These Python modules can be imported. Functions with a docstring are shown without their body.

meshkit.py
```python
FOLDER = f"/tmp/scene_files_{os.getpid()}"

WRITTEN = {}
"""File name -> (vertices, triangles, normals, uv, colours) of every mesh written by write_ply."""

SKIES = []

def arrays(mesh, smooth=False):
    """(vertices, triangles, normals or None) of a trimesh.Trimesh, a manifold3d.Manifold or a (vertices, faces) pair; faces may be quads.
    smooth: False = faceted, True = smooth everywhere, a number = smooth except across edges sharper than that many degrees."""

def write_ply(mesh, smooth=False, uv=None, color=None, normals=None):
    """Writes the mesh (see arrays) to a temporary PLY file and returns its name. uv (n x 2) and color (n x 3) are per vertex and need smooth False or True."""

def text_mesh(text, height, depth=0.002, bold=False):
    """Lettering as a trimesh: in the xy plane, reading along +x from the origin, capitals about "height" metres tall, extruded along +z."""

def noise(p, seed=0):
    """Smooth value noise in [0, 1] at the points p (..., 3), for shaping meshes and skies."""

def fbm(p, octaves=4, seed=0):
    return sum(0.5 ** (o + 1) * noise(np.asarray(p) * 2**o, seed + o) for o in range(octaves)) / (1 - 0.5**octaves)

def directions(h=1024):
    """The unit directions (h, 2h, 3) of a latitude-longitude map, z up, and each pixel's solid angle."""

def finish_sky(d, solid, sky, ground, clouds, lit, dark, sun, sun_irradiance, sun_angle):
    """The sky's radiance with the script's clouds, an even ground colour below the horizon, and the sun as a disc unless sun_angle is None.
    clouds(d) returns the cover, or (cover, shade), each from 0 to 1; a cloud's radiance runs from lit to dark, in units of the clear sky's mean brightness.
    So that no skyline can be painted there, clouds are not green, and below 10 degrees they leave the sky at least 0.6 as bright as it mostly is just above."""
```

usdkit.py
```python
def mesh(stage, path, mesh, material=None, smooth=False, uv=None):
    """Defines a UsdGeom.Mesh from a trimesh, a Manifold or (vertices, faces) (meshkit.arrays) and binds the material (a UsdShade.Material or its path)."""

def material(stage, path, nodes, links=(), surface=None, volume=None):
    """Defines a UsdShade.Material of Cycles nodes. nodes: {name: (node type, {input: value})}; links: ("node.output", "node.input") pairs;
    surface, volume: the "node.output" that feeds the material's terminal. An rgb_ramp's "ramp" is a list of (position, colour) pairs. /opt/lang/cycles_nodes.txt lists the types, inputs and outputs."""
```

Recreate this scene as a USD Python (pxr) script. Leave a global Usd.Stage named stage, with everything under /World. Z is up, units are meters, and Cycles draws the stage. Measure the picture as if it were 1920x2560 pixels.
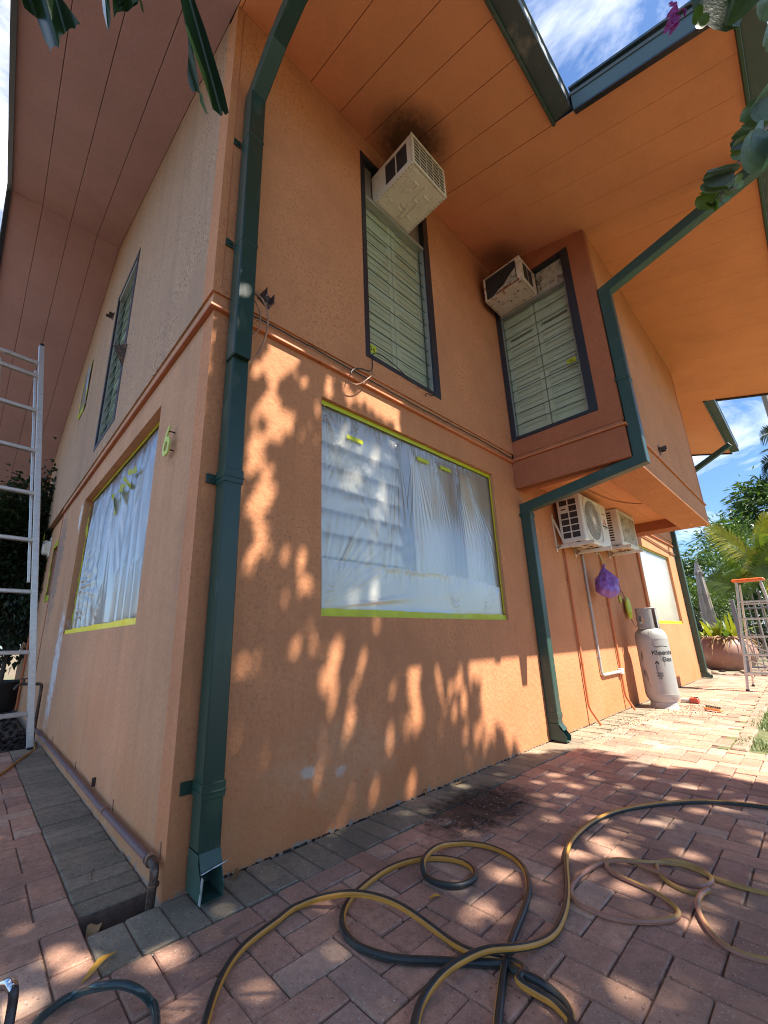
import math, random
import numpy as np, trimesh, usdkit, meshkit
from trimesh.util import concatenate as cat
from shapely.geometry import Polygon, box as sbox
from pxr import Usd, UsdGeom, UsdLux, UsdShade, Gf, Sdf

stage = Usd.Stage.CreateInMemory()
UsdGeom.SetStageUpAxis(stage, UsdGeom.Tokens.z)
UsdGeom.SetStageMetersPerUnit(stage, 1.0)
stage.SetDefaultPrim(UsdGeom.Xform.Define(stage, '/World').GetPrim())
UsdGeom.Scope.Define(stage, '/World/Looks')

# ---------------------------------------------------------------- camera, sky, sun, exposure
YAW, PITCH, ROLL = np.radians([42.99, 15.48, -1.40])
FPX, PCX, PCY = 1032.5, 960 - 52.1, 1280 + 29.4        # focal length and principal point on a 1920 x 2560 picture
CAM = np.array([-0.703, -1.929, 0.95])
_f = np.array([np.sin(YAW) * np.cos(PITCH), np.cos(YAW) * np.cos(PITCH), np.sin(PITCH)])
_r = np.array([np.cos(YAW), -np.sin(YAW), 0.0])
_u = np.cross(_r, _f)
CR = np.cos(ROLL) * _r + np.sin(ROLL) * _u
CU = -np.sin(ROLL) * _r + np.cos(ROLL) * _u
CF = _f
cam = UsdGeom.Camera.Define(stage, '/World/camera')
M = Gf.Matrix4d(*[float(v) for v in (*CR, 0, *CU, 0, *(-CF), 0, *CAM, 1)])
cam.AddTransformOp().Set(M)
HAP = 36.0
cam.CreateHorizontalApertureAttr(HAP)
cam.CreateVerticalApertureAttr(HAP * 4 / 3)
cam.CreateFocalLengthAttr(HAP * FPX / 1920)
cam.CreateHorizontalApertureOffsetAttr((960 - PCX) / 1920 * HAP)
cam.CreateVerticalApertureOffsetAttr((PCY - 1280) / 1920 * HAP)
cam.CreateClippingRangeAttr(Gf.Vec2f(0.02, 2000))
cam.CreateExposureAttr(1.55)

SUN = np.array([0.33, -1.0, 1.57]); SUN /= np.linalg.norm(SUN)
ELEV, ROT = math.asin(SUN[2]), math.atan2(SUN[0], SUN[1])
def _dir(x, y):
    d = CF + CR * (x - PCX) / FPX - CU * (y - PCY) / FPX; return d / np.linalg.norm(d)
CL1, CL2 = _dir(1640, 60), _dir(-60, 120)               # where the two banks of cloud stand
sky = UsdLux.DomeLight.Define(stage, '/World/sky')
sky.GetPrim().SetCustomDataByKey('kind', 'structure')
usdkit.material(stage, '/World/Looks/sky', {
    'sky': ('sky_texture', {'sky_type': 'single_scattering', 'sun_disc': False, 'sun_elevation': ELEV, 'sun_rotation': ROT, 'altitude': 50.0, 'air_density': 1.0, 'aerosol_density': 0.6, 'ozone_density': 2.0}),
    'tc': ('texture_coordinate', {}),
    'mp': ('mapping', {'scale': (1.0, 1.0, 2.2), 'location': (0.35, 0.1, 0.4)}),
    'n1': ('noise_texture', {'scale': 2.6, 'detail': 7.0, 'roughness': 0.62, 'distortion': 0.4}),
    'm1': ('mapping', {'scale': (1 / .55,) * 3, 'location': tuple(-CL1 / .55)}), 'g1': ('gradient_texture', {'gradient_type': 'spherical'}),
    'm2': ('mapping', {'scale': (1 / .5,) * 3, 'location': tuple(-CL2 / .5)}), 'g2': ('gradient_texture', {'gradient_type': 'spherical'}),
    'a1': ('math', {'math_type': 'multiply_add', 'value2': 0.145}), 'a2': ('math', {'math_type': 'multiply_add', 'value2': 0.22}),
    'cr': ('map_range', {'from_min': 0.53, 'from_max': 0.70, 'to_min': 0.0, 'to_max': 0.92, 'clamp': True}),
    'tint': ('mix', {'mix_type': 'multiply', 'fac': 1.0, 'color2': (0.70, 0.90, 1.12)}),
    'cl': ('mix', {'color2': (8.6, 8.8, 9.2)}),
    'bg': ('background_shader', {'strength': 0.07}),
}, [('tc.generated', 'mp.vector'), ('mp.vector', 'n1.vector'), ('n1.fac', 'a1.value3'), ('tc.generated', 'm1.vector'), ('m1.vector', 'g1.vector'), ('g1.fac', 'a1.value1'), ('tc.generated', 'm2.vector'), ('m2.vector', 'g2.vector'), ('g2.fac', 'a2.value1'), ('a1.value', 'a2.value3'), ('a2.value', 'cr.value'), ('sky.color', 'tint.color1'), ('tint.color', 'cl.color1'), ('cr.result', 'cl.fac'), ('cl.color', 'bg.color')], surface='bg.background')
UsdShade.MaterialBindingAPI.Apply(sky.GetPrim()).Bind(UsdShade.Material.Get(stage, '/World/Looks/sky'))

sun = UsdLux.DistantLight.Define(stage, '/World/sun')
sun.CreateNormalizeAttr(True)
sun.CreateIntensityAttr(1.25)
sun.CreateAngleAttr(0.47)
sun.CreateColorAttr(Gf.Vec3f(1.0, 0.93, 0.82))
_z = SUN; _x = np.cross([0, 0, 1.0], _z); _x /= np.linalg.norm(_x); _y = np.cross(_z, _x)
sun.AddTransformOp().Set(Gf.Matrix4d(*[float(v) for v in (*_x, 0, *_y, 0, *_z, 0, 0, 0, 30, 1)]))

# ---------------------------------------------------------------- helpers
def ray(x, y): return CF + CR * (x - PCX) / FPX - CU * (y - PCY) / FPX
def onx(p, x=0.0): d = ray(*p); return CAM + d * (x - CAM[0]) / d[0]
def ony(p, y=0.0): d = ray(*p); return CAM + d * (y - CAM[1]) / d[1]
def onz(p, z=0.0): d = ray(*p); return CAM + d * (z - CAM[2]) / d[2]
def at(p, depth): d = ray(*p); return CAM + d * depth / (d @ CF)
def proj(P):
    v = np.asarray(P, float) - CAM; z = v @ CF
    return np.stack([PCX + FPX * (v @ CR) / z, PCY - FPX * (v @ CU) / z, z], -1)

used = {}
def fresh(parent, name):
    k = (parent, name); n = used.get(k, 0); used[k] = n + 1
    return f'{parent}/{name}' if n == 0 else f'{parent}/{name}_{n:03d}'
def path_of(parent): return '/World' if parent is None else (parent if isinstance(parent, str) else str(parent.GetPath()))
def data(p, **kw):
    for k, v in kw.items():
        if v is not None: p.SetCustomDataByKey(k, v)
    return p
def thing(name, label, category, loc=(0, 0, 0), rz=0.0, group=None):
    x = UsdGeom.Xform.Define(stage, fresh('/World', name))
    if any(loc): x.AddTranslateOp().Set(Gf.Vec3d(*map(float, loc)))
    if rz: x.AddRotateZOp().Set(float(rz))
    return data(x.GetPrim(), label=label, category=category, group=group)
def sub(parent, name, label=None):
    return data(UsdGeom.Xform.Define(stage, fresh(path_of(parent), name)).GetPrim(), label=label)
def obj(name, mesh, mat, parent=None, smooth=False, label=None, category=None, group=None, kind=None):
    p = usdkit.mesh(stage, fresh(path_of(parent), name), mesh, mats[mat], smooth).GetPrim()
    return data(p, label=label, category=category, group=group, kind=kind)
def copy(src, loc, rz, label):
    was = src.GetCustomData()
    x = UsdGeom.Xform.Define(stage, fresh('/World', src.GetName()))
    p = x.GetPrim()
    p.GetReferences().AddInternalReference(src.GetPath()); p.SetInstanceable(True)
    x.ClearXformOpOrder()
    x.AddTranslateOp().Set(Gf.Vec3d(*map(float, loc))); x.AddRotateZOp().Set(float(rz))
    return data(p, label=label, category=was['category'], group=was.get('group'))

def bx(x0, x1, y0, y1, z0, z1, c=0.0):
    """Box between the limits, its edges chamfered by c."""
    lo, hi = np.minimum([x0, y0, z0], [x1, y1, z1]).astype(float), np.maximum([x0, y0, z0], [x1, y1, z1]).astype(float)
    if c <= 0:
        return trimesh.creation.box(bounds=[lo, hi])
    c = min(c, 0.45 * float((hi - lo).min()))
    pts = []
    for sx in (0, 1):
        for sy in (0, 1):
            for sz in (0, 1):
                s = np.array([sx, sy, sz]); p = np.where(s, hi, lo); d = np.where(s, -c, c)
                for k in range(3):
                    q = p + d; q[k] = p[k]; pts.append(q)
    return trimesh.convex.convex_hull(np.array(pts))
def bar(a, b, w, t, up=(0, 0, 1), c=0.0):
    """Rectangular bar from a to b: w across, t along the up hint."""
    a, b = np.asarray(a, float), np.asarray(b, float); L = np.linalg.norm(b - a); d = (b - a) / L
    s = np.cross(d, up); s /= np.linalg.norm(s); n = np.cross(s, d)
    m = bx(-w / 2, w / 2, 0, L, -t / 2, t / 2, c)
    T = np.eye(4); T[:3, 0], T[:3, 1], T[:3, 2], T[:3, 3] = s, d, n, a
    m.apply_transform(T); return m
def frames(P, closed=False):
    P = np.asarray(P, float); T = np.gradient(P, axis=0); T /= np.linalg.norm(T, axis=1, keepdims=True)
    n = np.cross(T[0], [0, 0, 1.0]); 
    if np.linalg.norm(n) < 1e-3: n = np.cross(T[0], [1.0, 0, 0])
    n /= np.linalg.norm(n); N = [n]
    for i in range(1, len(P)):
        n = N[-1] - T[i] * (N[-1] @ T[i]); N.append(n / np.linalg.norm(n))
    N = np.array(N); return P, T, N, np.cross(T, N)
def tube(P, r, n=10, cap=True):
    P, T, N, B = frames(P); r = np.broadcast_to(r, (len(P),))
    a = np.linspace(0, 2 * np.pi, n, endpoint=False)
    V = (P[:, None] + r[:, None, None] * (np.cos(a)[None, :, None] * N[:, None] + np.sin(a)[None, :, None] * B[:, None])).reshape(-1, 3)
    F = []
    for i in range(len(P) - 1):
        for j in range(n):
            k = (j + 1) % n; F += [[i * n + j, i * n + k, (i + 1) * n + k], [i * n + j, (i + 1) * n + k, (i + 1) * n + j]]
    if cap:
        V = np.vstack([V, P[0], P[-1]]); m = len(P) * n
        for j in range(n):
            k = (j + 1) % n; F += [[m, k, j], [m + 1, (len(P) - 1) * n + j, (len(P) - 1) * n + k]]
    return trimesh.Trimesh(V, F, process=False)
def spline(P, n=60):
    """Smooth curve through the points."""
    from scipy.interpolate import CubicSpline
    P = np.asarray(P, float); t = np.r_[0, np.cumsum(np.sqrt(np.linalg.norm(np.diff(P, axis=0), axis=1)))]
    return CubicSpline(t, P)(np.linspace(0, t[-1], n))
def lathe(prof, n=32, loc=(0, 0, 0)):
    m = trimesh.creation.revolve(np.asarray(prof, float), sections=n); m.apply_translation(loc); return m
def disc(c, nrm, r, t=0.002, n=16):
    m = trimesh.creation.cylinder(radius=r, height=t, sections=n)
    m.apply_transform(trimesh.geometry.align_vectors([0, 0, 1], nrm)); m.apply_translation(c); return m
def plate(poly, t):
    return trimesh.creation.extrude_polygon(poly, t, engine='earcut')
def T_F(m, y=0.0, x=0.0, z=0.0):
    """local (along the wall, up, outwards) -> the long wall that faces -y"""
    m = m.copy(); m.apply_transform(np.array([[1, 0, 0, x], [0, 0, -1, y], [0, 1, 0, z], [0, 0, 0, 1.0]])); return m
def T_L(m, x=0.0, y=0.0, z=0.0):
    """local (along the wall towards -y, up, outwards) -> a wall that faces -x"""
    m = m.copy(); m.apply_transform(np.array([[0, 0, -1, x], [-1, 0, 0, y], [0, 1, 0, z], [0, 0, 0, 1.0]])); return m
def miter(path, h, endtrim=0.0):
    P = np.asarray(path, float).copy()
    if endtrim:
        for i, j in ((0, 1), (-1, -2)):
            d = P[j] - P[i]; P[i] += d / np.linalg.norm(d) * endtrim
    D = np.diff(P, axis=0); D /= np.linalg.norm(D, axis=1, keepdims=True); Nn = np.stack([-D[:, 1], D[:, 0]], 1)
    L, R = [], []
    for i in range(len(P)):
        if i == 0: o = Nn[0]
        elif i == len(P) - 1: o = Nn[-1]
        else:
            o = Nn[i - 1] + Nn[i]; o = o / (o @ Nn[i])
        L.append(P[i] + o * h); R.append(P[i] - o * h)
    return np.array(L), np.array(R)
def ductyz(path, x0, x1, d, c=0.006):
    """Square pipe that follows a path of (y, z) points, x0 to x1 wide and d deep, mitred at the bends."""
    n = len(path); V = []
    for x, k in ((x0, c), (x0 + c, 0), (x1 - c, 0), (x1, c)):
        L, R = miter(path, d / 2 - k, k)
        ring = np.vstack([L, R[::-1]]); V.append(np.column_stack([np.full(len(ring), x), ring]))
    V = np.vstack(V); m = 2 * n; F = []
    for s in range(3):
        for j in range(m):
            k = (j + 1) % m; a, b = s * m, (s + 1) * m
            F += [[a + j, a + k, b + k], [a + j, b + k, b + j]]
    for s, o in ((0, 1), (3, -1)):
        a = s * m
        for i in range(n - 1):
            q = [a + i, a + i + 1, a + m - 2 - i, a + m - 1 - i]
            F += [[q[0], q[2], q[1]], [q[0], q[3], q[2]]][::1] if o == 1 else [[q[0], q[1], q[2]], [q[0], q[2], q[3]]]
    t = trimesh.Trimesh(V, F, process=False); trimesh.repair.fix_normals(t); return t

# ---------------------------------------------------------------- materials
L = '/World/Looks/'
mats = {}
def simple(name, col, rough=0.5, metal=0.0, var=0.12, vscale=6.0, bump=0.0, bscale=60.0, spec=0.5, stretch=(1, 1, 1), obj_coord=False, island=0.0, grime=None, gscale=3.0, glo=0.52, ghi=0.72, translucent=0.0, coat=0.0):
    """Principled surface with noise in its colour, relief, and patches of a second (grime) colour."""
    col = np.array(col, float)
    n = {'g': ('geometry', {}), 'tc': ('texture_coordinate', {}), 'm': ('mapping', {'scale': stretch}),
         'n': ('noise_texture', {'scale': vscale, 'detail': 5.0, 'roughness': 0.6}),
         'r': ('rgb_ramp', {'ramp': [(0.25, col * (1 - var)), (0.75, np.minimum(col * (1 + var), 0.95))]}),
         'p': ('principled_bsdf', {'roughness': rough, 'metallic': metal, 'specular_ior_level': spec, 'coat_weight': coat})}
    src = 'tc.object' if obj_coord else 'g.position'
    l = [(src, 'm.vector'), ('m.vector', 'n.vector'), ('n.fac', 'r.fac')]
    out = 'r.color'
    if island:
        n['iv'] = ('map_range', {'to_min': 1 - island, 'to_max': 1 + island})
        n['im'] = ('hsv', {})
        l += [('g.random_per_island', 'iv.value'), ('iv.result', 'im.value'), (out, 'im.color')]; out = 'im.color'
    if grime is not None:
        n['gn'] = ('noise_texture', {'scale': gscale, 'detail': 6.0, 'roughness': 0.65})
        n['gr'] = ('map_range', {'from_min': glo, 'from_max': ghi, 'clamp': True})
        n['gm'] = ('mix', {'color2': grime})
        l += [('m.vector', 'gn.vector'), ('gn.fac', 'gr.value'), ('gr.result', 'gm.fac'), (out, 'gm.color1')]; out = 'gm.color'
    l.append((out, 'p.base_color'))
    if bump:
        n['bn'] = ('noise_texture', {'scale': bscale, 'detail': 4.0, 'roughness': 0.6})
        n['b'] = ('bump', {'strength': 1.0, 'distance': bump})
        l += [(src, 'bn.vector'), ('bn.fac', 'b.height'), ('b.normal', 'p.normal')]
    s = 'p.BSDF'
    if translucent:
        n['t'] = ('translucent_bsdf', {}); n['mx'] = ('mix_closure', {'fac': translucent})
        n['tg'] = ('mix', {'mix_type': 'multiply', 'fac': 1.0, 'color2': (1.5, 1.6, 0.5)})
        l += [(out, 'tg.color1'), ('tg.color', 't.color'), ('p.BSDF', 'mx.closure1'), ('t.BSDF', 'mx.closure2')]; s = 'mx.closure'
    mats[name] = usdkit.material(stage, L + name, n, l, surface=s)
    return mats[name]

def stucco(name, col, speck=0.0, streak=0.14, base=True, halo=(), bump=0.0019, peel=None, blot=0.19, mott=0.12):
    """Painted cement render: blotches, runs down the wall, grit, mildew specks, damp foot, darker halo round a machine."""
    col = np.array(col, float)
    n = {'g': ('geometry', {}),
         'n': ('noise_texture', {'scale': 1.7, 'detail': 7.0, 'roughness': 0.66}),
         'r': ('rgb_ramp', {'ramp': [(0.28, col * (1 - blot)), (0.5, col), (0.74, col * (1 + blot * 0.8))]}),
         'ms': ('mapping', {'scale': (9.0, 9.0, 0.55)}), 'ns': ('noise_texture', {'scale': 1.0, 'detail': 4.0, 'roughness': 0.7}),
         'nv': ('noise_texture', {'scale': 38.0, 'detail': 7.0, 'roughness': 0.8}), 'rv': ('map_range', {'from_min': 0.3, 'from_max': 0.7, 'to_min': 1 - mott, 'to_max': 1 + mott}), 'hv': ('hsv', {}),
         'rs': ('map_range', {'from_min': 0.42, 'from_max': 0.78, 'to_min': 0.0, 'to_max': streak, 'clamp': True}),
         'mx': ('mix', {'mix_type': 'mix', 'color2': col * np.array([0.5, 0.56, 0.66])}),
         'p': ('principled_bsdf', {'roughness': 0.86, 'specular_ior_level': 0.25}),
         'bn': ('noise_texture', {'scale': 170.0, 'detail': 5.0, 'roughness': 0.7}), 'bm': ('noise_texture', {'scale': 26.0, 'detail': 3.0}),
         'ba': ('math', {'math_type': 'multiply_add', 'value2': 3.2}),
         'b': ('bump', {'strength': 1.0, 'distance': bump})}
    l = [('g.position', 'n.vector'), ('n.fac', 'r.fac'), ('g.position', 'ms.vector'), ('ms.vector', 'ns.vector'), ('ns.fac', 'rs.value'), ('rs.result', 'mx.fac'), ('g.position', 'nv.vector'), ('nv.fac', 'rv.value'), ('r.color', 'hv.color'), ('rv.result', 'hv.value'), ('hv.color', 'mx.color1'),
         ('g.position', 'bn.vector'), ('g.position', 'bm.vector'), ('bm.fac', 'ba.value1'), ('bn.fac', 'ba.value3'), ('ba.value', 'b.height'), ('b.normal', 'p.normal')]
    out = 'mx.color'
    if speck:
        n['kn'] = ('noise_texture', {'scale': 48.0, 'detail': 3.0, 'roughness': 0.75}); n['kr'] = ('map_range', {'from_min': 0.55, 'from_max': 0.61, 'clamp': True})
        n['km'] = ('noise_texture', {'scale': 1.7, 'detail': 3.0}); n['kq'] = ('map_range', {'from_min': 0.36, 'from_max': 0.62, 'to_max': speck, 'clamp': True})
        n['kk'] = ('math', {'math_type': 'multiply'}); n['kx'] = ('mix', {'color2': col * 0.22})
        l += [('g.position', 'kn.vector'), ('kn.fac', 'kr.value'), ('g.position', 'km.vector'), ('km.fac', 'kq.value'), ('kr.result', 'kk.value1'), ('kq.result', 'kk.value2'), ('kk.value', 'kx.fac'), (out, 'kx.color1')]; out = 'kx.color'
    if base:
        n['sx'] = ('separate_xyz', {}); n['bh'] = ('map_range', {'from_min': 0.05, 'from_max': 0.75, 'to_min': 0.75, 'to_max': 0.0, 'clamp': True})
        n['bw'] = ('noise_texture', {'scale': 2.3, 'detail': 5.0}); n['bq'] = ('map_range', {'from_min': 0.3, 'from_max': 0.65, 'clamp': True}); n['bp'] = ('math', {'math_type': 'multiply'})
        n['bx'] = ('mix', {'color2': col * np.array([0.92, 0.74, 0.56])})
        l += [('g.position', 'sx.vector'), ('sx.z', 'bh.value'), ('g.position', 'bw.vector'), ('bw.fac', 'bq.value'), ('bh.result', 'bp.value1'), ('bq.result', 'bp.value2'), ('bp.value', 'bx.fac'), (out, 'bx.color1')]; out = 'bx.color'
        n['ph'] = ('map_range', {'from_min': 0.0, 'from_max': 0.055, 'to_min': 0.11, 'to_max': -0.28})
        n['pn'] = ('noise_texture', {'scale': 14.0, 'detail': 6.0, 'roughness': 0.7}); n['pa'] = ('math', {'math_type': 'add'}); n['pt'] = ('map_range', {'from_min': 0.56, 'from_max': 0.60, 'clamp': True})
        n['px'] = ('mix', {'color2': (0.30, 0.225, 0.17)})
        l += [('sx.z', 'ph.value'), ('g.position', 'pn.vector'), ('ph.result', 'pa.value1'), ('pn.fac', 'pa.value2'), ('pa.value', 'pt.value'), ('pt.result', 'px.fac'), (out, 'px.color1')]; out = 'px.color'
    for k, (c, r, amt) in enumerate(halo):
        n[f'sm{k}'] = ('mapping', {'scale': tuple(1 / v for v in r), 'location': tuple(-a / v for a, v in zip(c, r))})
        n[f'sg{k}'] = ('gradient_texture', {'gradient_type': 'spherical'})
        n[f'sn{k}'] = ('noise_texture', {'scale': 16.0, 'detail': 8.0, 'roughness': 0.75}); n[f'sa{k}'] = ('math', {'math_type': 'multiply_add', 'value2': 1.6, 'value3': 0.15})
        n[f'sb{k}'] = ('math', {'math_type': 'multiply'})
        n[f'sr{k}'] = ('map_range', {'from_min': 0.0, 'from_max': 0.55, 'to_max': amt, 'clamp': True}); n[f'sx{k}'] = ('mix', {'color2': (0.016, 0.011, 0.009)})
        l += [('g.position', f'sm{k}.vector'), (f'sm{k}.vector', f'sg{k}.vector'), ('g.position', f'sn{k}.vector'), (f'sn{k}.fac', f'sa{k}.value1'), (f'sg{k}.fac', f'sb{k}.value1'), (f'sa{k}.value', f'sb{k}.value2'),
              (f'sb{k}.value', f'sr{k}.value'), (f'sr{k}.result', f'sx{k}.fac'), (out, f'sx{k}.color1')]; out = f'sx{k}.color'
    for k, (c, r, colp, amt) in enumerate(peel or ()):
        n[f'qm{k}'] = ('mapping', {'scale': tuple(1 / v for v in r), 'location': tuple(-a / v for a, v in zip(c, r))}); n[f'qg{k}'] = ('gradient_texture', {'gradient_type': 'spherical'})
        n[f'qn{k}'] = ('noise_texture', {'scale': 11.0, 'detail': 6.0, 'roughness': 0.7}); n[f'qa{k}'] = ('math', {'math_type': 'multiply_add', 'value2': 3.4, 'value3': -0.9}); n[f'qb{k}'] = ('math', {'math_type': 'multiply'})
        n[f'qr{k}'] = ('map_range', {'from_min': 0.22, 'from_max': 0.5, 'to_max': amt, 'clamp': True}); n[f'qx{k}'] = ('mix', {'color2': colp})
        l += [('g.position', f'qm{k}.vector'), (f'qm{k}.vector', f'qg{k}.vector'), ('g.position', f'qn{k}.vector'), (f'qn{k}.fac', f'qa{k}.value1'), (f'qg{k}.fac', f'qb{k}.value1'), (f'qa{k}.value', f'qb{k}.value2'), (f'qb{k}.value', f'qr{k}.value'), (f'qr{k}.result', f'qx{k}.fac'), (out, f'qx{k}.color1')]; out = f'qx{k}.color'
    l.append((out, 'p.base_color'))
    mats[name] = usdkit.material(stage, L + name, n, l, surface='p.BSDF'); return mats[name]

PAINT = np.array([0.52, 0.222, 0.102])
HALO1 = ((1.50, -0.30, 5.20), (0.44, 0.40, 0.36), 0.8)  # dark halo blended into the paint round each window air conditioner
HALO2 = ((3.20, -0.22, 4.98), (0.36, 0.36, 0.46), 0.8)
_s1, _s2 = (600 + .43397 * 390, 1600 + .43397 * 765), (600 + .43397 * 580, 1600 + .43397 * 750)
def _ony(p): d = CF + CR * (p[0] - PCX) / FPX - CU * (p[1] - PCY) / FPX; return CAM - d * CAM[1] / d[1]
_s1, _s2 = _ony(_s1), _ony(_s2)
stucco('render', PAINT, speck=0.35, streak=0.22, peel=[((_s1[0], 0, _s1[2]), (0.07, 0.1, 0.05), (0.52, 0.47, 0.42), 0.8), ((_s2[0], 0, _s2[2]), (0.06, 0.1, 0.05), (0.52, 0.46, 0.40), 0.7), ((0.9, 0, 0.32), (0.7, 0.2, 0.30), (0.54, 0.30, 0.17), 0.35)])
stucco('render_side', PAINT * [0.98, 1.20, 1.38], speck=0.3, streak=0.35, peel=[((0, 3.55, 0.75), (0.3, 0.30, 0.95), (0.62, 0.58, 0.55), 0.85), ((0, 3.5, 2.35), (0.3, 0.12, 0.28), (0.66, 0.64, 0.62), 0.9), ((0, 4.75, 2.0), (0.3, 0.55, 1.3), (0.16, 0.13, 0.12), 0.7)])  # same paint as the long wall, with cooler skylight mixed into the colour
stucco('render_upper', PAINT, speck=0.45, streak=0.05, base=False, halo=(HALO1, HALO2))
stucco('render_gable', PAINT * [0.82, 1.18, 1.56], speck=1.0, streak=0.42, base=False)  # upper end wall: cool skylight tinted into the same paint
stucco('soffit_paint', PAINT * [1.36, 1.36, 1.42], streak=0.0, base=False, halo=(HALO1, HALO2), bump=0.0004, blot=0.11, mott=0.06)
stucco('soffit_end_hazed', PAINT * [0.80, 1.14, 2.3], streak=0.0, base=False, bump=0.0004, blot=0.10, mott=0.10)  # dusty end boards, with bluish lens haze tinted into the colour
stucco('bay_paint', PAINT * [0.72, 0.56, 0.55], speck=0.25, streak=0.05, base=False, halo=(HALO2,))
stucco('bay_front_paint', PAINT, speck=0.5, streak=0.12, base=False)
simple('trim_paint', PAINT * [1.02, 0.80, 0.62], 0.6, var=0.12, bump=0.0004, bscale=90, grime=(0.12, 0.06, 0.04), gscale=14, glo=0.58, ghi=0.72)
simple('ledge_paint', PAINT * [0.72, 0.58, 0.52], 0.6, var=0.15)
simple('green_metal', (0.010, 0.034, 0.022), 0.38, var=0.12, vscale=5, stretch=(1, 1, 0.3), bump=0.0003, bscale=120, grime=(0.05, 0.08, 0.065), gscale=9, glo=0.60, ghi=0.78)
simple('green_metal_old', (0.022, 0.055, 0.040), 0.42, var=0.16, vscale=6, bump=0.0003, bscale=120, grime=(0.09, 0.11, 0.09), gscale=7, glo=0.6, ghi=0.8)
simple('gutter_metal', (0.035, 0.06, 0.07), 0.42, var=0.15, vscale=5, bump=0.0003, bscale=50, grime=(0.22, 0.2, 0.2), gscale=4, glo=0.56, ghi=0.75)
simple('barge_metal', (0.07, 0.12, 0.125), 0.45, var=0.12, vscale=5, grime=(0.3, 0.34, 0.34), gscale=8, glo=0.62, ghi=0.8)
simple('dark_hole', (0.012, 0.012, 0.012), 0.8)
simple('raw_metal', (0.42, 0.43, 0.42), 0.4, metal=0.6, var=0.25, vscale=14, grime=(0.08, 0.07, 0.06), gscale=20)
simple('aluminium', (0.60, 0.59, 0.57), 0.42, metal=0.75, var=0.15, vscale=12, stretch=(1, 1, 4), bump=0.0002, bscale=200, grime=(0.55, 0.50, 0.45), gscale=16, glo=0.5, ghi=0.7)
simple('old_aluminium', (0.56, 0.53, 0.48), 0.5, metal=0.45, var=0.18, vscale=15, grime=(0.55, 0.36, 0.26), gscale=24, glo=0.58, ghi=0.66)
simple('frame_dark', (0.018, 0.02, 0.025), 0.35, var=0.1, grime=(0.10, 0.08, 0.06), gscale=30, glo=0.62, ghi=0.8)
simple('frame_steel', (0.30, 0.29, 0.26), 0.4, metal=0.5)
simple('shutter_white', (0.55, 0.55, 0.42), 0.5, var=0.06)
simple('curtain_grey', (0.84, 0.81, 0.66), 0.8, var=0.1)
simple('room_dark', (0.05, 0.045, 0.04), 0.9)
simple('ac_beige', (0.66, 0.60, 0.49), 0.48, var=0.08, vscale=9, grime=(0.20, 0.13, 0.08), gscale=22, glo=0.60, ghi=0.76, bump=0.0003, bscale=40)
simple('ac_old', (0.60, 0.52, 0.42), 0.5, var=0.12, vscale=9, grime=(0.17, 0.06, 0.025), gscale=15, glo=0.56, ghi=0.68)
simple('ac_white', (0.68, 0.66, 0.58), 0.42, var=0.06, grime=(0.34, 0.27, 0.19), gscale=18, glo=0.60, ghi=0.8)
simple('ac_dirty', (0.42, 0.38, 0.30), 0.6, var=0.3, vscale=22, grime=(0.10, 0.09, 0.06), gscale=12, glo=0.5, ghi=0.64)
simple('rust', (0.24, 0.075, 0.03), 0.85, var=0.45, vscale=40, bump=0.001, bscale=90)
simple('coil_dark', (0.035, 0.03, 0.028), 0.7, var=0.3, vscale=50)
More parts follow.
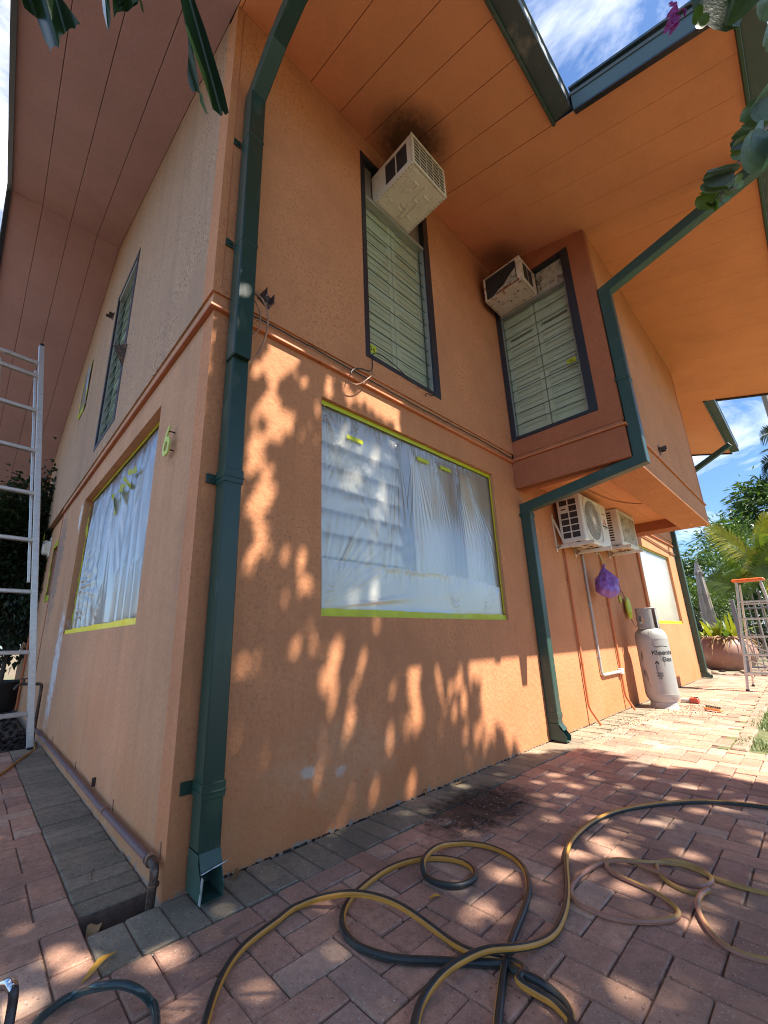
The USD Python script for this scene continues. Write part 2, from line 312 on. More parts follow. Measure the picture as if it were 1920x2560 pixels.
simple('pipe_painted', PAINT * [1.0, 0.70, 0.50], 0.6, var=0.12, grime=(0.35, 0.33, 0.3), gscale=14, glo=0.62, ghi=0.7)
simple('pipe_grey', (0.36, 0.35, 0.33), 0.5, var=0.12)
simple('pipe_white', (0.68, 0.64, 0.58), 0.5, var=0.08, grime=(0.35, 0.25, 0.18), gscale=20)
simple('pipe_mauve', (0.15, 0.085, 0.085), 0.42, var=0.2, vscale=30, grime=(0.30, 0.22, 0.2), gscale=40, glo=0.62, ghi=0.72)
simple('pipe_bronze', (0.07, 0.045, 0.035), 0.4, metal=0.3, var=0.25, vscale=30, grime=(0.25, 0.15, 0.1), gscale=35)
simple('cable_black', (0.012, 0.011, 0.010), 0.45)
simple('cable_tan', (0.30, 0.15, 0.085), 0.5)
simple('tape_lime', (0.52, 0.56, 0.015), 0.42, var=0.12, vscale=14, bump=0.0015, bscale=28, translucent=0.12)
simple('tape_yellow', (0.80, 0.66, 0.01), 0.42, var=0.10, vscale=14, bump=0.0012, bscale=28)
simple('paper_lime', (0.50, 0.56, 0.14), 0.7, var=0.2, vscale=40, bump=0.001, bscale=60)
simple('bag_purple', (0.30, 0.16, 0.62), 0.28, var=0.25, vscale=9, bump=0.004, bscale=22, translucent=0.25)
simple('bag_inside', (0.42, 0.33, 0.50), 0.6, var=0.2, vscale=14)
simple('cord', (0.45, 0.42, 0.16), 0.7, var=0.35, vscale=60)
simple('cylinder_paint', (0.31, 0.305, 0.29), 0.45, var=0.16, vscale=6, stretch=(1, 1, 0.22), bump=0.0006, bscale=18, grime=(0.10, 0.095, 0.09), gscale=12, glo=0.57, ghi=0.66)
simple('valve_red', (0.45, 0.03, 0.02), 0.4)
simple('letter_black', (0.015, 0.015, 0.015), 0.5)
simple('logo_red', (0.42, 0.03, 0.04), 0.5)
simple('letter_grey', (0.2, 0.2, 0.2), 0.5)
simple('ladder_orange', (0.72, 0.13, 0.03), 0.4, var=0.1)
simple('hose_dark', (0.022, 0.026, 0.024), 0.40, var=0.25, vscale=30, grime=(0.10, 0.075, 0.05), gscale=26, glo=0.58, ghi=0.75)
simple('hose_yellow', (0.50, 0.22, 0.03), 0.42, var=0.15, vscale=18, grime=(0.14, 0.08, 0.03), gscale=45, glo=0.64, ghi=0.74)
simple('hose_green', (0.022, 0.045, 0.046), 0.28, var=0.15, coat=0.3)
simple('hose_pink', (0.34, 0.16, 0.105), 0.45, var=0.2, vscale=12)
simple('hose_khaki', (0.36, 0.21, 0.06), 0.45, var=0.15, vscale=12)
simple('hose_brown', (0.16, 0.095, 0.045), 0.5, var=0.2)
simple('chrome', (0.7, 0.7, 0.72), 0.12, metal=1.0, var=0.05)
simple('plum_metal', (0.03, 0.017, 0.018), 0.35, var=0.2)
simple('brush_orange', (0.75, 0.28, 0.08), 0.5)
simple('bristle', (0.05, 0.03, 0.02), 0.8)
simple('tool_red', (0.42, 0.06, 0.03), 0.4)
simple('terracotta', (0.30, 0.155, 0.11), 0.55, var=0.12, vscale=3, bump=0.002, bscale=8, grime=(0.42, 0.31, 0.26), gscale=2.5, glo=0.5, ghi=0.75)
simple('fence_grey', (0.17, 0.18, 0.195), 0.42, var=0.1)
simple('umbrella_cloth', (0.30, 0.265, 0.235), 0.85, var=0.15, vscale=5, bump=0.004, bscale=14)
simple('umbrella_pole', (0.22, 0.16, 0.10), 0.6)
simple('concrete_edge', (0.30, 0.21, 0.145), 0.9, var=0.2, vscale=8, bump=0.004, bscale=30, grime=(0.20, 0.14, 0.10), gscale=7)
simple('turf', (0.13, 0.14, 0.055), 0.95, var=0.35, vscale=14, bump=0.012, bscale=45)
simple('soil', (0.060, 0.043, 0.032), 0.95, var=0.35, vscale=30, bump=0.012, bscale=45)
simple('dry_ground', (0.17, 0.122, 0.08), 0.95, var=0.25, vscale=2.5, bump=0.01, bscale=30, grime=(0.11, 0.12, 0.05), gscale=0.8, glo=0.5, ghi=0.62)
simple('joint_sand', (0.15, 0.095, 0.065), 0.95, var=0.35, vscale=40, bump=0.003, bscale=160)
simple('dry_leaf', (0.36, 0.20, 0.08), 0.7, var=0.25, vscale=40, island=0.25)
simple('yellow_leaf', (0.58, 0.30, 0.04), 0.55, var=0.2, vscale=40)
simple('twig', (0.20, 0.13, 0.085), 0.8, var=0.2, vscale=60)
simple('grit_pale', (0.62, 0.56, 0.48), 0.8, island=0.3)
simple('grit_dark', (0.035, 0.025, 0.018), 0.95, island=0.4)
simple('bark', (0.11, 0.085, 0.065), 0.9, var=0.3, vscale=14, stretch=(1, 1, 0.25), bump=0.012, bscale=22)
simple('palm_trunk', (0.18, 0.14, 0.10), 0.9, var=0.25, vscale=8, stretch=(0.3, 0.3, 6), bump=0.01, bscale=20)
simple('leaf_dark', (0.034, 0.058, 0.024), 0.42, var=0.25, vscale=3, island=0.35, translucent=0.15)
simple('leaf_mid', (0.095, 0.165, 0.045), 0.42, var=0.25, vscale=2, island=0.35, translucent=0.25)
simple('leaf_fresh', (0.105, 0.175, 0.045), 0.42, var=0.3, vscale=2, island=0.35, translucent=0.28)
simple('leaf_palm', (0.16, 0.23, 0.035), 0.38, var=0.4, vscale=1.6, island=0.35, translucent=0.25)
simple('leaf_palm_yellow', (0.46, 0.42, 0.035), 0.38, var=0.35, vscale=2.0, island=0.35, translucent=0.3, grime=(0.34, 0.13, 0.03), gscale=3.5, glo=0.58, ghi=0.72)
simple('leaf_lime', (0.34, 0.36, 0.035), 0.4, var=0.3, vscale=4, island=0.3, translucent=0.3)
simple('leaf_near', (0.060, 0.095, 0.058), 0.42, var=0.4, vscale=30, bump=0.0016, bscale=90, translucent=0.30, grime=(0.10, 0.12, 0.05), gscale=28, glo=0.62, ghi=0.72)
simple('leaf_near_pale', (0.125, 0.185, 0.125), 0.45, var=0.35, vscale=26, bump=0.0016, bscale=90, translucent=0.30, grime=(0.22, 0.25, 0.14), gscale=30, glo=0.6, ghi=0.7)
simple('leaf_near_light', (0.10, 0.165, 0.035), 0.4, var=0.25, vscale=16, translucent=0.3)
simple('palm_near', (0.018, 0.048, 0.012), 0.28, var=0.35, vscale=10, stretch=(1, 1, 0.3), bump=0.0005, bscale=150, translucent=0.12)
simple('flower_purple', (0.42, 0.06, 0.34), 0.5, var=0.25, vscale=30, translucent=0.3)
simple('roof_sheet', (0.10, 0.12, 0.12), 0.45, var=0.1)
simple('vent_white', (0.72, 0.68, 0.58), 0.45)
simple('bracket_rust', (0.045, 0.028, 0.022), 0.6, var=0.3, vscale=40, grime=(0.25, 0.12, 0.06), gscale=40)
simple('timber_grey', (0.30, 0.25, 0.20), 0.85, var=0.2, vscale=10, stretch=(8, 8, 0.6))

def paver_mat(name, col, grit=0.12):
    col = np.array(col, float)
    n = {'g': ('geometry', {}), 'oi': ('object_info', {}), 'n': ('noise_texture', {'scale': 22.0, 'detail': 8.0, 'roughness': 0.8}),
         'r': ('rgb_ramp', {'ramp': [(0.30, col * 0.62), (0.5, col), (0.70, col * 1.35)]}),
         'f': ('noise_texture', {'scale': 120.0, 'detail': 3.0, 'roughness': 0.8}), 'fr': ('map_range', {'from_min': 0.62, 'from_max': 0.70, 'clamp': True}), 'fm': ('mix', {'color2': np.minimum(col * 2.6 + 0.03, 0.6)}),
         'd': ('noise_texture', {'scale': 75.0, 'detail': 3.0, 'roughness': 0.8}), 'dr': ('map_range', {'from_min': 0.60, 'from_max': 0.68, 'to_max': 0.8, 'clamp': True}), 'dm': ('mix', {'color2': col * 0.25}),
         'l': ('noise_texture', {'scale': 1.6, 'detail': 4.0, 'roughness': 0.6}), 'lr': ('map_range', {'from_min': 0.42, 'from_max': 0.66, 'to_max': 0.85, 'clamp': True}), 'lm': ('mix', {'color2': col * np.array([0.55, 0.60, 0.62])}),
         'pm': ('mapping', {'scale': (1 / .62, 1 / .34, 1 / 0.3), 'location': (-1.62 / .62, 0.36 / .34, 0)}), 'pg': ('gradient_texture', {'gradient_type': 'spherical'}), 'pn': ('noise_texture', {'scale': 16.0, 'detail': 6.0, 'roughness': 0.7}),
         'pa': ('math', {'math_type': 'multiply_add', 'value2': 2.0, 'value3': -0.2}), 'pb': ('math', {'math_type': 'multiply'}), 'pr': ('map_range', {'from_min': 0.12, 'from_max': 0.42, 'to_max': 0.85, 'clamp': True}), 'px': ('mix', {'color2': (0.022, 0.013, 0.009)}),
         'p': ('principled_bsdf', {'roughness': 0.88, 'specular_ior_level': 0.3}),
         'bn': ('noise_texture', {'scale': 210.0, 'detail': 5.0, 'roughness': 0.75}), 'b': ('bump', {'strength': 1.0, 'distance': 0.0022})}
    l = [('g.position', 'n.vector'), ('n.fac', 'r.fac'), ('g.position', 'f.vector'), ('f.fac', 'fr.value'), ('g.position', 'd.vector'), ('d.fac', 'dr.value'), ('g.position', 'l.vector'), ('l.fac', 'lr.value'),
         ('r.color', 'lm.color1'), ('lr.result', 'lm.fac'), ('lm.color', 'dm.color1'), ('dr.result', 'dm.fac'), ('dm.color', 'fm.color1'), ('fr.result', 'fm.fac'),
         ('g.position', 'pm.vector'), ('pm.vector', 'pg.vector'), ('g.position', 'pn.vector'), ('pn.fac', 'pa.value1'), ('pg.fac', 'pb.value1'), ('pa.value', 'pb.value2'), ('pb.value', 'pr.value'), ('pr.result', 'px.fac'), ('fm.color', 'px.color1'),
         ('px.color', 'p.base_color'), ('g.position', 'bn.vector'), ('bn.fac', 'b.height'), ('b.normal', 'p.normal')]
    mats[name] = usdkit.material(stage, L + name, n, l, surface='p.BSDF')
for i, c in enumerate([(0.47, 0.255, 0.172), (0.52, 0.285, 0.19), (0.40, 0.22, 0.155), (0.55, 0.345, 0.24), (0.43, 0.265, 0.19)]):
    paver_mat(f'paver_red_{i + 1}', c)
for i, c in enumerate([(0.285, 0.225, 0.155), (0.25, 0.20, 0.14), (0.31, 0.245, 0.17)]):
    paver_mat(f'paver_grey_{i + 1}', c)

usdkit.material(stage, L + 'glass_green', {'g': ('glossy_bsdf', {'roughness': 0.05, 'color': (0.9, 1.0, 0.95)}), 't': ('transparent_bsdf', {'color': (0.965, 0.985, 0.955)}), 'f': ('layer_weight', {'blend': 0.5}), 'm': ('mix_closure', {}),
    'fp': ('math', {'math_type': 'power', 'value2': 4.0}), 'fm': ('math', {'math_type': 'multiply_add', 'value2': 0.5, 'value3': 0.03}), 'd': ('diffuse_bsdf', {'color': (0.20, 0.23, 0.17)}), 'm2': ('mix_closure', {'fac': 0.06})},
    [('f.facing', 'fp.value1'), ('fp.value', 'fm.value1'), ('fm.value', 'm.fac'), ('t.BSDF', 'm.closure1'), ('g.BSDF', 'm.closure2'), ('m.closure', 'm2.closure1'), ('d.BSDF', 'm2.closure2')], surface='m2.closure'); mats['glass_green'] = UsdShade.Material.Get(stage, L + 'glass_green')
simple('glass_edge', (0.02, 0.035, 0.03), 0.3)
def film(name, clear, col, gl=0.10):
    """Thin milky plastic sheet: part clear, part white both ways, with a soft sheen."""
    mats[name] = usdkit.material(stage, L + name, {
        't': ('refraction_bsdf', {'color': (0.95, 0.96, 0.98), 'roughness': 0.30, 'IOR': 1.12}), 'd': ('diffuse_bsdf', {'color': col}), 'tr': ('translucent_bsdf', {'color': col}), 'gg': ('glossy_bsdf', {'roughness': 0.24, 'color': (1, 1, 1)}),
        'f': ('layer_weight', {'blend': 0.35}), 'fm': ('math', {'math_type': 'multiply_add', 'value2': 0.55, 'value3': gl}), 'a': ('mix_closure', {'fac': 0.35}), 'b': ('mix_closure', {'fac': clear}), 'c': ('mix_closure', {})},
        [('d.BSDF', 'a.closure1'), ('tr.BSDF', 'a.closure2'), ('a.closure', 'b.closure1'), ('t.BSDF', 'b.closure2'), ('f.facing', 'fm.value1'), ('fm.value', 'c.fac'), ('b.closure', 'c.closure1'), ('gg.BSDF', 'c.closure2')], surface='c.closure')
film('film_clear', 0.60, (0.82, 0.78, 0.64), 0.03)
film('film_white', 0.35, (0.78, 0.74, 0.62), 0.03)
film('film_blue', 0.35, (0.62, 0.62, 0.62), 0.08)

# ================================================================ ground and paving
rng = np.random.default_rng(7)
obj('ground', bx(-90, 110, -90, 110, -0.9, -0.115), 'dry_ground', kind='structure')
W_ = 0.1148
def herring():
    """Cells of a right-angled herringbone lattice: (x0, x1, y0, y1)."""
    out = []
    for j in range(-34, 27):
        for i in range(-26, 102):
            k = (i + j) % 4
            if k == 0: out.append((i, i + 2, j, j + 1))
            elif k == 2: out.append((i, i + 1, j, j + 2))
    r = []
    for i0, i1, j0, j1 in out:
        x0, x1, y1, y0 = 0.003 + W_ * i0, 0.003 + W_ * i1, -0.256 - W_ * j0, -0.256 - W_ * j1
        r.append((x0, x1, y0, y1))
    return r
LAWN_EDGE = lambda x: -1.19 + 0.028 * (x - 4.0)
pieces = []                                                 # (x0, x1, y0, y1, colour)
for x0, x1, y0, y1 in herring():
    cx_, cy_ = (x0 + x1) / 2, (y0 + y1) / 2
    if cy_ > -0.256:
        x0 -= 0.021; x1 = min(x1 - 0.021, -0.2475); cx_ = (x0 + x1) / 2
    else:
        y1 = min(y1, -0.256)
        if x1 > 4.02 and cy_ < -1.16:
            if x0 > 4.0: continue
            x1 = min(x1, 4.02)
    if x1 - x0 < 0.03 or y1 - y0 < 0.03: continue
    if x0 < -2.6 or cy_ < -3.3 or cy_ > 3.5: continue
    pieces.append((x0, x1, y0, y1, 'red'))
x = 0.097
while x < 10.6:                                             # soldier course along the long wall
    pieces.append((x, x + 0.121, -0.250, -0.004, 'grey')); x += 0.1215
pieces.append((-0.012, 0.097 - 0.0005, -0.250, -0.004, 'grey'))
y = 0.133
while y < 3.46:                                             # soldier course along the end wall, one paver missing at the corner
    pieces.append((-0.2455, -0.004, y, y + 0.106, 'grey')); y += 0.1065
pieces += [(-0.2455, -0.131, -0.250, -0.012, 'slab'), (-0.130, -0.014, -0.250, -0.012, 'slab')]
paving = data(UsdGeom.Xform.Define(stage, '/World/paving').GetPrim(), kind='structure')
def paver_mesh(x0, x1, y0, y1, grow=0.0):
    g = 0.0022 + 0.001 * rng.random(); tz = 0.0025 * rng.normal(); 
    m = bx(x0 + g, x1 - g, y0 + g, y1 - g, -0.07, 0.0, 0.0042)
    cx_, cy_ = (x0 + x1) / 2, (y0 + y1) / 2
    a, b = rng.normal(0, 0.010, 2)
    m.vertices[:, 2] += np.clip(tz, -0.004, 0.003) + a * (m.vertices[:, 0] - cx_) + b * (m.vertices[:, 1] - cy_)
    rz = rng.normal(0, 0.006); dx, dy = m.vertices[:, 0] - cx_, m.vertices[:, 1] - cy_
    m.vertices[:, 0] -= rz * dy; m.vertices[:, 1] += rz * dx
    return m
size = []
for q in pieces:
    p = proj([(q[0] + q[1]) / 2, (q[2] + q[3]) / 2, 0.0])
    inside = -150 < p[0] < 2070 and p[1] < 2800 and p[2] > 0.15
    size.append((q[1] - q[0]) * (q[3] - q[2]) / p[2] ** 3 if inside else 0.0)
order = np.argsort(-np.array(size))
rest = {}
for n_, k in enumerate(order):
    x0, x1, y0, y1, kind = pieces[k]
    if kind == 'red': m_ = f'paver_red_{rng.choice(5, p=[.3, .22, .22, .12, .14]) + 1}'
    elif kind == 'grey': m_ = f'paver_grey_{rng.integers(3) + 1}'
    else: m_ = 'paver_grey_3'
    mesh = paver_mesh(x0, x1, y0, y1)
    if kind == 'slab': mesh.vertices[:, 2] += 0.002
    if n_ < 300 and size[k] > 0: obj('paver', mesh, m_, paving)
    else: rest.setdefault(m_, []).append(mesh)
for m_, ms in rest.items():
    obj('paver_field', cat(ms), m_, paving, kind='stuff')
# bedding sand between and below the pavers, with a pit where the paver is missing
bed = [bx(-2.7, -0.2476, -0.2562, 3.56, -0.11, -0.0095), bx(-0.2476, -0.0005, 0.1335, 3.56, -0.11, -0.0095), bx(-2.7, 10.65, -3.4, -0.2563, -0.1095, -0.0095), bx(-0.2476, -0.0128, -0.2562, -0.0118, -0.11, -0.0096), bx(-0.0127, 10.65, -0.2562, -0.0002, -0.11, -0.0094),
       bx(-0.2476, -0.0005, -0.0117, 0.1334, -0.11, -0.078)]
obj('bedding_sand', cat(bed), 'joint_sand', paving)
# lawn with its mortar edge
edge = []
for i in range(20):
    xa, xb = 4.03 + i * 0.36, 4.03 + (i + 1) * 0.36 - 0.004
    m = bx(xa, xb, LAWN_EDGE(xa) - 0.11, LAWN_EDGE(xa) + 0.0, -0.09, 0.018, 0.012)
    m = m.subdivide(); m.vertices += 0.012 * (meshkit.fbm(m.vertices * 14, 3, 5)[:, None] - 0.5) * [0.6, 1, 0.8]
    edge.append(m)
obj('kerb', cat(edge), 'concrete_edge', smooth=35, kind='structure')
obj('lawn', bx(4.05, 60, -60, -1.10, -0.1148, -0.004), 'turf', kind='structure')
obj('garden_bed', bx(-16, -2.71, -9, 3.56, -0.1146, -0.012), 'soil', kind='structure')  # unseen; dark soil added to cut warm bounce onto the end soffit
obj('garden_bed', bx(-12, -0.05, 3.57, 14, -0.1146, -0.012), 'soil', kind='structure')
def blades(n, xs, ys, z, h, w, seed, lean=0.5):
    r = np.random.default_rng(seed)
    x, y = r.uniform(*xs, n), r.uniform(*ys, n)
    return blades_at(np.column_stack([x, y, np.full(n, z)]), h, w, r, lean)
def blades_at(P, h, w, r, lean=0.5):
    n = len(P); a = r.uniform(0, 2 * np.pi, n); hh = h * r.uniform(0.5, 1.2, n); ln = lean * r.uniform(0.2, 1.2, n)
    d = np.column_stack([np.cos(a), np.sin(a), 0 * a]); s = np.column_stack([-np.sin(a), np.cos(a), 0 * a]) * (w / 2)
    up = np.column_stack([0 * a, 0 * a, hh])
    V = np.stack([P - s, P + s, P + d * (hh * ln * 0.45)[:, None] + up * 0.6 + s * 0.8, P + d * (hh * ln * 0.45)[:, None] + up * 0.6 - s * 0.8, P + d * (hh * ln)[:, None] + up * 0.95], 1).reshape(-1, 3)
    F = (np.array([[0, 1, 2], [0, 2, 3], [3, 2, 4]])[None] + 5 * np.arange(n)[:, None, None]).reshape(-1, 3)
    return trimesh.Trimesh(V, F, process=False)
g1 = blades(15000, (4.12, 9.5), (-2.9, -1.20), -0.004, 0.05, 0.006, 3, 1.2)
keep = meshkit.fbm(np.column_stack([g1.vertices[::5, 0] * 2.3, g1.vertices[::5, 1] * 2.3, 0 * g1.vertices[::5, 0]]), 3, 9) > 0.40
idx = np.nonzero(np.repeat(keep, 3))[0]
g1 = trimesh.Trimesh(g1.vertices, g1.faces[idx], process=False)
g2 = blades(9000, (9.5, 26), (-9, -1.5), -0.004, 0.09, 0.02, 4, 1.0)
obj('grass', cat([g1, g2]), 'leaf_fresh', kind='stuff', label='patchy green lawn grass beside the paving at the right', category='grass')

# ================================================================ the house
SL = 0.29; Z0 = 5.345; RIDGE = 3.8; SL2 = -0.47; XE = 10.45; YB = 8.3
def sof(y): return Z0 + SL * y if y <= RIDGE else Z0 + SL * RIDGE + SL2 * (y - RIDGE)
house = thing('house', 'two storey terracotta rendered house with dark green gutters and deep raked eaves', 'house')
def holes(outer, hs):
    return Polygon(outer, [[(a, c), (b, c), (b, d), (a, d)] for a, b, c, d in hs])
WF = (0.75, 2.868, 1.077, 2.496); WFAR = (7.70, 9.845, 1.078, 2.435)
WL = (0.80, 3.375, 1.06, 2.508); WUF = (1.145, 2.062, 2.995, 5.13); WUL = (2.22, 3.13, 3.005, 5.08)
t_ = 0.14
obj('lower_wall', T_F(plate(holes([(0, -0.1), (XE, -0.1), (XE, 2.80), (0, 2.80)], [WF, WFAR]), t_), y=t_), 'render', house)
# end wall, lower storey: local u runs towards -y, so u = -y
def hl(outer, hs): return Polygon([(-a, b) for a, b in outer], [[(-a, c), (-b, c), (-b, d), (-a, d)] for a, b, c, d in hs])
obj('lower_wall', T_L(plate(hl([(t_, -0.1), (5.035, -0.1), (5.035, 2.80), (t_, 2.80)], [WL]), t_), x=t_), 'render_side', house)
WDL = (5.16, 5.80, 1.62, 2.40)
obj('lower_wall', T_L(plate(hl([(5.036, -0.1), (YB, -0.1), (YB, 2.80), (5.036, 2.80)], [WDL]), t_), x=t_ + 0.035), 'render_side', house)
UP = 0.025
zf = Z0 - SL * UP + 0.0
obj('upper_wall', T_F(plate(holes([(-UP, 2.835), (XE + UP, 2.835), (XE + UP, zf), (-UP, zf)], [WUF]), t_), y=t_ - UP), 'render_upper', house)
y0u = t_ - UP + 0.0005
WUL2 = (4.50, 5.00, 4.30, 4.98)
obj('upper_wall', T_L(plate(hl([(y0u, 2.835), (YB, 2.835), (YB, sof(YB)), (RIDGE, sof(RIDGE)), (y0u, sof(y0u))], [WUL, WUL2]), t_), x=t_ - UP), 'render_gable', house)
obj('back_wall', cat([bx(t_ + 0.001, XE, YB - 0.15, YB - 0.02, -0.1, 4.1), bx(XE - 0.13, XE - 0.001, t_ + 0.01, YB - 0.16, -0.1, 5.2), bx(0.2, XE - 0.14, 0.2, YB - 0.2, 2.62, 2.72)]), 'render', house)
# storey band: flashing ledge and the strip of painted board above it
for xa, xb in ((-0.012, 3.318), (7.12, XE + 0.012)): obj('storey_band', bx(xa, xb, -0.012, 0.0, 2.752, 2.834), 'render', house)
obj('storey_band', bx(-0.012, 0.0, 0.0005, 5.03, 2.752, 2.834), 'render_side', house)
for xa, xb in ((-0.03, 3.319), (7.1205, XE + 0.03)): obj('storey_ledge', bx(xa, xb, -0.030, -0.0002, 2.733, 2.751, 0.003), 'trim_paint', house)
obj('storey_ledge', bx(-0.030, -0.0002, 0.0005, 5.03, 2.733, 2.751, 0.003), 'ledge_paint', house)
obj('end_pilaster', bx(-0.006, 0.03, 5.005, 5.035, -0.05, 2.732), 'ledge_paint', house)
# corner bead lines on the return of the upper wall
obj('corner_bead', bx(0.022, 0.026, -UP - 0.0025, -UP + 0.001, 2.9, 5.30), 'ledge_paint', house)

# ---- windows
def louvre_window(hole, tf, name_label, blades_at_, transom, shutter_rows=True, depth=0.055, side_gap=0.0):
    """Dark framed window of glass louvre blades with pale plantation shutters behind; local frame u, v, outwards."""
    a, b, c_, d = hole
    w = sub(house, 'window', name_label)
    e = 0.045
    fr = cat([bx(a - 0.004, a + e, c_ - 0.004, d, -depth - 0.06, 0.006, 0.003), bx(b - e - 0.03, b + 0.004, c_ - 0.004, d, -depth - 0.06, 0.006, 0.003),
              bx(a + e + 0.0005, b - e - 0.0305, c_ - 0.004, c_ + e * 0.8, -depth - 0.06, 0.006, 0.003), bx(a + e + 0.0005, b - e - 0.0305, d - e, d, -depth - 0.06, 0.004, 0.003)])
    obj('frame', tf(fr), 'frame_dark', w)
    obj('jamb_channel', tf(cat([bx(b - e - 0.045, b - e - 0.0305, c_ + e, transom - 0.02, -depth, -0.012, 0.002), bx(a + e + 0.0005, a + e + 0.009, c_ + e, transom - 0.02, -depth, -0.014, 0.002)])), 'frame_steel', w)
    obj('transom', tf(bx(a + e + 0.001, b - e - 0.031, transom - 0.018, transom + 0.012, -depth - 0.02, -0.004, 0.003)), 'frame_steel', w)
    n = blades_at_; step = (transom - 0.03 - (c_ + e)) / n
    for k in range(n):
        z = c_ + e + step * (k + 0.5)
        m = bar((a + e + 0.010, z, -0.036), (b - e - 0.046, z, -0.036), step * 1.09, 0.005, up=(0, math.sin(0.10), math.cos(0.10)), c=0.001)
        obj('louvre_blade', tf(m), 'glass_green', w)
        zb_ = z - step * 0.545; obj('blade_edge', tf(bx(a + e + 0.010, b - e - 0.046, zb_ - 0.003, zb_ + 0.0035, -0.0325, -0.0285)), 'glass_edge', w)
    # shutter panels behind the glass
    mid = (a + b) / 2 - 0.02; tw = 0.05
    back = -depth - 0.035
    st = []
    for u0, u1 in ((a + e, mid - 0.004), (mid + 0.004, b - e - 0.03)):
        H = (d - c_ - 0.12)
        for s0, s1 in ((c_ + 0.05, c_ + 0.05 + H * 0.36), (c_ + 0.055 + H * 0.36, c_ + 0.05 + H * 0.70), (c_ + 0.055 + H * 0.70, d - 0.05)):
            st += [bx(u0, u0 + tw, s0, s1, back - 0.012, back + 0.012, 0.003), bx(u1 - tw, u1, s0, s1, back - 0.012, back + 0.012, 0.003), bx(u0 + tw, u1 - tw, s0, s0 + tw, back - 0.011, back + 0.011, 0.002), bx(u0 + tw, u1 - tw, s1 - tw, s1, back - 0.011, back + 0.011, 0.002)]
            z = s0 + tw + 0.03
            while z < s1 - tw - 0.02:
                st.append(bar((u0 + tw, z, back), (u1 - tw, z, back), 0.070, 0.007, up=(0, 0.16, 0.98))); z += 0.062
    obj('shutter', tf(cat(st)), 'shutter_white', w)
    obj('backing', tf(bx(a - 0.02, b + 0.02, c_ - 0.02, d + 0.02, back - 0.10, back - 0.09)), 'curtain_grey', w)
    return w
tfF = lambda m: T_F(m, y=-UP)
tfL = lambda m: T_L(m, x=-UP)
w1 = louvre_window(WUF, tfF, 'tall louvre window with the larger air conditioner in its top', 11, 4.665)
obj('infill_panel', tfF(bx(WUF[0] + 0.047, 1.316, 4.680, 5.083, -0.06, -0.048)), 'frame_steel', w1)
obj('infill_panel', tfF(bx(1.772, WUF[1] - 0.077, 4.680, 5.083, -0.06, -0.048)), 'frame_steel', w1)
obj('infill_panel', tfF(bx(1.3165, 1.7715, 5.022, 5.083, -0.06, -0.048)), 'dark_hole', w1)
tl = lambda hole: tuple(sorted((-hole[0], -hole[1]))) + hole[2:]
w2 = louvre_window(tl(WUL), tfL, 'tall narrow louvre window on the shaded end wall', 13, 5.02)

def bay(): pass
BX, BY, BX1 = 3.33, -1.085, 7.12
BZ0, BZS = 2.445, 2.76
WB = (0.0, 0.885, 2.985, 4.965)                                  # along -y from 0.03
bay_y0 = -0.030
zt = lambda y: Z0 + SL * y
# left cheek of the bay (faces the camera side), with its window opening; its u = -y
cheek = Polygon([(UP, BZS + 0.045), (-BY, BZS + 0.045), (-BY, zt(BY)), (UP, zt(-UP))], [[(0.035, WB[2]), (0.905, WB[2]), (0.905, 4.955), (0.035, 4.955)]])
obj('bay_cheek', T_L(plate(cheek, 0.10), x=BX + 0.10), 'bay_paint', house)
obj('bay_cheek', T_L(plate(Polygon([(UP, BZS + 0.045), (-BY, BZS + 0.045), (-BY, zt(BY)), (UP, zt(-UP))]), 0.10), x=BX1), 'bay_paint', house)
obj('bay_front', T_F(plate(Polygon([(BX + 0.1005, BZS + 0.045), (BX1 - 0.1005, BZS + 0.045), (BX1 - 0.1005, zt(BY)), (BX + 0.1005, zt(BY))]), 0.10), y=BY + 0.10), 'bay_front_paint', house)
obj('bay_ledge', cat([bx(BX - 0.022, BX + 0.02, BY - 0.022, -0.0002, BZS - 0.010, BZS + 0.008, 0.003), bx(BX + 0.0205, BX1 + 0.022, BY - 0.022, BY + 0.03, BZS - 0.010, BZS + 0.008, 0.003)]), 'trim_paint', house)
obj('bay_groove', cat([bx(BX + 0.006, BX + 0.05, BY + 0.007, -0.001, BZS + 0.0085, BZS + 0.0445), bx(BX + 0.0505, BX1 - 0.006, BY + 0.007, BY + 0.05, BZS + 0.0085, BZS + 0.0445)]), 'ledge_paint', house)
# base beams of the bay round a recessed ceiling
obj('bay_beam', bx(BX, BX + 0.19, BY, -0.001, BZ0, BZS - 0.0105, 0.004), 'bay_paint', house)
obj('bay_beam', bx(BX + 0.191, BX1, BY, BY + 0.34, BZ0, BZS - 0.0105, 0.004), 'bay_front_paint', house)
obj('bay_beam', bx(BX1 - 0.33, BX1, BY + 0.341, -0.001, BZ0, BZS - 0.0105, 0.004), 'bay_paint', house)
for k, (ya, yb) in enumerate(((BY + 0.342, -0.47), (-0.467, -0.215), (-0.212, -0.002))):
    for xa, xb in ((BX + 0.1915, 5.2), (5.203, BX1 - 0.331)):
        obj('bay_ceiling_panel', bx(xa, xb, ya, yb, BZ0 + 0.145, BZ0 + 0.155, 0.0015), 'soffit_paint', house)
obj('bay_floor', bx(BX + 0.1, BX1 - 0.1, BY + 0.1, 0.0, BZS - 0.010, BZS + 0.04), 'room_dark', house)
tfB = lambda m: T_L(m, x=BX, y=0.0)
wb = louvre_window((0.035, 0.905, 2.985, 4.955), tfB, 'louvre window in the bay with the rusty air conditioner at its top', 11, 4.585)
obj('infill_panel', tfB(bx(0.54, 0.905 - 0.077, 4.605, 4.908, -0.06, -0.046)), 'ac_dirty', wb)
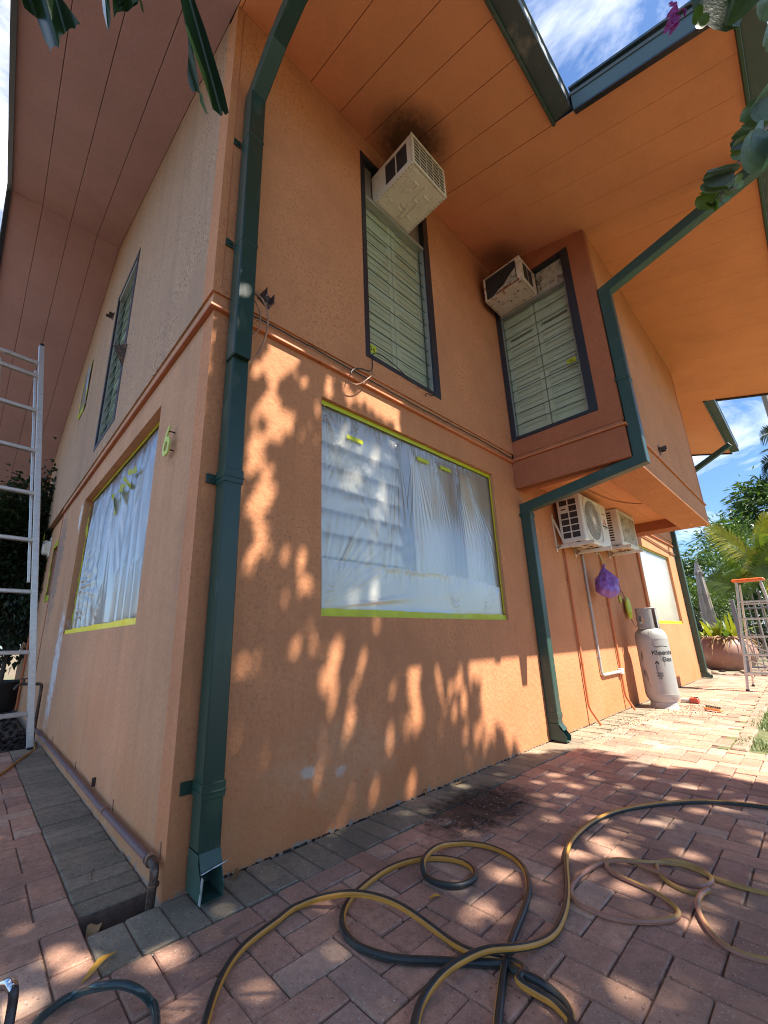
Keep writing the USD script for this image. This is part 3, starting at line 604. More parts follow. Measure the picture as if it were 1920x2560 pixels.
obj('infill_panel', tfB(bx(0.082, 0.096, 4.605, 4.908, -0.06, -0.046)), 'ac_dirty', wb)

# ---- raked soffit of grooved boards, roof deck above
def sofit_board(x0, x1, y0, y1, name='soffit_board'):
    g = 0.0022 if (x0 + x1) / 2 < 2.2 else 0.0007
    out = []
    cuts = [y0] + ([RIDGE] if y0 < RIDGE < y1 else []) + [y1]
    for a, b in zip(cuts[:-1], cuts[1:]):
        za, zb = (sof(a), sof(b)); c = 0.0025 if g > 0.001 else 0.0012; hgt = 0.012
        V = []
        for x, dz in ((x0 + g, c), (x0 + g + c, 0), (x1 - g - c, 0), (x1 - g, c), (x1 - g, hgt), (x0 + g, hgt)):
            V += [(x, a + 0.001, za + dz), (x, b - 0.001, zb + dz)]
        F = []
        for k in range(6):
            p, q = 2 * k, 2 * ((k + 1) % 6); F += [[p, q, q + 1], [p, q + 1, p + 1]]
        F += [[0, 2 * k + 2, 2 * k] for k in range(1, 5)] + [[1, 2 * k + 1, 2 * k + 3] for k in range(1, 5)]
        m = trimesh.Trimesh(V, F, process=False); trimesh.repair.fix_normals(m); out.append(m)
    return out
VX, EY, LY = -1.235, -1.285, -2.345
N0, N1, VX1 = 2.135, 8.44, 11.85
seams = [VX] + [v for v in np.arange(-0.915, 11.8, 0.3048)] + [VX1]
seams = sorted(set(list(seams) + [N0, N1]))
seams = [s for i, s in enumerate(seams) if i == 0 or s - seams[i - 1] > 0.05 or s in (N0, N1)]
for xa, xb in zip(seams[:-1], seams[1:]):
    if xb - xa < 0.02: continue
    mid = (xa + xb) / 2
    ys = LY if N0 <= mid <= N1 else EY
    yends = [(ys, -UP)] if 0 < mid < XE else [(ys, 9.4)]
    if BX + 0.05 < mid < BX1 - 0.05: yends = [(ys, BY)]
    if xa < -UP < xb: yends = None
    if yends is None:
        for m in sofit_board(xa, -UP, ys, 9.4): obj('soffit_board', m, 'soffit_end_hazed', house)
        for m in sofit_board(-UP, xb, ys, -UP): obj('soffit_board', m, 'soffit_paint', house)
        continue
    for ya, yb in yends:
        for m in sofit_board(xa, xb, ya, yb): obj('soffit_board', m, 'soffit_paint' if mid > 0 else 'soffit_end_hazed', house)
def slab(x0, x1, y0, y1, dz, th):
    V = [(x, y, sof(y) + z) for z in (dz, dz + th) for x, y in ((x0, y0), (x1, y0), (x1, y1), (x0, y1))]
    m = trimesh.Trimesh(V, [[0, 2, 1], [0, 3, 2], [4, 5, 6], [4, 6, 7], [0, 1, 5], [0, 5, 4], [1, 2, 6], [1, 6, 5], [2, 3, 7], [2, 7, 6], [3, 0, 4], [3, 4, 7]], process=False); return m
deck = [slab(VX + 0.01, VX1 - 0.01, EY + 0.01, RIDGE, 0.0125, 0.12), slab(N0 + 0.01, N1 - 0.01, LY + 0.01, EY + 0.0095, 0.0125, 0.12), slab(VX + 0.01, VX1 - 0.01, RIDGE + 0.0005, 9.4, 0.0125, 0.12)]
obj('roof_deck', cat(deck), 'dark_hole', house)
obj('roof_sheet', cat([slab(VX - 0.05, VX1 + 0.05, EY - 0.06, RIDGE, 0.142, 0.03), slab(N0 - 0.03, N1 + 0.03, LY - 0.06, EY - 0.0605, 0.142, 0.03), slab(VX - 0.05, VX1 + 0.05, RIDGE + 0.0005, 9.45, 0.142, 0.03)]), 'roof_sheet', house)
# fascia, barge boards and gutters
def eave(x0, x1, y, old=False):
    z = sof(y)
    f = obj('fascia', bx(x0, x1, y - 0.024, y, z - 0.03, z + 0.135, 0.003), 'green_metal', house)
    prof = Polygon([(-0.0245, 0.012), (-0.145, 0.0), (-0.150, 0.006), (-0.150, 0.115), (-0.160, 0.123), (-0.160, 0.128), (-0.146, 0.128), (-0.146, 0.010), (-0.028, 0.020), (-0.028, 0.1), (-0.0245, 0.1)])
    m = plate(prof, x1 - x0)                                      # (y, z) profile swept along x
    m.apply_transform(np.array([[0, 0, 1, x0], [1, 0, 0, y], [0, 1, 0, z - 0.005], [0, 0, 0, 1.0]]))
    trimesh.repair.fix_normals(m)
    obj('gutter', m, 'gutter_metal', house)
    k = x0 + 0.25
    br = []
    while k < x1:
        br.append(bx(k, k + 0.02, y - 0.146, y - 0.025, z - 0.0062, z - 0.0052 + 0.0004)); k += 0.9
    return f
eave(VX - 0.02, N0 - 0.002, EY)
eave(N0 - 0.02, N1 + 0.02, LY)
eave(N1 + 0.002, VX1 + 0.02, EY)
def barge(x, sgn, y0, y1):
    def b(dx0, dx1, dz0, dz1):
        xa, xb = sorted((x + sgn * dx0, x + sgn * dx1)); cuts = [y0] + ([RIDGE] if y0 < RIDGE < y1 else []) + [y1]
        return cat([slab(xa, xb, a, b_ - 0.0003, dz0, dz1 - dz0) for a, b_ in zip(cuts[:-1], cuts[1:])])
    obj('barge_edge', b(-0.012, 0.030, -0.030, -0.0125), 'frame_dark', house)
    obj('barge_board', b(0.0, 0.028, -0.012, 0.105), 'barge_metal', house)
    obj('barge_board', b(0.0, 0.022, 0.108, 0.19), 'barge_metal', house)
    obj('barge_cap', b(-0.0, 0.05, 0.1905, 0.212), 'gutter_metal', house)
barge(N0, -1, LY - 0.022, EY - 0.165)
barge(N1, 1, LY - 0.022, EY - 0.165)
barge(VX, -1, EY - 0.02, 9.4)
barge(VX1, 1, EY - 0.02, 9.4)

# ================================================================ plastic sheet taped over the windows
def film_sheet(hole, tf, nx, nz, w0, fans, seed, amp=0.006, sag=0.0, low=None, curtain=0.0):
    """A thin sheet in a local frame, puckered in fans of creases that start at points on its edge."""
    a, b, c_, d = hole
    U, V = np.meshgrid(np.linspace(a, b, nx), np.linspace(c_, d, nz), indexing='ij')
    Wd = np.zeros_like(U)
    r = np.random.default_rng(seed)
    for (u, v, reach, n, spread, aim) in fans:
        du, dv = U - u, V - v; rad = np.hypot(du, dv); ang = np.arctan2(dv, du)
        da = (ang - aim + np.pi) % (2 * np.pi) - np.pi
        ph = r.uniform(0, 6.28)
        wave = np.abs(np.sin(ang * n * 0.5 + ph + 0.8 * np.sin(ang * n * 0.173 + ph * 2)))
        wave = wave ** 3 * (meshkit.noise(np.stack([ang * 5 + ph * 3, rad * 2.2, 0 * rad + ph], -1), seed) * 1.9) ** 2.2 * 0.8
        Wd += amp * wave * np.clip(rad / 0.10, 0.2, 1) * np.exp(-(da / spread) ** 2) * np.exp(-(rad / reach) ** 2)
    e = np.minimum(np.minimum(U - a, b - U), np.minimum(V - c_, d - V)); tie = np.clip(e / 0.04, 0, 1)
    big = (meshkit.fbm(np.stack([U * 2.1, V * 0.8, 0 * U + seed], -1), 3, seed) - 0.5) * 0.05 * (0.3 + sag)
    fine = (meshkit.fbm(np.stack([U * 60, V * 5, 0 * U + 3], -1), 2, seed + 3) - 0.5) * 0.0016
    top = (meshkit.noise(np.stack([U * 130, V * 9, 0 * U], -1), seed) - 0.5) * 0.010 * np.exp(-((d - V) / 0.09) ** 2)
    cur = curtain * np.abs(np.sin(U * 11 + 1.3 * np.sin(U * 4.7) + V * 0.6)) * np.clip((d - V) / 0.35, 0, 1)
    Wt = w0 + (Wd + big + fine + cur) * tie + top * np.clip(e / 0.008, 0, 1)
    P = np.stack([U, V, Wt], -1).reshape(-1, 3)
    i, j = np.meshgrid(np.arange(nx - 1), np.arange(nz - 1), indexing='ij'); q = (i * nz + j).ravel()
    F = np.vstack([np.column_stack([q, q + nz, q + nz + 1]), np.column_stack([q, q + nz + 1, q + 1])])
    return tf(trimesh.Trimesh(P, F, process=False))
tf0 = lambda m: T_F(m, y=0.0)
tl0 = lambda m: T_L(m, x=0.0)
def crinkle(m, s, seed):
    m.vertices += s * (meshkit.fbm(m.vertices * 23 + seed, 3, seed)[:, None] - 0.5) * np.array([0.4, 1.0, 0.6]); return m
def strip(u0, u1, v0, v1, w, n=40, seed=0, amp=0.004):
    """A strip of tape, slightly wavy."""
    if u1 - u0 >= v1 - v0:
        t = np.linspace(u0, u1, n); A = np.column_stack([t, np.full(n, v0), np.full(n, w)]); B = np.column_stack([t, np.full(n, v1), np.full(n, w)])
    else:
        t = np.linspace(v0, v1, n); A = np.column_stack([np.full(n, u1), t, np.full(n, w)]); B = np.column_stack([np.full(n, u0), t, np.full(n, w)])
    r = np.random.default_rng(seed)
    A = A + (meshkit.fbm(A * 9 + seed, 3, seed)[:, None] - 0.5) * amp; B = B + (meshkit.fbm(B * 9 + seed + 5, 3, seed + 1)[:, None] - 0.5) * amp
    Vv = np.vstack([A, B, A + [0, 0, 0.0015], B + [0, 0, 0.0015]]); F = []
    for i in range(n - 1):
        for o, fl in ((0, 1), (2 * n, 0)):
            q = [o + i, o + i + 1, o + n + i + 1, o + n + i]
            F += ([[q[0], q[2], q[1]], [q[0], q[3], q[2]]] if fl else [[q[0], q[1], q[2]], [q[0], q[2], q[3]]])
        F += [[i, i + 1, 2 * n + i + 1], [i, 2 * n + i + 1, 2 * n + i], [n + i, 3 * n + i + 1, n + i + 1], [n + i, 3 * n + i, 3 * n + i + 1]]
    return trimesh.Trimesh(Vv, F, process=False)
# long wall window: frame, louvres and pale blinds dimly seen through the sheet
wf = sub(house, 'window', 'wide ground floor window behind milky plastic')
a, b, c_, d = WF
obj('frame', tf0(cat([bx(a, a + 0.05, c_, d, -0.135, -0.085), bx(b - 0.05, b, c_, d, -0.135, -0.085), bx(a + 0.0505, b - 0.0505, c_, c_ + 0.05, -0.135, -0.085), bx(a + 0.0505, b - 0.0505, d - 0.05, d, -0.135, -0.085)])), 'frame_dark', wf)
for u in (1.57, 2.26): obj('mullion', tf0(bx(u, u + 0.13, c_ + 0.051, d - 0.051, -0.135, -0.075)), 'frame_dark', wf)
for k in range(8):
    z = c_ + 0.13 + k * 0.155
    obj('louvre_blade', tf0(bar((a + 0.051, z, -0.11), (1.569, z, -0.11), 0.16, 0.006, up=(0, 0.45, 0.9))), 'curtain_grey', wf)
    obj('louvre_edge', tf0(bx(a + 0.051, 1.569, z + 0.075, z + 0.095, -0.098, -0.088)), 'frame_dark', wf)
obj('blind', tf0(bx(a - 0.05, b + 0.05, c_ - 0.05, d + 0.05, -0.23, -0.22)), 'curtain_grey', wf)
fs = thing('plastic_sheet', 'milky plastic sheet taped over the wide window right of the near downpipe', 'plastic sheet', group='plastic sheets over windows')
D = -math.pi / 2
fansF = [(0.80, 2.46, 0.9, 70, 0.5, D + 0.2), (1.02, 2.47, 0.6, 90, 0.6, D), (1.30, 2.46, 1.0, 60, 0.22, D - 0.05), (1.15, 2.46, 0.9, 80, 0.35, D - 0.42), (1.72, 2.47, 1.1, 80, 0.24, D + 0.02), (1.52, 2.47, 0.9, 80, 0.22, D - 0.1),
         (2.30, 2.47, 1.0, 100, 0.26, D + 0.10), (2.48, 2.46, 0.8, 90, 0.30, D + 0.25), (0.77, 1.14, 0.75, 60, 0.45, 0.9), (0.77, 1.13, 0.8, 70, 0.12, 0.12), (2.18, 1.12, 0.35, 60, 0.55, 2.2), (2.52, 1.12, 0.35, 60, 0.5, 1.0), (2.70, 2.1, 0.6, 60, 0.4, D - 0.1), (2.0, 2.47, 0.7, 110, 0.3, D)]
obj('film', film_sheet((a + 0.004, b - 0.004, c_ + 0.004, d - 0.004), tf0, 330, 190, -0.045, fansF, 11, 0.006), 'film_clear', fs, smooth=True)
ov = film_sheet((a + 0.03, b - 0.03, c_ + 0.03, 1.44), tf0, 150, 40, -0.034, [(0.80, 1.14, 0.7, 50, 0.45, 0.9), (2.18, 1.12, 0.35, 50, 0.55, 2.2), (2.52, 1.12, 0.35, 50, 0.5, 1.0), (0.8, 1.13, 0.9, 60, 0.10, 0.10)], 12, 0.005)
k_ = np.clip((ov.vertices[:, 2] - c_) / (1.44 - c_), 0, 1); ov.vertices[:, 2] -= k_ * (0.02 + 0.05 * np.clip((ov.vertices[:, 0] - 2.3) / 0.5, 0, 1) ** 2)
obj('overlap', ov, 'film_white', fs, smooth=True)
obj('tape', tf0(strip(a, b, d - 0.035, d - 0.002, -0.030, 60, 1)), 'tape_lime', fs)
obj('tape', tf0(strip(a, a + 0.016, c_ + 0.05, d - 0.036, -0.030, 50, 2)), 'tape_lime', fs)
obj('tape', tf0(strip(b - 0.024, b - 0.002, c_ + 0.06, d - 0.036, -0.030, 50, 3)), 'tape_lime', fs)
obj('tape', tf0(strip(a + 0.001, b - 0.002, c_ - 0.006, c_ + 0.045, -0.020, 60, 4, 0.014)), 'tape_lime', fs)
for p0, p1, s in (((652, 690), (712, 728), 0.03), ((1050, 812), (1118, 852), 0.034), ((1192, 868), (1242, 900), 0.03)):
    q = ony((600 + (p0[0] + p1[0]) / 2 * 0.42194, 800 + (p0[1] + p1[1]) / 2 * 0.42194), 0.03)
    m = strip(q[0] - 0.075, q[0] + 0.075, q[2] - s / 2, q[2] + s / 2, -0.030, 12, 5)
    obj('tape_patch', tf0(m), 'tape_lime', fs)
# end wall window
a, b, c_, d = WL
wl = sub(house, 'window', 'wide ground floor window on the end wall')
obj('frame', tl0(cat([bx(-b, -b + 0.05, c_, d, -0.138, -0.10), bx(-a - 0.05, -a, c_, d, -0.138, -0.10), bx(-b + 0.0505, -a - 0.0505, c_, c_ + 0.05, -0.138, -0.10), bx(-b + 0.0505, -a - 0.0505, d - 0.05, d, -0.138, -0.10)])), 'frame_dark', wl)
for u in (-2.5, -1.65): obj('mullion', tl0(bx(u, u + 0.07, c_ + 0.051, d - 0.051, -0.138, -0.09)), 'frame_dark', wl)
obj('blind', tl0(bx(-b - 0.05, -a + 0.05, c_ - 0.05, d + 0.05, -0.25, -0.24)), 'curtain_grey', wl)
fl = thing('plastic_sheet', 'bluish plastic sheet hanging in folds over the end wall window beside the house number', 'plastic sheet', group='plastic sheets over windows')
fansL = [(-1.2, 2.46, 1.0, 50, 0.5, D - 0.1), (-2.0, 2.47, 1.0, 60, 0.4, D), (-2.8, 2.46, 1.1, 50, 0.5, D), (-3.3, 1.5, 0.8, 40, 0.7, 0.0), (-3.3, 1.15, 0.6, 50, 0.5, 0.6), (-2.2, 1.1, 0.5, 50, 0.6, 1.6)]
fm_ = film_sheet((-b + 0.09, -a - 0.002, c_ + 0.004, d - 0.004), tl0, 260, 150, -0.075, fansL, 21, 0.010, 0.5, curtain=0.035)
obj('film', fm_, 'film_blue', fl, smooth=True)
ov = film_sheet((-b + 0.16, -a - 0.03, c_ + 0.02, 1.52), tl0, 120, 40, -0.052, fansL[3:], 22, 0.008, 0.3)
k_ = np.clip((ov.vertices[:, 2] - c_) / (1.52 - c_), 0, 1); ov.vertices[:, 2] -= k_ * 0.25 * np.clip((ov.vertices[:, 1] - 1.5) / 1.6, 0, 1) ** 1.3
obj('overlap', ov, 'film_white', fl, smooth=True)
obj('tape', tl0(strip(-b + 0.08, -a - 0.001, d - 0.03, d - 0.002, -0.062, 60, 6)), 'tape_lime', fl)
obj('tape', tl0(strip(-b + 0.02, -a - 0.002, c_ - 0.004, c_ + 0.042, -0.010, 60, 7, 0.014)), 'tape_yellow', fl)
obj('tape', crinkle(tl0(strip(-b + 0.04, -b + 0.10, c_ + 0.05, d - 0.08, -0.055, 70, 8, 0.05)), 0.03, 3), 'tape_lime', fl)
for k, (u, v, an) in enumerate(((-1.62, 2.20, 0.5), (-1.80, 2.15, 0.9), (-1.46, 2.24, 0.2), (-1.95, 2.10, 1.0), (-1.70, 2.17, 0.1))):
    m = strip(-0.13, 0.13, -0.016, 0.016, 0, 18, 20 + k, 0.05); m.apply_transform(trimesh.transformations.rotation_matrix(-an, [0, 0, 1])); m.apply_translation((u, v, -0.03 + 0.004 * k))
    obj('tape_patch', tl0(m), 'tape_lime', fl)
# far window on the long wall
a, b, c_, d = WFAR
wq = sub(house, 'window', 'far ground floor window beyond the gas cylinder')
obj('frame', tf0(cat([bx(a, a + 0.05, c_, d, -0.135, -0.085), bx(b - 0.05, b, c_, d, -0.135, -0.085), bx(a + 0.0505, b - 0.0505, c_, c_ + 0.05, -0.135, -0.085), bx(a + 0.0505, b - 0.0505, d - 0.05, d, -0.135, -0.085)])), 'frame_dark', wq)
obj('blind', tf0(bx(a - 0.03, b + 0.03, c_ - 0.03, d + 0.03, -0.22, -0.21)), 'curtain_grey', wq)
fr_ = thing('plastic_sheet', 'pale plastic sheet over the far window behind the gas cylinder', 'plastic sheet', group='plastic sheets over windows')
obj('film', film_sheet((a + 0.003, b - 0.003, c_ + 0.003, d - 0.003), tf0, 120, 80, -0.045, [(8.2, 2.4, 0.9, 40, 0.5, D), (9.2, 2.4, 0.9, 40, 0.5, D), (9.0, 1.1, 0.4, 40, 0.5, 1.9)], 31, 0.008), 'film_white', fr_, smooth=True)
obj('tape', tf0(strip(a, b, c_ - 0.004, c_ + 0.045, -0.016, 40, 9, 0.01)), 'tape_yellow', fr_)
obj('tape', tf0(strip(a, b, d - 0.03, d - 0.002, -0.03, 40, 10)), 'tape_lime', fr_)
# small upper and lower windows far along the end wall
tl1 = lambda m: T_L(m, x=-UP)
a, b, c_, d = WUL2
fu = thing('plastic_sheet', 'small plastic sheet with lime tape high on the end wall near the ladder top', 'plastic sheet', group='plastic sheets over windows')
obj('film', film_sheet((-b, -a, c_ - 0.05, d), tl1, 60, 60, 0.010, [(-4.6, 4.95, 0.5, 30, 0.6, D)], 41, 0.012, 0.4), 'film_blue', fu, smooth=True)
obj('tape', crinkle(tl1(strip(-b - 0.02, -a + 0.03, c_ - 0.11, c_ - 0.04, 0.014, 30, 11, 0.04)), 0.03, 5), 'tape_lime', fu)
obj('tape', tl1(strip(-a - 0.02, -a + 0.03, c_, d, 0.014, 30, 12, 0.02)), 'tape_lime', fu)
obj('tape', tl1(strip(-b - 0.03, -b + 0.02, c_, d, 0.014, 30, 13, 0.02)), 'tape_lime', fu)
a, b, c_, d = WDL
tl2 = lambda m: T_L(m, x=0.035)
fd = thing('plastic_sheet', 'greenish plastic sheet framed in lime tape low on the end wall behind the ladder', 'plastic sheet', group='plastic sheets over windows')
obj('film', film_sheet((-b, -a, c_, d), tl2, 60, 60, -0.03, [(-5.4, 2.38, 0.6, 40, 0.5, D), (-5.6, 1.65, 0.5, 40, 0.6, 1.2)], 51, 0.012, 0.4), 'film_blue', fd, smooth=True)
for q in ((-b - 0.03, -a + 0.03, c_ - 0.05, c_ + 0.03), (-b - 0.03, -a + 0.03, d - 0.03, d + 0.04), (-b - 0.04, -b + 0.03, c_, d), (-a - 0.03, -a + 0.05, c_, d)):
    obj('tape', tl2(strip(*q, 0.006, 26, 14, 0.03)), 'tape_lime', fd)

# ================================================================ downpipes
def collar(x0, x1, yb, yf, z, h=0.05, g=0.004):
    return [bx(x0 - g, x1 + g, yf - g, yb + g, z, z + h, 0.003), bx(x0 - g - .003, x1 + g + .003, yf - g - .003, yb + g + .003, z + h * 0.35, z + h * 0.5, 0.002)]
def shoe(x0, x1, yb, yf, z1, flare=0.045, torn=False):
    """Open kicked-out outlet at the foot of a square pipe."""
    t = 0.003; fl = flare
    P = lambda q, xa: np.array([(xa, y, z) for y, z in q])
    side = [(yb, z1), (yf, z1), (yf - 0.004, z1 - 0.03), (yf - fl, 0.055), (yf - fl + 0.008, 0.012), (yb, 0.02)]
    ms = []
    for xa in (x0, x1 - t):
        pl = Polygon(side); m = plate(pl, t); m.apply_transform(np.array([[0, 0, 1, xa], [1, 0, 0, 0], [0, 1, 0, 0], [0, 0, 0, 1.0]])); trimesh.repair.fix_normals(m); ms.append(m)
    ms.append(bx(x0 + t, x1 - t, yb - t, yb, 0.02, z1))
    ms.append(bar(((x0 + x1) / 2, yf + 0.001, z1 + 0.002), ((x0 + x1) / 2, yf - fl * 0.62, z1 - 0.05), x1 - x0 - 2 * t, t, up=(0, 1, 0)))
    ms.append(bar(((x0 + x1) / 2, yb - 0.01, 0.022), ((x0 + x1) / 2, yf - fl + 0.006, 0.014), x1 - x0 - 2 * t, t))
    return cat(ms)
dp = thing('downpipe', 'dark green downpipe at the near corner of the house, its foot torn open', 'downpipe', group='square green downpipes')
X0, X1 = 0.082, 0.174
obj('lower_pipe', ductyz([(-0.064, 0.16), (-0.064, 2.44)], X0, X1, 0.096), 'green_metal', dp)
obj('upper_pipe', ductyz([(-0.092, 2.405), (-0.092, 4.44), (-0.36, 4.62), (-1.38, 4.985)], X0 - 0.012, X1 - 0.004, 0.104), 'green_metal', dp)
obj('joint_collar', cat(collar(X0, X1, -0.016, -0.112, 1.70, 0.075)), 'green_metal', dp)
obj('joint_collar', cat(collar(X0, X1, -0.016, -0.112, 0.34, 0.06)), 'green_metal', dp)
obj('joint_collar', bx(X0 - 0.014, X1 - 0.002, -0.146, -0.038, 3.17, 3.19, 0.003), 'green_metal', dp)
obj('joint_collar', bx(X0 - 0.0145, X1 - 0.0015, -0.1465, -0.0375, 4.02, 4.034, 0.002), 'green_metal', dp)
for z, w in ((0.372, 0), (1.735, 0), (3.21, 1), (4.03, 1)):
    obj('wall_bracket', cat([bx(X0 - 0.05 - 0.01 * w, X0 - 0.003 - 0.012 * w, -0.012 - 0.024 * w, -0.004 - 0.024 * w, z - 0.025, z + 0.025, 0.002), disc((X0 - 0.03, -0.013 - 0.024 * w, z), (0, -1, 0), 0.008, 0.006, 10)]), 'green_metal', dp)
obj('shoe', shoe(X0, X1, -0.016, -0.112, 0.16), 'green_metal_old', dp, label='bent and torn metal outlet at the foot')
obj('torn_lip', cat([bar((X0 + 0.004, -0.142, 0.106), (X1 + 0.008, -0.150, 0.126), 0.022, 0.003, up=(0, 0.4, 1)), bar((X0 + 0.0005, -0.150, 0.014), (X0 + 0.003, -0.158, 0.10), 0.016, 0.003, up=(1, 0, 0))]), 'raw_metal', dp)
d2 = thing('downpipe', 'green downpipe that steps round the bay and drops left of the drain pipes', 'downpipe', group='square green downpipes')
Q0, Q1 = 3.365, 3.462
obj('pipe', ductyz([(-0.052, 0.155), (-0.052, 2.235), (-1.142, 2.415), (-1.142, 4.23), (-2.44, 4.615)], Q0, Q1, 0.10), 'green_metal_old', d2)
obj('joint_collar', cat(collar(Q0, Q1, -0.002, -0.102, 2.13, 0.05)), 'green_metal_old', d2)
obj('joint_collar', cat(collar(Q0, Q1, -1.092, -1.192, 3.20, 0.03)), 'green_metal_old', d2)
obj('joint_collar', cat(collar(Q0, Q1, -0.002, -0.102, 0.20, 0.05)), 'green_metal_old', d2)
obj('shoe', shoe(Q0, Q1, -0.004, -0.10, 0.155, 0.06), 'green_metal_old', d2)
obj('wall_bracket', bx(Q0 - 0.045, Q1 + 0.03, -1.094, -1.0865, 3.2, 3.23, 0.002), 'green_metal_old', d2)
obj('wall_bracket', bx(Q0 - 0.03, Q0 - 0.004, -0.012, -0.001, 2.14, 2.17, 0.002), 'green_metal_old', d2)
d3 = thing('downpipe', 'green downpipe at the far end of the house beside the big clay pot', 'downpipe', group='square green downpipes')
obj('pipe', ductyz([(-0.055, 0.12), (-0.055, 4.0), (-1.38, 4.72)], 10.43, 10.53, 0.10), 'green_metal_old', d3)
obj('shoe', shoe(10.43, 10.53, -0.005, -0.105, 0.12, 0.07), 'green_metal_old', d3)
obj('joint_collar', cat(collar(10.43, 10.53, -0.005, -0.105, 1.4, 0.04)), 'green_metal_old', d3)

# ================================================================ air conditioners
ac1 = thing('window_air_conditioner', 'beige air conditioner with embossed underside in the window beside the near downpipe', 'air conditioner', group='air conditioners in window tops')
ax0, ax1, ay0, ay1, az0, az1 = 1.322, 1.766, -0.466, 0.02, 4.682, 5.012
obj('casing', cat([bx(ax0, ax1, ay0 + 0.016, ay1, az0 + 0.012, az1, 0.005)]), 'ac_beige', ac1)
g_ = [bx(ax0 - 0.003, ax0 + 0.018, ay0, ay0 + 0.0155, az0 + 0.004, az1, 0.002), bx(ax1 - 0.018, ax1 + 0.003, ay0, ay0 + 0.0155, az0 + 0.004, az1, 0.002), bx(ax0 + 0.0185, ax1 - 0.0185, ay0, ay0 + 0.0155, az1 - 0.018, az1, 0.002), bx(ax0 + 0.0185, ax1 - 0.0185, ay0, ay0 + 0.0155, az0 + 0.004, az0 + 0.022, 0.002)]
obj('rear_frame', cat(g_), 'ac_beige', ac1)
obj('condenser', bx(ax0 + 0.019, ax1 - 0.019, ay0 + 0.0105, ay0 + 0.0158, az0 + 0.0225, az1 - 0.0185), 'coil_dark', ac1)
for k in range(1, 7):
    z = az0 + 0.022 + (az1 - az0 - 0.04) * k / 7; obj('grille_bar', bx(ax0 + 0.019, ax1 - 0.019, ay0 + 0.003, ay0 + 0.009, z - 0.0025, z + 0.0025), 'ac_beige', ac1)
for k in range(1, 5):
    x = ax0 + (ax1 - ax0) * k / 5; obj('grille_bar', bx(x - 0.0025, x + 0.0025, ay0 + 0.0005, ay0 + 0.0029, az0 + 0.0225, az1 - 0.0185), 'ac_beige', ac1)
for y0_, y1_ in ((-0.40, -0.285), (-0.27, -0.155)):
    for sx in (0, 1):
        xx = ax0 - 0.0015 if sx == 0 else ax1 - 0.0025
        obj('side_grille', bx(xx, xx + 0.004, y0_, y1_, az0 + 0.06, az1 - 0.05), 'coil_dark', ac1)
        for q in range(9):
            z = az0 + 0.07 + q * 0.022; xq = ax0 - 0.0045 if sx == 0 else ax1 + 0.0016
            if sx == 0: obj('side_slat', bx(xq, xq + 0.0029, y0_ + 0.003, y1_ - 0.003, z, z + 0.004), 'coil_dark', ac1)
pan = [bx(ax0 + 0.02, ax1 - 0.02, ay0 + 0.02, ay1 - 0.02, az0 + 0.004, az0 + 0.0115)]
pan += [bx(ax0 - 0.001, ax0 + 0.0195, ay0 + 0.0165, ay1, az0, az0 + 0.0115, 0.002), bx(ax1 - 0.0195, ax1 + 0.001, ay0 + 0.0165, ay1, az0, az0 + 0.0115, 0.002)]
obj('base_pan', cat(pan), 'ac_beige', ac1)
for q in (((1.45, -0.36), (1.50, -0.36), (1.50, -0.30), (1.44, -0.27), (1.44, -0.22)), ((1.56, -0.40), (1.56, -0.26), (1.62, -0.26)), ((1.62, -0.30), (1.62, -0.12), (1.68, -0.12)), ((1.50, -0.16), (1.58, -0.16), (1.58, -0.06)), ((1.40, -0.12), (1.44, -0.12)), ((1.56, -0.22), (1.56, -0.12), (1.50, -0.12)), ((1.68, -0.40), (1.68, -0.34), (1.60, -0.34)), ((1.40, -0.44), (1.40, -0.30))):
    for p0, p1 in zip(q[:-1], q[1:]): obj('embossing', bar((*p0, az0 + 0.001), (*p1, az0 + 0.001), 0.018, 0.009, c=0.003), 'ac_beige', ac1)
obj('drain_cover', bx(1.36, 1.45, -0.43, -0.36, az0 - 0.001, az0 + 0.0035, 0.002), 'ac_white', ac1)
obj('perforation', cat([disc((xq, ay0 + 0.035 + k * 0.03, az0 - 0.0004), (0, 0, -1), 0.0042, 0.0014, 8) for xq in (ax0 + 0.009, ax1 - 0.009) for k in range(14)]), 'dark_hole', ac1)
ac2 = thing('window_air_conditioner', 'rusty box air conditioner with damaged dark back in the bay window top', 'air conditioner', group='air conditioners in window tops')
bx0, bx1, by0, by1, bz0, bz1 = 2.992, 3.36, -0.532, -0.096, 4.602, 4.905
obj('casing', bx(bx0 + 0.016, bx1, by0, by1, bz0 + 0.006, bz1, 0.004), 'ac_old', ac2)
obj('rear_frame', cat([bx(bx0, bx0 + 0.0155, by0 - 0.002, by0 + 0.05, bz0, bz1, 0.002), bx(bx0, bx0 + 0.0155, by1 - 0.02, by1 + 0.002, bz0, bz1, 0.002), bx(bx0, bx0 + 0.0155, by0 + 0.0505, by1 - 0.0205, bz1 - 0.014, bz1, 0.002)]), 'ac_old', ac2)
obj('condenser', bx(bx0 + 0.010, bx0 + 0.0158, by0 + 0.0505, by1 - 0.0205, bz0 + 0.004, bz1 - 0.0145), 'coil_dark', ac2)
for k in range(1, 12): z = bz0 + 0.02 + k * 0.023; obj('grille_bar', bx(bx0 + 0.004, bx0 + 0.0095, by0 + 0.051, by1 - 0.021, z, z + 0.003), 'coil_dark', ac2)
lint = Polygon([(-0.48, 4.61), (-0.20, 4.61), (-0.26, 4.65), (-0.33, 4.67), (-0.40, 4.74), (-0.47, 4.79)])
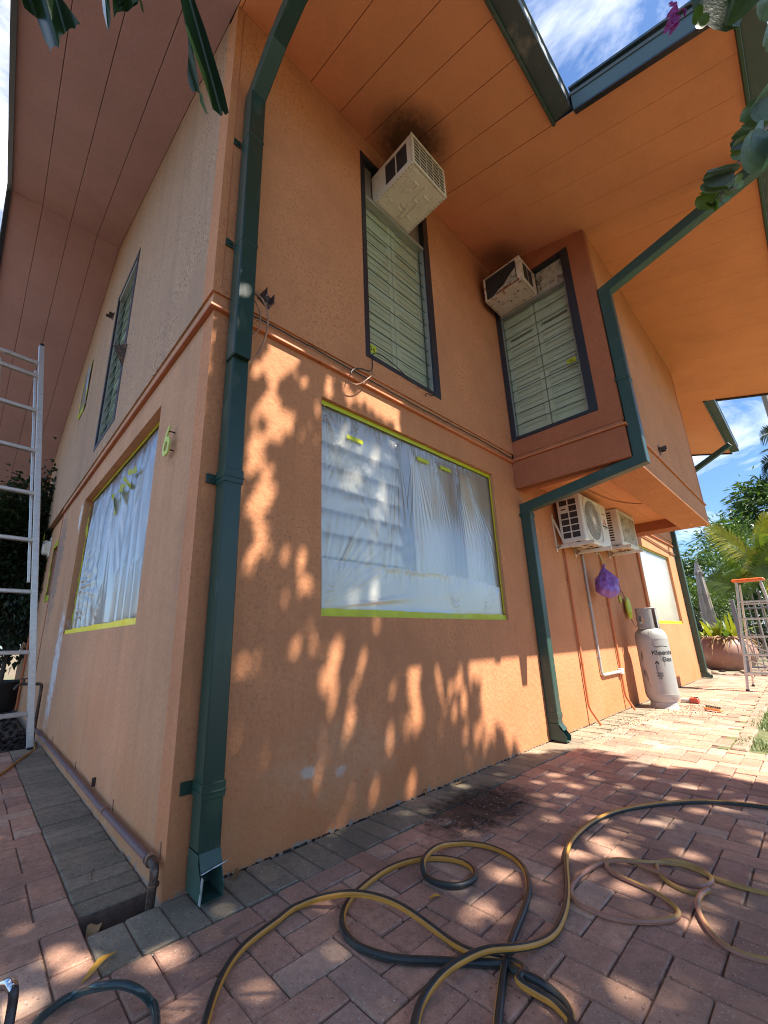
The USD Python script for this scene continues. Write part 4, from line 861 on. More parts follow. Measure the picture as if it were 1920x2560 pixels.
m = trimesh.creation.extrude_polygon(lint, 0.004, engine='earcut'); m = m.subdivide().subdivide(); m.apply_transform(np.array([[0, 0, -1, bx0 + 0.0095], [1, 0, 0, 0], [0, 1, 0, 0], [0, 0, 0, 1.0]])); m.vertices[:, 0] -= 0.004 * meshkit.fbm(m.vertices * 60, 2, 2)
trimesh.repair.fix_normals(m)
obj('lint', m, 'ac_dirty', ac2, label='grey lint over the lower grille')
obj('base_pan', bx(bx0 + 0.004, bx1, by0 - 0.003, by1 + 0.003, bz0 - 0.006, bz0 + 0.0055, 0.002), 'ac_old', ac2)
rr = np.random.default_rng(5)
obj('rust_edge', cat([bx(bx0 - 0.001, bx0 + 0.012 + 0.02 * rr.random(), y, y + 0.022, bz0 - 0.003, bz0 + 0.012 + 0.02 * rr.random(), 0.002) for y in np.arange(by0 + 0.03, by0 + 0.30, 0.023)]), 'rust', ac2)
obj('perforation', cat([disc((bx0 + 0.03 + k * 0.021, yq, bz0 - 0.0066), (0, 0, -1), 0.004, 0.0014, 8) for yq in (by0 + 0.010, by1 - 0.012) for k in range(14)]), 'dark_hole', ac2)
obj('drain_hole', cat([disc((xq, yq, bz0 - 0.0066), (0, 0, -1), 0.011, 0.0014, 12) for xq, yq in ((3.1, -0.20), (3.12, -0.42), (3.2, -0.30))]), 'dark_hole', ac2)
for q in range(2):
    obj('side_grille', bx(3.06 + q * 0.11, 3.155 + q * 0.11, by0 - 0.0025, by0 + 0.002, bz0 + 0.05, bz1 - 0.05), 'coil_dark', ac2)

def fan_panel(cx_, cz, yf, R, parent):
    """Radial curved guard wires round a pale hub, in front of a dark fan opening."""
    obj('fan_opening', disc((cx_, yf - 0.0015, cz), (0, -1, 0), R, 0.003, 40), 'coil_dark', parent)
    ringm = [tube([(cx_ + r * math.cos(t), yf - 0.008, cz + r * math.sin(t)) for t in np.linspace(0, 2 * math.pi, 41)], 0.0022, 5, False) for r in np.linspace(R * 0.34, R, 7)]
    for k in range(44):
        t0 = 2 * math.pi * k / 44
        ringm.append(tube([(cx_ + r * math.cos(t0 + 0.5 * (r / R)), yf - 0.010, cz + r * math.sin(t0 + 0.5 * (r / R))) for r in np.linspace(R * 0.22, R, 6)], 0.0015, 4, False))
    obj('fan_guard', cat(ringm), 'ac_white', parent)
    obj('hub', lathe([(0, 0), (R * 0.24, 0), (R * 0.235, 0.006), (0, 0.008)], 28).apply_transform(np.array([[1, 0, 0, cx_], [0, 0, -1, yf - 0.008], [0, 1, 0, cz], [0, 0, 0, 1.0]])), 'ac_white', parent)
def condenser(x0, x1, yb, yf, z0, z1, name_label, dirty, brackets):
    t = thing('outdoor_unit', name_label, 'air conditioner', group='outdoor air conditioner units on the wall under the bay')
    obj('casing', bx(x0, x1, yf, yb, z0 + 0.012, z1, 0.012), 'ac_white', t, smooth=25)
    # side openings facing the camera
    h = (z1 - z0 - 0.10)
    if not dirty:
        for r_ in range(6):
            for c in range(2):
                ya = yb - 0.035 - c * 0.10; za = z0 + 0.06 + r_ * h / 6
                if r_ == 4 and c == 0: continue
                obj('side_opening', bx(x0 - 0.001, x0 + 0.004, ya - 0.085, ya, za, za + h / 6 - 0.014), 'coil_dark', t)
        obj('rating_plate', bx(x0 - 0.0015, x0 + 0.004, yb - 0.115, yb - 0.03, z0 + 0.06 + 4 * h / 6 + 0.01, z0 + 0.06 + 5 * h / 6 - 0.016), 'ac_beige', t)
        obj('handle_recess', bx(x0 - 0.0019, x0 + 0.004, yb - 0.10, yb - 0.045, z0 + 0.085 + 4 * h / 6, z0 + 0.10 + 4 * h / 6), 'coil_dark', t)
        fan_panel(x0 + 0.33, (z0 + z1) / 2 + 0.005, yf, 0.235, t)
        R = 0.255; cxp, czp = x0 + 0.33, (z0 + z1) / 2 + 0.005
        sq = []
        for th in np.linspace(0, 2 * math.pi, 65):
            k = 1.0 / (abs(math.cos(th)) ** 5 + abs(math.sin(th)) ** 5) ** 0.2; sq.append((cxp + R * k * math.cos(th) * 1.02, yf - 0.004, czp + R * k * math.sin(th)))
        obj('fan_surround', tube(sq, 0.007, 6, False), 'ac_white', t)
        for (dx, dz) in ((0, 0.026), (-0.026, -0.012), (0.026, -0.012)):
            dm = trimesh.creation.extrude_polygon(Polygon([(0, 0.025), (0.0145, 0), (0, -0.025), (-0.0145, 0)]), 0.002, engine='earcut')
            an = 0 if dx == 0 else (2.094 if dx < 0 else -2.094)
            dm.apply_transform(trimesh.transformations.rotation_matrix(an, [0, 0, 1])); dm.apply_translation((dx, dz, 0))
            obj('logo_diamond', T_F(dm, y=yf - 0.0005, x=x1 - 0.125, z=z0 + 0.33), 'logo_red', t)
        tx = meshkit.text_mesh('MITSUBISHI', 0.020, 0.0015, True); tx.apply_translation((-tx.bounds[:, 0].mean(), 0, 0)); obj('lettering', T_F(tx, y=yf - 0.0005, x=x1 - 0.125, z=z0 + 0.268), 'letter_black', t)
        tx = meshkit.text_mesh('ELECTRIC', 0.011, 0.0015); tx.apply_translation((-tx.bounds[:, 0].mean(), 0, 0)); obj('lettering', T_F(tx, y=yf - 0.0005, x=x1 - 0.125, z=z0 + 0.246), 'letter_grey', t)
        tx = meshkit.text_mesh('INVERTER', 0.014, 0.0015); tx.apply_translation((-tx.bounds[:, 0].mean(), 0, 0)); obj('lettering', T_F(tx, y=yf - 0.0005, x=x1 - 0.125, z=z0 + 0.43), 'logo_red', t)
    else:
        for r_ in range(12):
            za = z0 + 0.07 + r_ * h / 12
            obj('side_louvre', bx(x0 - 0.001, x0 + 0.004, yf + 0.085, yb - 0.02, za, za + h / 12 - 0.016), 'coil_dark', t)
        obj('front_grille', bx(x0 + 0.09, x1 - 0.06, yf - 0.006, yf + 0.002, z0 + 0.06, z1 - 0.07, 0.006), 'ac_dirty', t)
        obj('front_rim', cat([bx(x0 + 0.07, x1 - 0.04, yf - 0.010, yf - 0.0005, z1 - 0.068, z1 - 0.048, 0.003), bx(x0 + 0.07, x1 - 0.04, yf - 0.010, yf - 0.0005, z0 + 0.038, z0 + 0.056, 0.003)]), 'ac_white', t)
    pan = bx(x0 + 0.01, x1 - 0.01, yf + 0.01, yb - 0.01, z0, z0 + 0.0115, 0.003)
    obj('base_pan', pan, 'ac_old', t)
    fl_ = []
    r = np.random.default_rng(int(x0 * 10))
    for k in range(26):
        x, y = r.uniform(x0 + 0.02, x1 - 0.05), r.uniform(yf + 0.03, yb - 0.05); fl_.append(bx(x, x + r.uniform(0.02, 0.07), y, y + r.uniform(0.02, 0.06), z0 - 0.003 - 0.001 * r.random(), z0 - 0.0005))
    obj('flaked_paint', cat(fl_), 'rust' if dirty else 'frame_dark', t)
    for xb_ in brackets:
        zb = z0 - 0.05
        obj('mounting_bracket', cat([bx(xb_, xb_ + 0.036, -0.008, -0.001, zb - 0.03, zb + 0.42, 0.002), bx(xb_ + 0.003, xb_ + 0.033, yf - 0.09, -0.009, zb, zb + 0.040, 0.003), bar((xb_ + 0.018, -0.010, zb + 0.36), (xb_ + 0.018, -0.10, zb + 0.05), 0.02, 0.012, up=(1, 0, 0))]), 'ac_beige', t)
        obj('mounting_bolt', cat([disc((xb_ - 0.002, -0.030, zb + 0.012), (-1, 0, 0), 0.009, 0.006, 8), disc((xb_ - 0.002, -0.052, zb + 0.026), (-1, 0, 0), 0.009, 0.006, 8)]), 'dark_hole', t)
        obj('rubber_foot', bx(xb_ + 0.004, xb_ + 0.032, yf + 0.05, yf + 0.09, zb + 0.0405, z0 - 0.0005), 'letter_black', t)
    return t
condenser(4.20, 5.06, -0.055, -0.325, 1.945, 2.515, 'nearer outdoor air conditioner unit with round fan guard, under the bay', False, (4.15, 4.70))
condenser(5.50, 6.24, -0.06, -0.34, 2.07, 2.585, 'grimy outdoor air conditioner unit behind the one with the fan guard', True, (5.48, 6.0))

# ================================================================ pipes, cables and small fittings on the walls
def run(P, r, name, label, mat, group='pipes on the long wall under the bay', n=10, cat_='pipe', clips=(), clipmat=None):
    t = thing(name, label, cat_, group=group)
    obj('tube', tube(P, r, n), mat, t, smooth=50)
    for (c, nrm) in clips:
        c = np.array(c); obj('clip', cat([bx(c[0] - r * 1.9, c[0] + r * 1.9, -0.006, -0.001, c[2] - 0.012, c[2] + 0.012, 0.001), tube([c + [0, -0.0, -0.009], c + [0, 0, 0.009]], r * 1.25, 10)]), clipmat or mat, t)
    return t
def elbow(P, rad=0.04, k=6):
    P = [np.array(p, float) for p in P]; out = [P[0]]
    for i in range(1, len(P) - 1):
        a = P[i - 1] - P[i]; b = P[i + 1] - P[i]; ra = min(rad, np.linalg.norm(a) / 2.2, np.linalg.norm(b) / 2.2)
        a = P[i] + a / np.linalg.norm(a) * ra; b = P[i] + b / np.linalg.norm(b) * ra
        for t in np.linspace(0, 1, k): out.append((1 - t) ** 2 * a + 2 * t * (1 - t) * P[i] + t * t * b)
    out.append(P[-1]); return np.array(out)
run(elbow([(4.335, -0.022, 1.93), (4.335, -0.022, 0.17), (4.36, -0.11, 0.005)], 0.05), 0.013, 'drain_pipe', 'painted drain pipe below the fan unit, the one nearest the green downpipe', 'pipe_painted', clips=[((4.335, -0.022, 1.55), 0), ((4.335, -0.022, 0.62), 0)])
run(elbow([(4.885, -0.02, 1.92), (4.885, -0.02, 0.46), (5.52, -0.02, 0.46)], 0.04), 0.0135, 'drain_pipe', 'bare grey pipe with a white elbow turning right, behind the purple bag', 'pipe_grey', clips=[((4.885, -0.02, 1.28), 0), ((4.885, -0.02, 0.66), 0)])
t = thing('drain_pipe', 'short white junction box where the grey pipe meets the painted one', 'pipe', group='pipes on the long wall under the bay')
obj('tube', tube([(4.92, -0.021, 0.461), (5.56, -0.021, 0.461)], 0.0165, 10), 'pipe_white', t, smooth=50); obj('box', bx(5.50, 5.585, -0.05, -0.002, 0.43, 0.50, 0.006), 'pipe_white', t)
run(elbow([(5.56, -0.022, 2.08), (5.56, -0.022, 0.16), (5.60, -0.09, 0.005)], 0.05), 0.014, 'drain_pipe', 'painted pipe running to the ground left of the gas cylinder', 'pipe_painted', clips=[((5.56, -0.022, 1.3), 0), ((5.56, -0.022, 0.45), 0)])
run([(6.18, -0.015, 2.07), (6.18, -0.015, 1.60), (6.20, -0.016, 1.50)], 0.008, 'drain_pipe', 'thin painted conduit that ends above the lime tape lump', 'pipe_painted')
run([(7.46, -0.02, 2.6), (7.46, -0.02, 0.0)], 0.016, 'drain_pipe', 'painted pipe beside the far window above the gas cylinder', 'pipe_painted', clips=[((7.46, -0.02, 1.42), 0)])
run([(7.2, -0.02, 2.74), (7.6, -0.02, 2.66), (10.40, -0.02, 2.55)], 0.012, 'drain_pipe', 'dark pipe crossing high on the far wall above the window', 'cable_tan')
# lime taped cable end with a hanging hook
t = thing('cable_end', 'lump of lime tape round a cable end above the gas cylinder', 'cable')
lump = trimesh.creation.icosphere(3, 1.0); lump.vertices *= [0.10, 0.028, 0.155]; lump.vertices += 0.035 * (meshkit.fbm(lump.vertices * 22, 3, 8)[:, None] - 0.5) * [1, 0.5, 1]; lump.apply_translation((6.30, -0.045, 1.28))
obj('wrapping', lump, 'tape_lime', t, smooth=True)
obj('cable', tube(spline([(6.20, -0.018, 1.55), (6.24, -0.03, 1.45), (6.28, -0.05, 1.30), (6.32, -0.05, 1.12), (6.42, -0.06, 1.02), (6.52, -0.06, 1.05), (6.50, -0.06, 1.14)], 30), 0.004, 6), 'cable_black', t)
obj('tag', crinkle(bx(6.08, 6.17, -0.012, -0.010, 1.36, 1.45).subdivide(), 0.01, 4), 'tape_lime', t)
# cables along the storey band
t = thing('wall_cable', 'thin black cable strung along the storey band above the long ledge', 'cable')
rk = np.random.default_rng(3)
xs = np.linspace(0.18, 3.30, 60)
obj('cable', tube(np.column_stack([xs, -0.030 + 0 * xs, 2.800 + 0.006 * np.sin(xs * 3.1) - 0.018 * (xs - 0.2) / 3 + 0.002 * rk.normal(size=60)]), 0.0048, 6), 'cable_black', t)
t = thing('wall_cable', 'brown cable loop hanging out from behind the near downpipe', 'cable')
obj('cable', tube(spline([(0.17, -0.03, 2.93), (0.235, -0.10, 2.88), (0.275, -0.11, 2.74), (0.25, -0.08, 2.55), (0.19, -0.04, 2.44)], 30), 0.006, 7), 'cable_tan', t)
obj('cable', tube(spline([(0.17, -0.03, 2.90), (0.22, -0.08, 2.84), (0.245, -0.07, 2.72), (0.22, -0.05, 2.66)], 24), 0.005, 7), 'cable_tan', t)
t = thing('wall_cable', 'black cable looping from the storey band up onto the window sill', 'cable')
def zc(x, y): return (500 + 0.36166 * x, 700 + 0.36166 * y)
P = [ony(zc(*p), -0.05) for p in ((1045, 655), (1060, 620), (1120, 615), (1180, 628), (1192, 590), (1190, 540), (1200, 508), (1240, 512), (1310, 560), (1400, 640), (1470, 715))]
obj('cable', tube(spline(P, 60), 0.0045, 6), 'cable_black', t)
P = [ony(zc(*p), -0.05) for p in ((1192, 628), (1190, 655), (1150, 690), (1100, 720), (1050, 715), (1025, 690))]
obj('cable', tube(spline(P, 40), 0.0042, 6), 'cable_tan', t)
P = [ony(zc(*p), -0.05) for p in ((1505, 740), (1545, 738), (1590, 760), (1625, 790), (1605, 800), (1570, 785), (1560, 800))]
obj('cable', tube(spline(P, 40), 0.004, 6), 'cable_black', t)
t = thing('wall_cable', 'thin dark cable sagging under the ceiling of the bay to the outdoor units', 'cable')
obj('cable', tube(spline([(4.35, -0.36, 2.588), (4.8, -0.39, 2.575), (5.2, -0.45, 2.58), (5.6, -0.62, 2.585)], 30), 0.005, 6), 'cable_tan', t)
# paper tags taped on windows
def tag_paper(q, tf, w, h, txt, label):
    t = thing('paper_tag', label, 'tag'); m = strip(-w / 2, w / 2, -h / 2, h / 2, 0, 14, 3, 0.004); m.apply_translation(q); obj('paper', tf(m), 'tape_lime', t)
    tx = meshkit.text_mesh(txt, h * 0.42, 0.0008, True); tx.apply_translation((q[0] - tx.bounds[:, 0].mean(), q[1] - h * 0.2, q[2] + 0.0022)); obj('lettering', tf(tx), 'letter_black', t)
q = ony(zc(1197, 475), -UP + 0.01); tag_paper((q[0], q[2], -0.018), tfF, 0.085, 0.075, '16', 'lime paper tag numbered 16 at the foot of the upper window')
q = onx((1220 + 0.42194 * 495, 800 + 0.42194 * 240), BX + 0.02); tag_paper((-q[1], q[2], -0.016), tfB, 0.085, 0.05, '24', 'lime paper tag stuck on the louvres of the bay window')
# house number
t = thing('house_number', 'lime green paper covered number 6 on pins on the end wall', 'house number')
six = meshkit.text_mesh('6', 0.17, 0.010, True); six.apply_translation((-six.bounds[:, 0].mean(), 0, 0))
six = six.subdivide(); six.vertices += 0.004 * (meshkit.fbm(six.vertices * 60, 3, 2)[:, None] - 0.5)
obj('figure', T_L(six, x=-0.030, y=0.462, z=2.008), 'paper_lime', t)
for z in (2.035, 2.15): obj('pin', tube([(-0.001, 0.440, z), (-0.036, 0.440, z)], 0.004, 6), 'bracket_rust', t)
# lamp brackets
def lamp_bracket(loc, rz, label):
    t = thing('lamp_bracket', label, 'bracket', loc, rz, group='bare lamp brackets on the walls')
    obj('base_plate', bx(-0.045, 0.045, -0.006, 0.0, -0.045, 0.045, 0.002).apply_transform(trimesh.transformations.rotation_matrix(0.5, [0, 1, 0])), 'bracket_rust', t)
    obj('lug', cat([bx(-0.035, -0.031, -0.075, -0.0065, -0.022, 0.022), bx(0.025, 0.029, -0.055, -0.0065, -0.022, 0.022), bx(-0.0305, 0.0245, -0.012, -0.0065, -0.022, 0.022)]), 'bracket_rust', t)
    obj('screw', cat([disc((0.0, -0.009, 0.03), (0, -1, 0), 0.006, 0.006, 8), disc((0.0, -0.009, -0.03), (0, -1, 0), 0.006, 0.006, 8)]), 'raw_metal', t)
lamp_bracket((0.300, -UP, 2.965), 0, 'rusty bracket on the upper wall just right of the near downpipe')
lamp_bracket((4.655, BY - 0.0005, 2.905), 0, 'rusty bracket low on the front of the bay')
lamp_bracket((-UP, 3.33, 4.945), -90, 'small bracket high on the end wall left of its tall louvre window')
t = thing('wall_bracket', 'small dark pointed bracket on the end wall beside the tall louvre window', 'bracket')
V = np.array([(-0.026, 2.14, 3.80), (-0.026, 2.30, 3.80), (-0.026, 2.23, 3.58), (-0.13, 2.215, 3.775)])
obj('plate', trimesh.convex.convex_hull(V), 'bracket_rust', t)
obj('stem', tube([(-0.026, 2.22, 3.74), (-0.10, 2.216, 3.772)], 0.008, 8), 'frame_dark', t)

# water pipe and tap along the foot of the end wall
t = thing('water_pipe', 'mauve water pipe clipped low along the end wall, bending into the gap at the corner', 'pipe')
def lp(p, x=-0.035): return onx((0.43397 * p[0], 1600 + 0.43397 * p[1]), x)
A = lp((205, 515)); B_ = lp((865, 1270))
obj('tube', tube(elbow([A, lp((400, 745)), lp((600, 985)), B_], 0.05), 0.0165, 12), 'pipe_mauve', t, smooth=50)
Cc = lp((895, 1300), -0.038); D_ = np.array([Cc[0] - 0.008, Cc[1] + 0.006, -0.06])
obj('bend', tube(elbow([B_, Cc, D_], 0.035), 0.0165, 12), 'pipe_bronze', t, smooth=50)
obj('union', cat([tube([B_ + (A - B_) * 0.006, B_ - (A - B_) * 0.004], 0.021, 12), tube([Cc + [0, 0, -0.055], Cc + [0, 0, -0.065]], 0.020, 12)]), 'pipe_bronze', t)
for k in ((275, 590), (400, 745), (605, 985), (868, 1258)):
    q = lp(k); obj('clip', cat([tube([q + [0, -0.006, 0], q + [0, 0.006, 0]], 0.0195, 12), bx(-0.004, -0.0005, q[1] - 0.006, q[1] + 0.006, q[2] - 0.006, q[2] + 0.045)]), 'cable_tan', t)
obj('plug', bx(-0.02, -0.0005, lp((510, 830))[1] - 0.005, lp((510, 830))[1] + 0.005, lp((510, 830))[2] - 0.02, lp((510, 830))[2] + 0.03, 0.002), 'bracket_rust', t)
t = thing('garden_tap', 'dark garden tap standing on its riser behind the ladder foot', 'tap')
ty = A[1]
obj('riser', tube(elbow([(-0.045, ty, 0.02), (-0.045, ty + 0.02, 0.56), (-0.20, ty + 0.03, 0.57)], 0.03), 0.0155, 10), 'pipe_bronze', t, smooth=50)
obj('spout', tube(elbow([(-0.20, ty + 0.03, 0.57), (-0.25, ty + 0.03, 0.565), (-0.27, ty + 0.03, 0.52)], 0.02), 0.012, 10), 'pipe_bronze', t, smooth=50)
obj('handle', cat([tube([(-0.20, ty + 0.03, 0.57), (-0.20, ty + 0.03, 0.62)], 0.008, 8), bar((-0.235, ty + 0.03, 0.622), (-0.165, ty + 0.03, 0.622), 0.014, 0.010, c=0.003)]), 'bracket_rust', t)
# exhaust vent and pipes far along the end wall
t = thing('wall_vent', 'round white exhaust vent on the end wall beyond the ladder', 'vent')
obj('hood', lathe([(0.0, 0.10), (0.10, 0.10), (0.125, 0.08), (0.13, 0.0), (0.12, 0.0), (0.115, 0.07), (0.0, 0.09)], 28).apply_transform(np.array([[0, 0, -1, 0.034], [0, 1, 0, 6.45], [1, 0, 0, 2.50], [0, 0, 0, 1.0]])), 'vent_white', t, smooth=40)
obj('plate', bx(0.02, 0.0345, 6.29, 6.61, 2.34, 2.66, 0.004), 'vent_white', t)
obj('tape', bx(-0.068, -0.066, 6.36, 6.54, 2.6, 2.72), 'tape_lime', t)
t = thing('conduit', 'painted conduit climbing the end wall beyond the ladder', 'pipe')
obj('tube', tube(elbow([(0.01, 6.75, 0.0), (0.01, 6.75, 3.16), (0.005, 7.6, 3.12)], 0.06), 0.016, 8), 'pipe_painted', t, smooth=50)
obj('tube', tube(elbow([(-0.04, 7.9, 4.3), (-0.04, 7.9, 2.9), (-0.04, 7.75, 2.7)], 0.08), 0.03, 8), 'pipe_painted', t, smooth=50)

# hanging bag
t = thing('plastic_bag', 'purple plastic bag hanging on a cord below the outdoor unit', 'bag')
bag = trimesh.creation.icosphere(4, 1.0); v = bag.vertices
zz = (v[:, 2] + 1) / 2; wid = np.where(zz < 0.55, 0.80 + 0.20 * np.sin(np.clip(zz / 0.55, 0, 1) * math.pi), 1.0 - 0.95 * np.clip((zz - 0.50) / 0.50, 0, 1) ** 0.9)
rad = np.hypot(v[:, 0], v[:, 1]) + 1e-6; flat = np.clip(1.25 * rad, 0, 1)
th = np.arctan2(v[:, 1], v[:, 0]); pl_ = 1 + 0.10 * np.sin(th * 9 + 2 * zz) * zz + 0.07 * np.sign(np.cos(2 * th + 0.6)) * (zz < 0.5)
bag.vertices = np.column_stack([0.15 * wid * pl_ * v[:, 0] / rad * flat, 0.13 * wid * pl_ * v[:, 1] / rad * flat, 0.40 * zz])
bag.vertices += 0.055 * (meshkit.fbm(bag.vertices * 9, 2, 6)[:, None] - 0.5) * [1.2, 1.2, 0.5] + 0.016 * np.abs(meshkit.noise(bag.vertices * [34, 34, 12], 9)[:, None] - 0.5) * [1, 1, 0]
bag.apply_translation((5.05, -0.20, 1.36)); obj('bag', bag, 'bag_purple', t, smooth=30)
obj('knot', trimesh.creation.icosphere(2, 0.018).apply_translation((5.05, -0.20, 1.765)), 'bag_purple', t, smooth=True)
ln = np.linspace(0, 1, 50); obj('cord', tube(np.column_stack([5.05 - 0.06 * ln + 0.004 * np.sin(ln * 60), -0.20 + 0.02 * ln + 0.004 * np.cos(ln * 60), 1.77 + 0.155 * ln]), 0.0065, 6), 'cord', t)

# ================================================================ gas cylinder
GX, GY, GR = 6.06, -0.305, 0.184
t = thing('gas_cylinder', 'tall scuffed pale grey gas cylinder with black lettering standing against the wall', 'gas cylinder', (GX, GY, 0))
obj('body', lathe([(0.0, 0.055), (0.10, 0.056), (0.150, 0.075), (0.178, 0.125), (GR, 0.165), (GR + 0.002, 0.17), (GR, 0.178), (GR, 0.84), (GR + 0.002, 0.845), (GR + 0.002, 0.855), (GR, 0.86), (GR - 0.004, 0.90), (GR - 0.022, 0.945), (GR - 0.065, 0.985), (GR - 0.12, 1.005), (0.0, 1.012)], 56), 'cylinder_paint', t, smooth=30)
obj('foot_ring', lathe([(0.125, 0.075), (0.145, 0.07), (0.150, 0.03), (0.165, 0.006), (0.168, 0.0), (0.155, 0.0), (0.140, 0.03), (0.125, 0.075)], 48), 'cylinder_paint', t, smooth=30)
def arcwall(r, a0, a1, z0, z1, th=0.004, n=24, hole=None):
    a_ = np.linspace(a0, a1, n); o = []
    zs = np.linspace(z0, z1, 9); V, F = [], []
    for rr_ in (r, r - th):
        for z in zs:
            for q in a_: V.append((rr_ * math.cos(q), rr_ * math.sin(q), z))
    N = len(zs) * n
    for i in range(len(zs) - 1):
        for j in range(n - 1):
            qc = (a_[j] + a_[j + 1]) / 2; zc_ = (zs[i] + zs[i + 1]) / 2
            if hole and any(((qc - h[0]) * r / h[2]) ** 2 + ((zc_ - h[1]) / h[3]) ** 2 < 1 for h in hole): continue
            p = i * n + j; F += [[p, p + 1, p + n + 1], [p, p + n + 1, p + n], [N + p, N + p + n + 1, N + p + 1], [N + p, N + p + n, N + p + n + 1]]
    return trimesh.Trimesh(V, F, process=False)
away = math.atan2(GY - CAM[1], GX - CAM[0])
front = away + math.pi
obj('valve_guard', cat([arcwall(0.125, front - 2.55, front + 0.55, 0.985, 1.25, 0.005, 60, [(front - 0.62, 1.10, 0.036, 0.045)]), arcwall(0.125, front + 0.95, front + 2.9, 0.985, 1.25, 0.005, 40)]), 'cylinder_paint', t, smooth=30)
obj('guard_rim', tube([(0.1225 * math.cos(q), 0.1225 * math.sin(q), 1.25) for q in np.linspace(front - 2.55, front + 3.6, 60)], 0.006, 6, False), 'cylinder_paint', t, smooth=40)
obj('valve', cat([tube([(0, 0, 1.0), (0, 0, 1.12)], 0.02, 10), tube([(0, 0, 1.08), (-0.03, -0.07, 1.08)], 0.014, 10)]), 'raw_metal', t)
obj('valve_wheel', lathe([(0, 1.125), (0.035, 1.125), (0.038, 1.14), (0.035, 1.155), (0, 1.155)], 18), 'valve_red', t)
def wrap(tx, ang, z, r=GR + 0.0006, tilt=0.0):
    m = tx.copy(); m = m.subdivide(); th = ang + m.vertices[:, 0] / r
    rr_ = r + m.vertices[:, 2]; zz_ = z + m.vertices[:, 1]
    m.vertices = np.column_stack([rr_ * np.cos(th), rr_ * np.sin(th), zz_]); return m
def stencil(txt, h):
    tx = meshkit.text_mesh(txt, h, 0.0012, True); tx.vertices[:, 0] *= 1.12; return tx
def letter(txt, h, z, u):
    tx = stencil(txt, h); obj('lettering', wrap(tx, front + u / GR, z), 'letter_black', t)
letter('Kleenheat', 0.050, 0.655, -0.030)
letter('Gas', 0.050, 0.572, 0.075)
letter('^', 0.075, 0.50, -0.018); obj('lettering', wrap(bx(-0.004, 0.004, 0, 0.045, 0, 0.0012), front + 0.0 / GR, 0.485), 'letter_black', t)
letter('THIS', 0.020, 0.415, -0.02); letter('WAY', 0.020, 0.385, -0.015); letter('UP', 0.020, 0.355, -0.005)
for k in range(3):
    obj('stencil_mark', wrap(bx(-0.03, 0.025, 0, 0.007, 0, 0.0012), front + (0.045 + 0.058 * k) / GR, 0.752 + 0.006 * (k % 2)), 'letter_black', t)

# ================================================================ ladders
t = thing('extension_ladder', 'aluminium extension ladder leaning at the left edge of the picture', 'ladder')
Gl = onz((75, 1872)); Gl[2] = -0.01; Tp = at((104, 868), 5.05); 
ux = np.array([1, 0.10, 0.0]); ux /= np.linalg.norm(ux)
def rail(off, s0, s1, back, w=0.055, d=0.07):
    a_, b_ = Gl + (Tp - Gl) * s0 - ux * off, Gl + (Tp - Gl) * s1 - ux * off; n_ = np.array([0, 1.0, 0]) * back
    return bar(a_ + n_, b_ + n_, w, d, up=(0, 1, 0), c=0.004)
obj('rail', rail(0.0, 0, 1.0, 0), 'aluminium', t); obj('rail', rail(0.42, 0, 1.0, 0), 'aluminium', t)
obj('rail', rail(0.045, 0.36, 0.93, 0.085, 0.024, 0.06), 'aluminium', t); obj('rail', rail(0.375, 0.36, 0.93, 0.085, 0.024, 0.06), 'aluminium', t)
ry = (0.985, 0.93, 0.0)
for py in (1783, 1630, 1480, 1352, 1236, 1130, 1030, 944, 912):
    # height of each rung from its place on the right rail
    lo, hi = 0.0, 1.0
    for _ in range(40):
        mid = (lo + hi) / 2
        if proj(Gl + (Tp - Gl) * mid)[1] > py: lo = mid
        else: hi = mid
    c0 = Gl + (Tp - Gl) * lo
    obj('rung', bar(c0 - ux * 0.012, c0 - ux * 0.408, 0.062, 0.040, up=(0, 0, 1), c=0.008), 'aluminium', t)
obj('rail_cap', bx(-0.02, 0.02, -0.04, 0.04, 0, 0.03, 0.004).apply_translation(Tp), 'letter_black', t)
obj('foot', bx(Gl[0] - 0.03, Gl[0] + 0.03, Gl[1] - 0.05, Gl[1] + 0.05, -0.012, 0.02, 0.004), 'letter_black', t)

t = thing('step_ladder', 'paint splashed aluminium step ladder with an orange top beside the grey fence', 'ladder')
sx0, sxt, zt_ = 8.50, 8.78, 1.73
yl0, yr0, ylt, yrt = -0.885, -1.50, -1.06, -1.36
fl0, fr0, flt, frt = np.array([sx0, yl0, 0]), np.array([sx0, yr0, 0]), np.array([sxt, ylt, zt_]), np.array([sxt, yrt, zt_])
obj('rail', bar(fl0, flt, 0.03, 0.07, up=(1, 0, 0), c=0.003), 'old_aluminium', t); obj('rail', bar(fr0, frt, 0.03, 0.07, up=(1, 0, 0), c=0.003), 'old_aluminium', t)
bl0, br0 = np.array([9.30, -0.88, 0]), np.array([9.30, -1.50, 0]); blt, brt = np.array([sxt + 0.14, -1.08, zt_ - 0.05]), np.array([sxt + 0.14, -1.34, zt_ - 0.05])
obj('rear_leg', bar(bl0, blt, 0.025, 0.03, up=(1, 0, 0)), 'old_aluminium', t); obj('rear_leg', bar(br0, brt, 0.025, 0.03, up=(1, 0, 0)), 'old_aluminium', t)
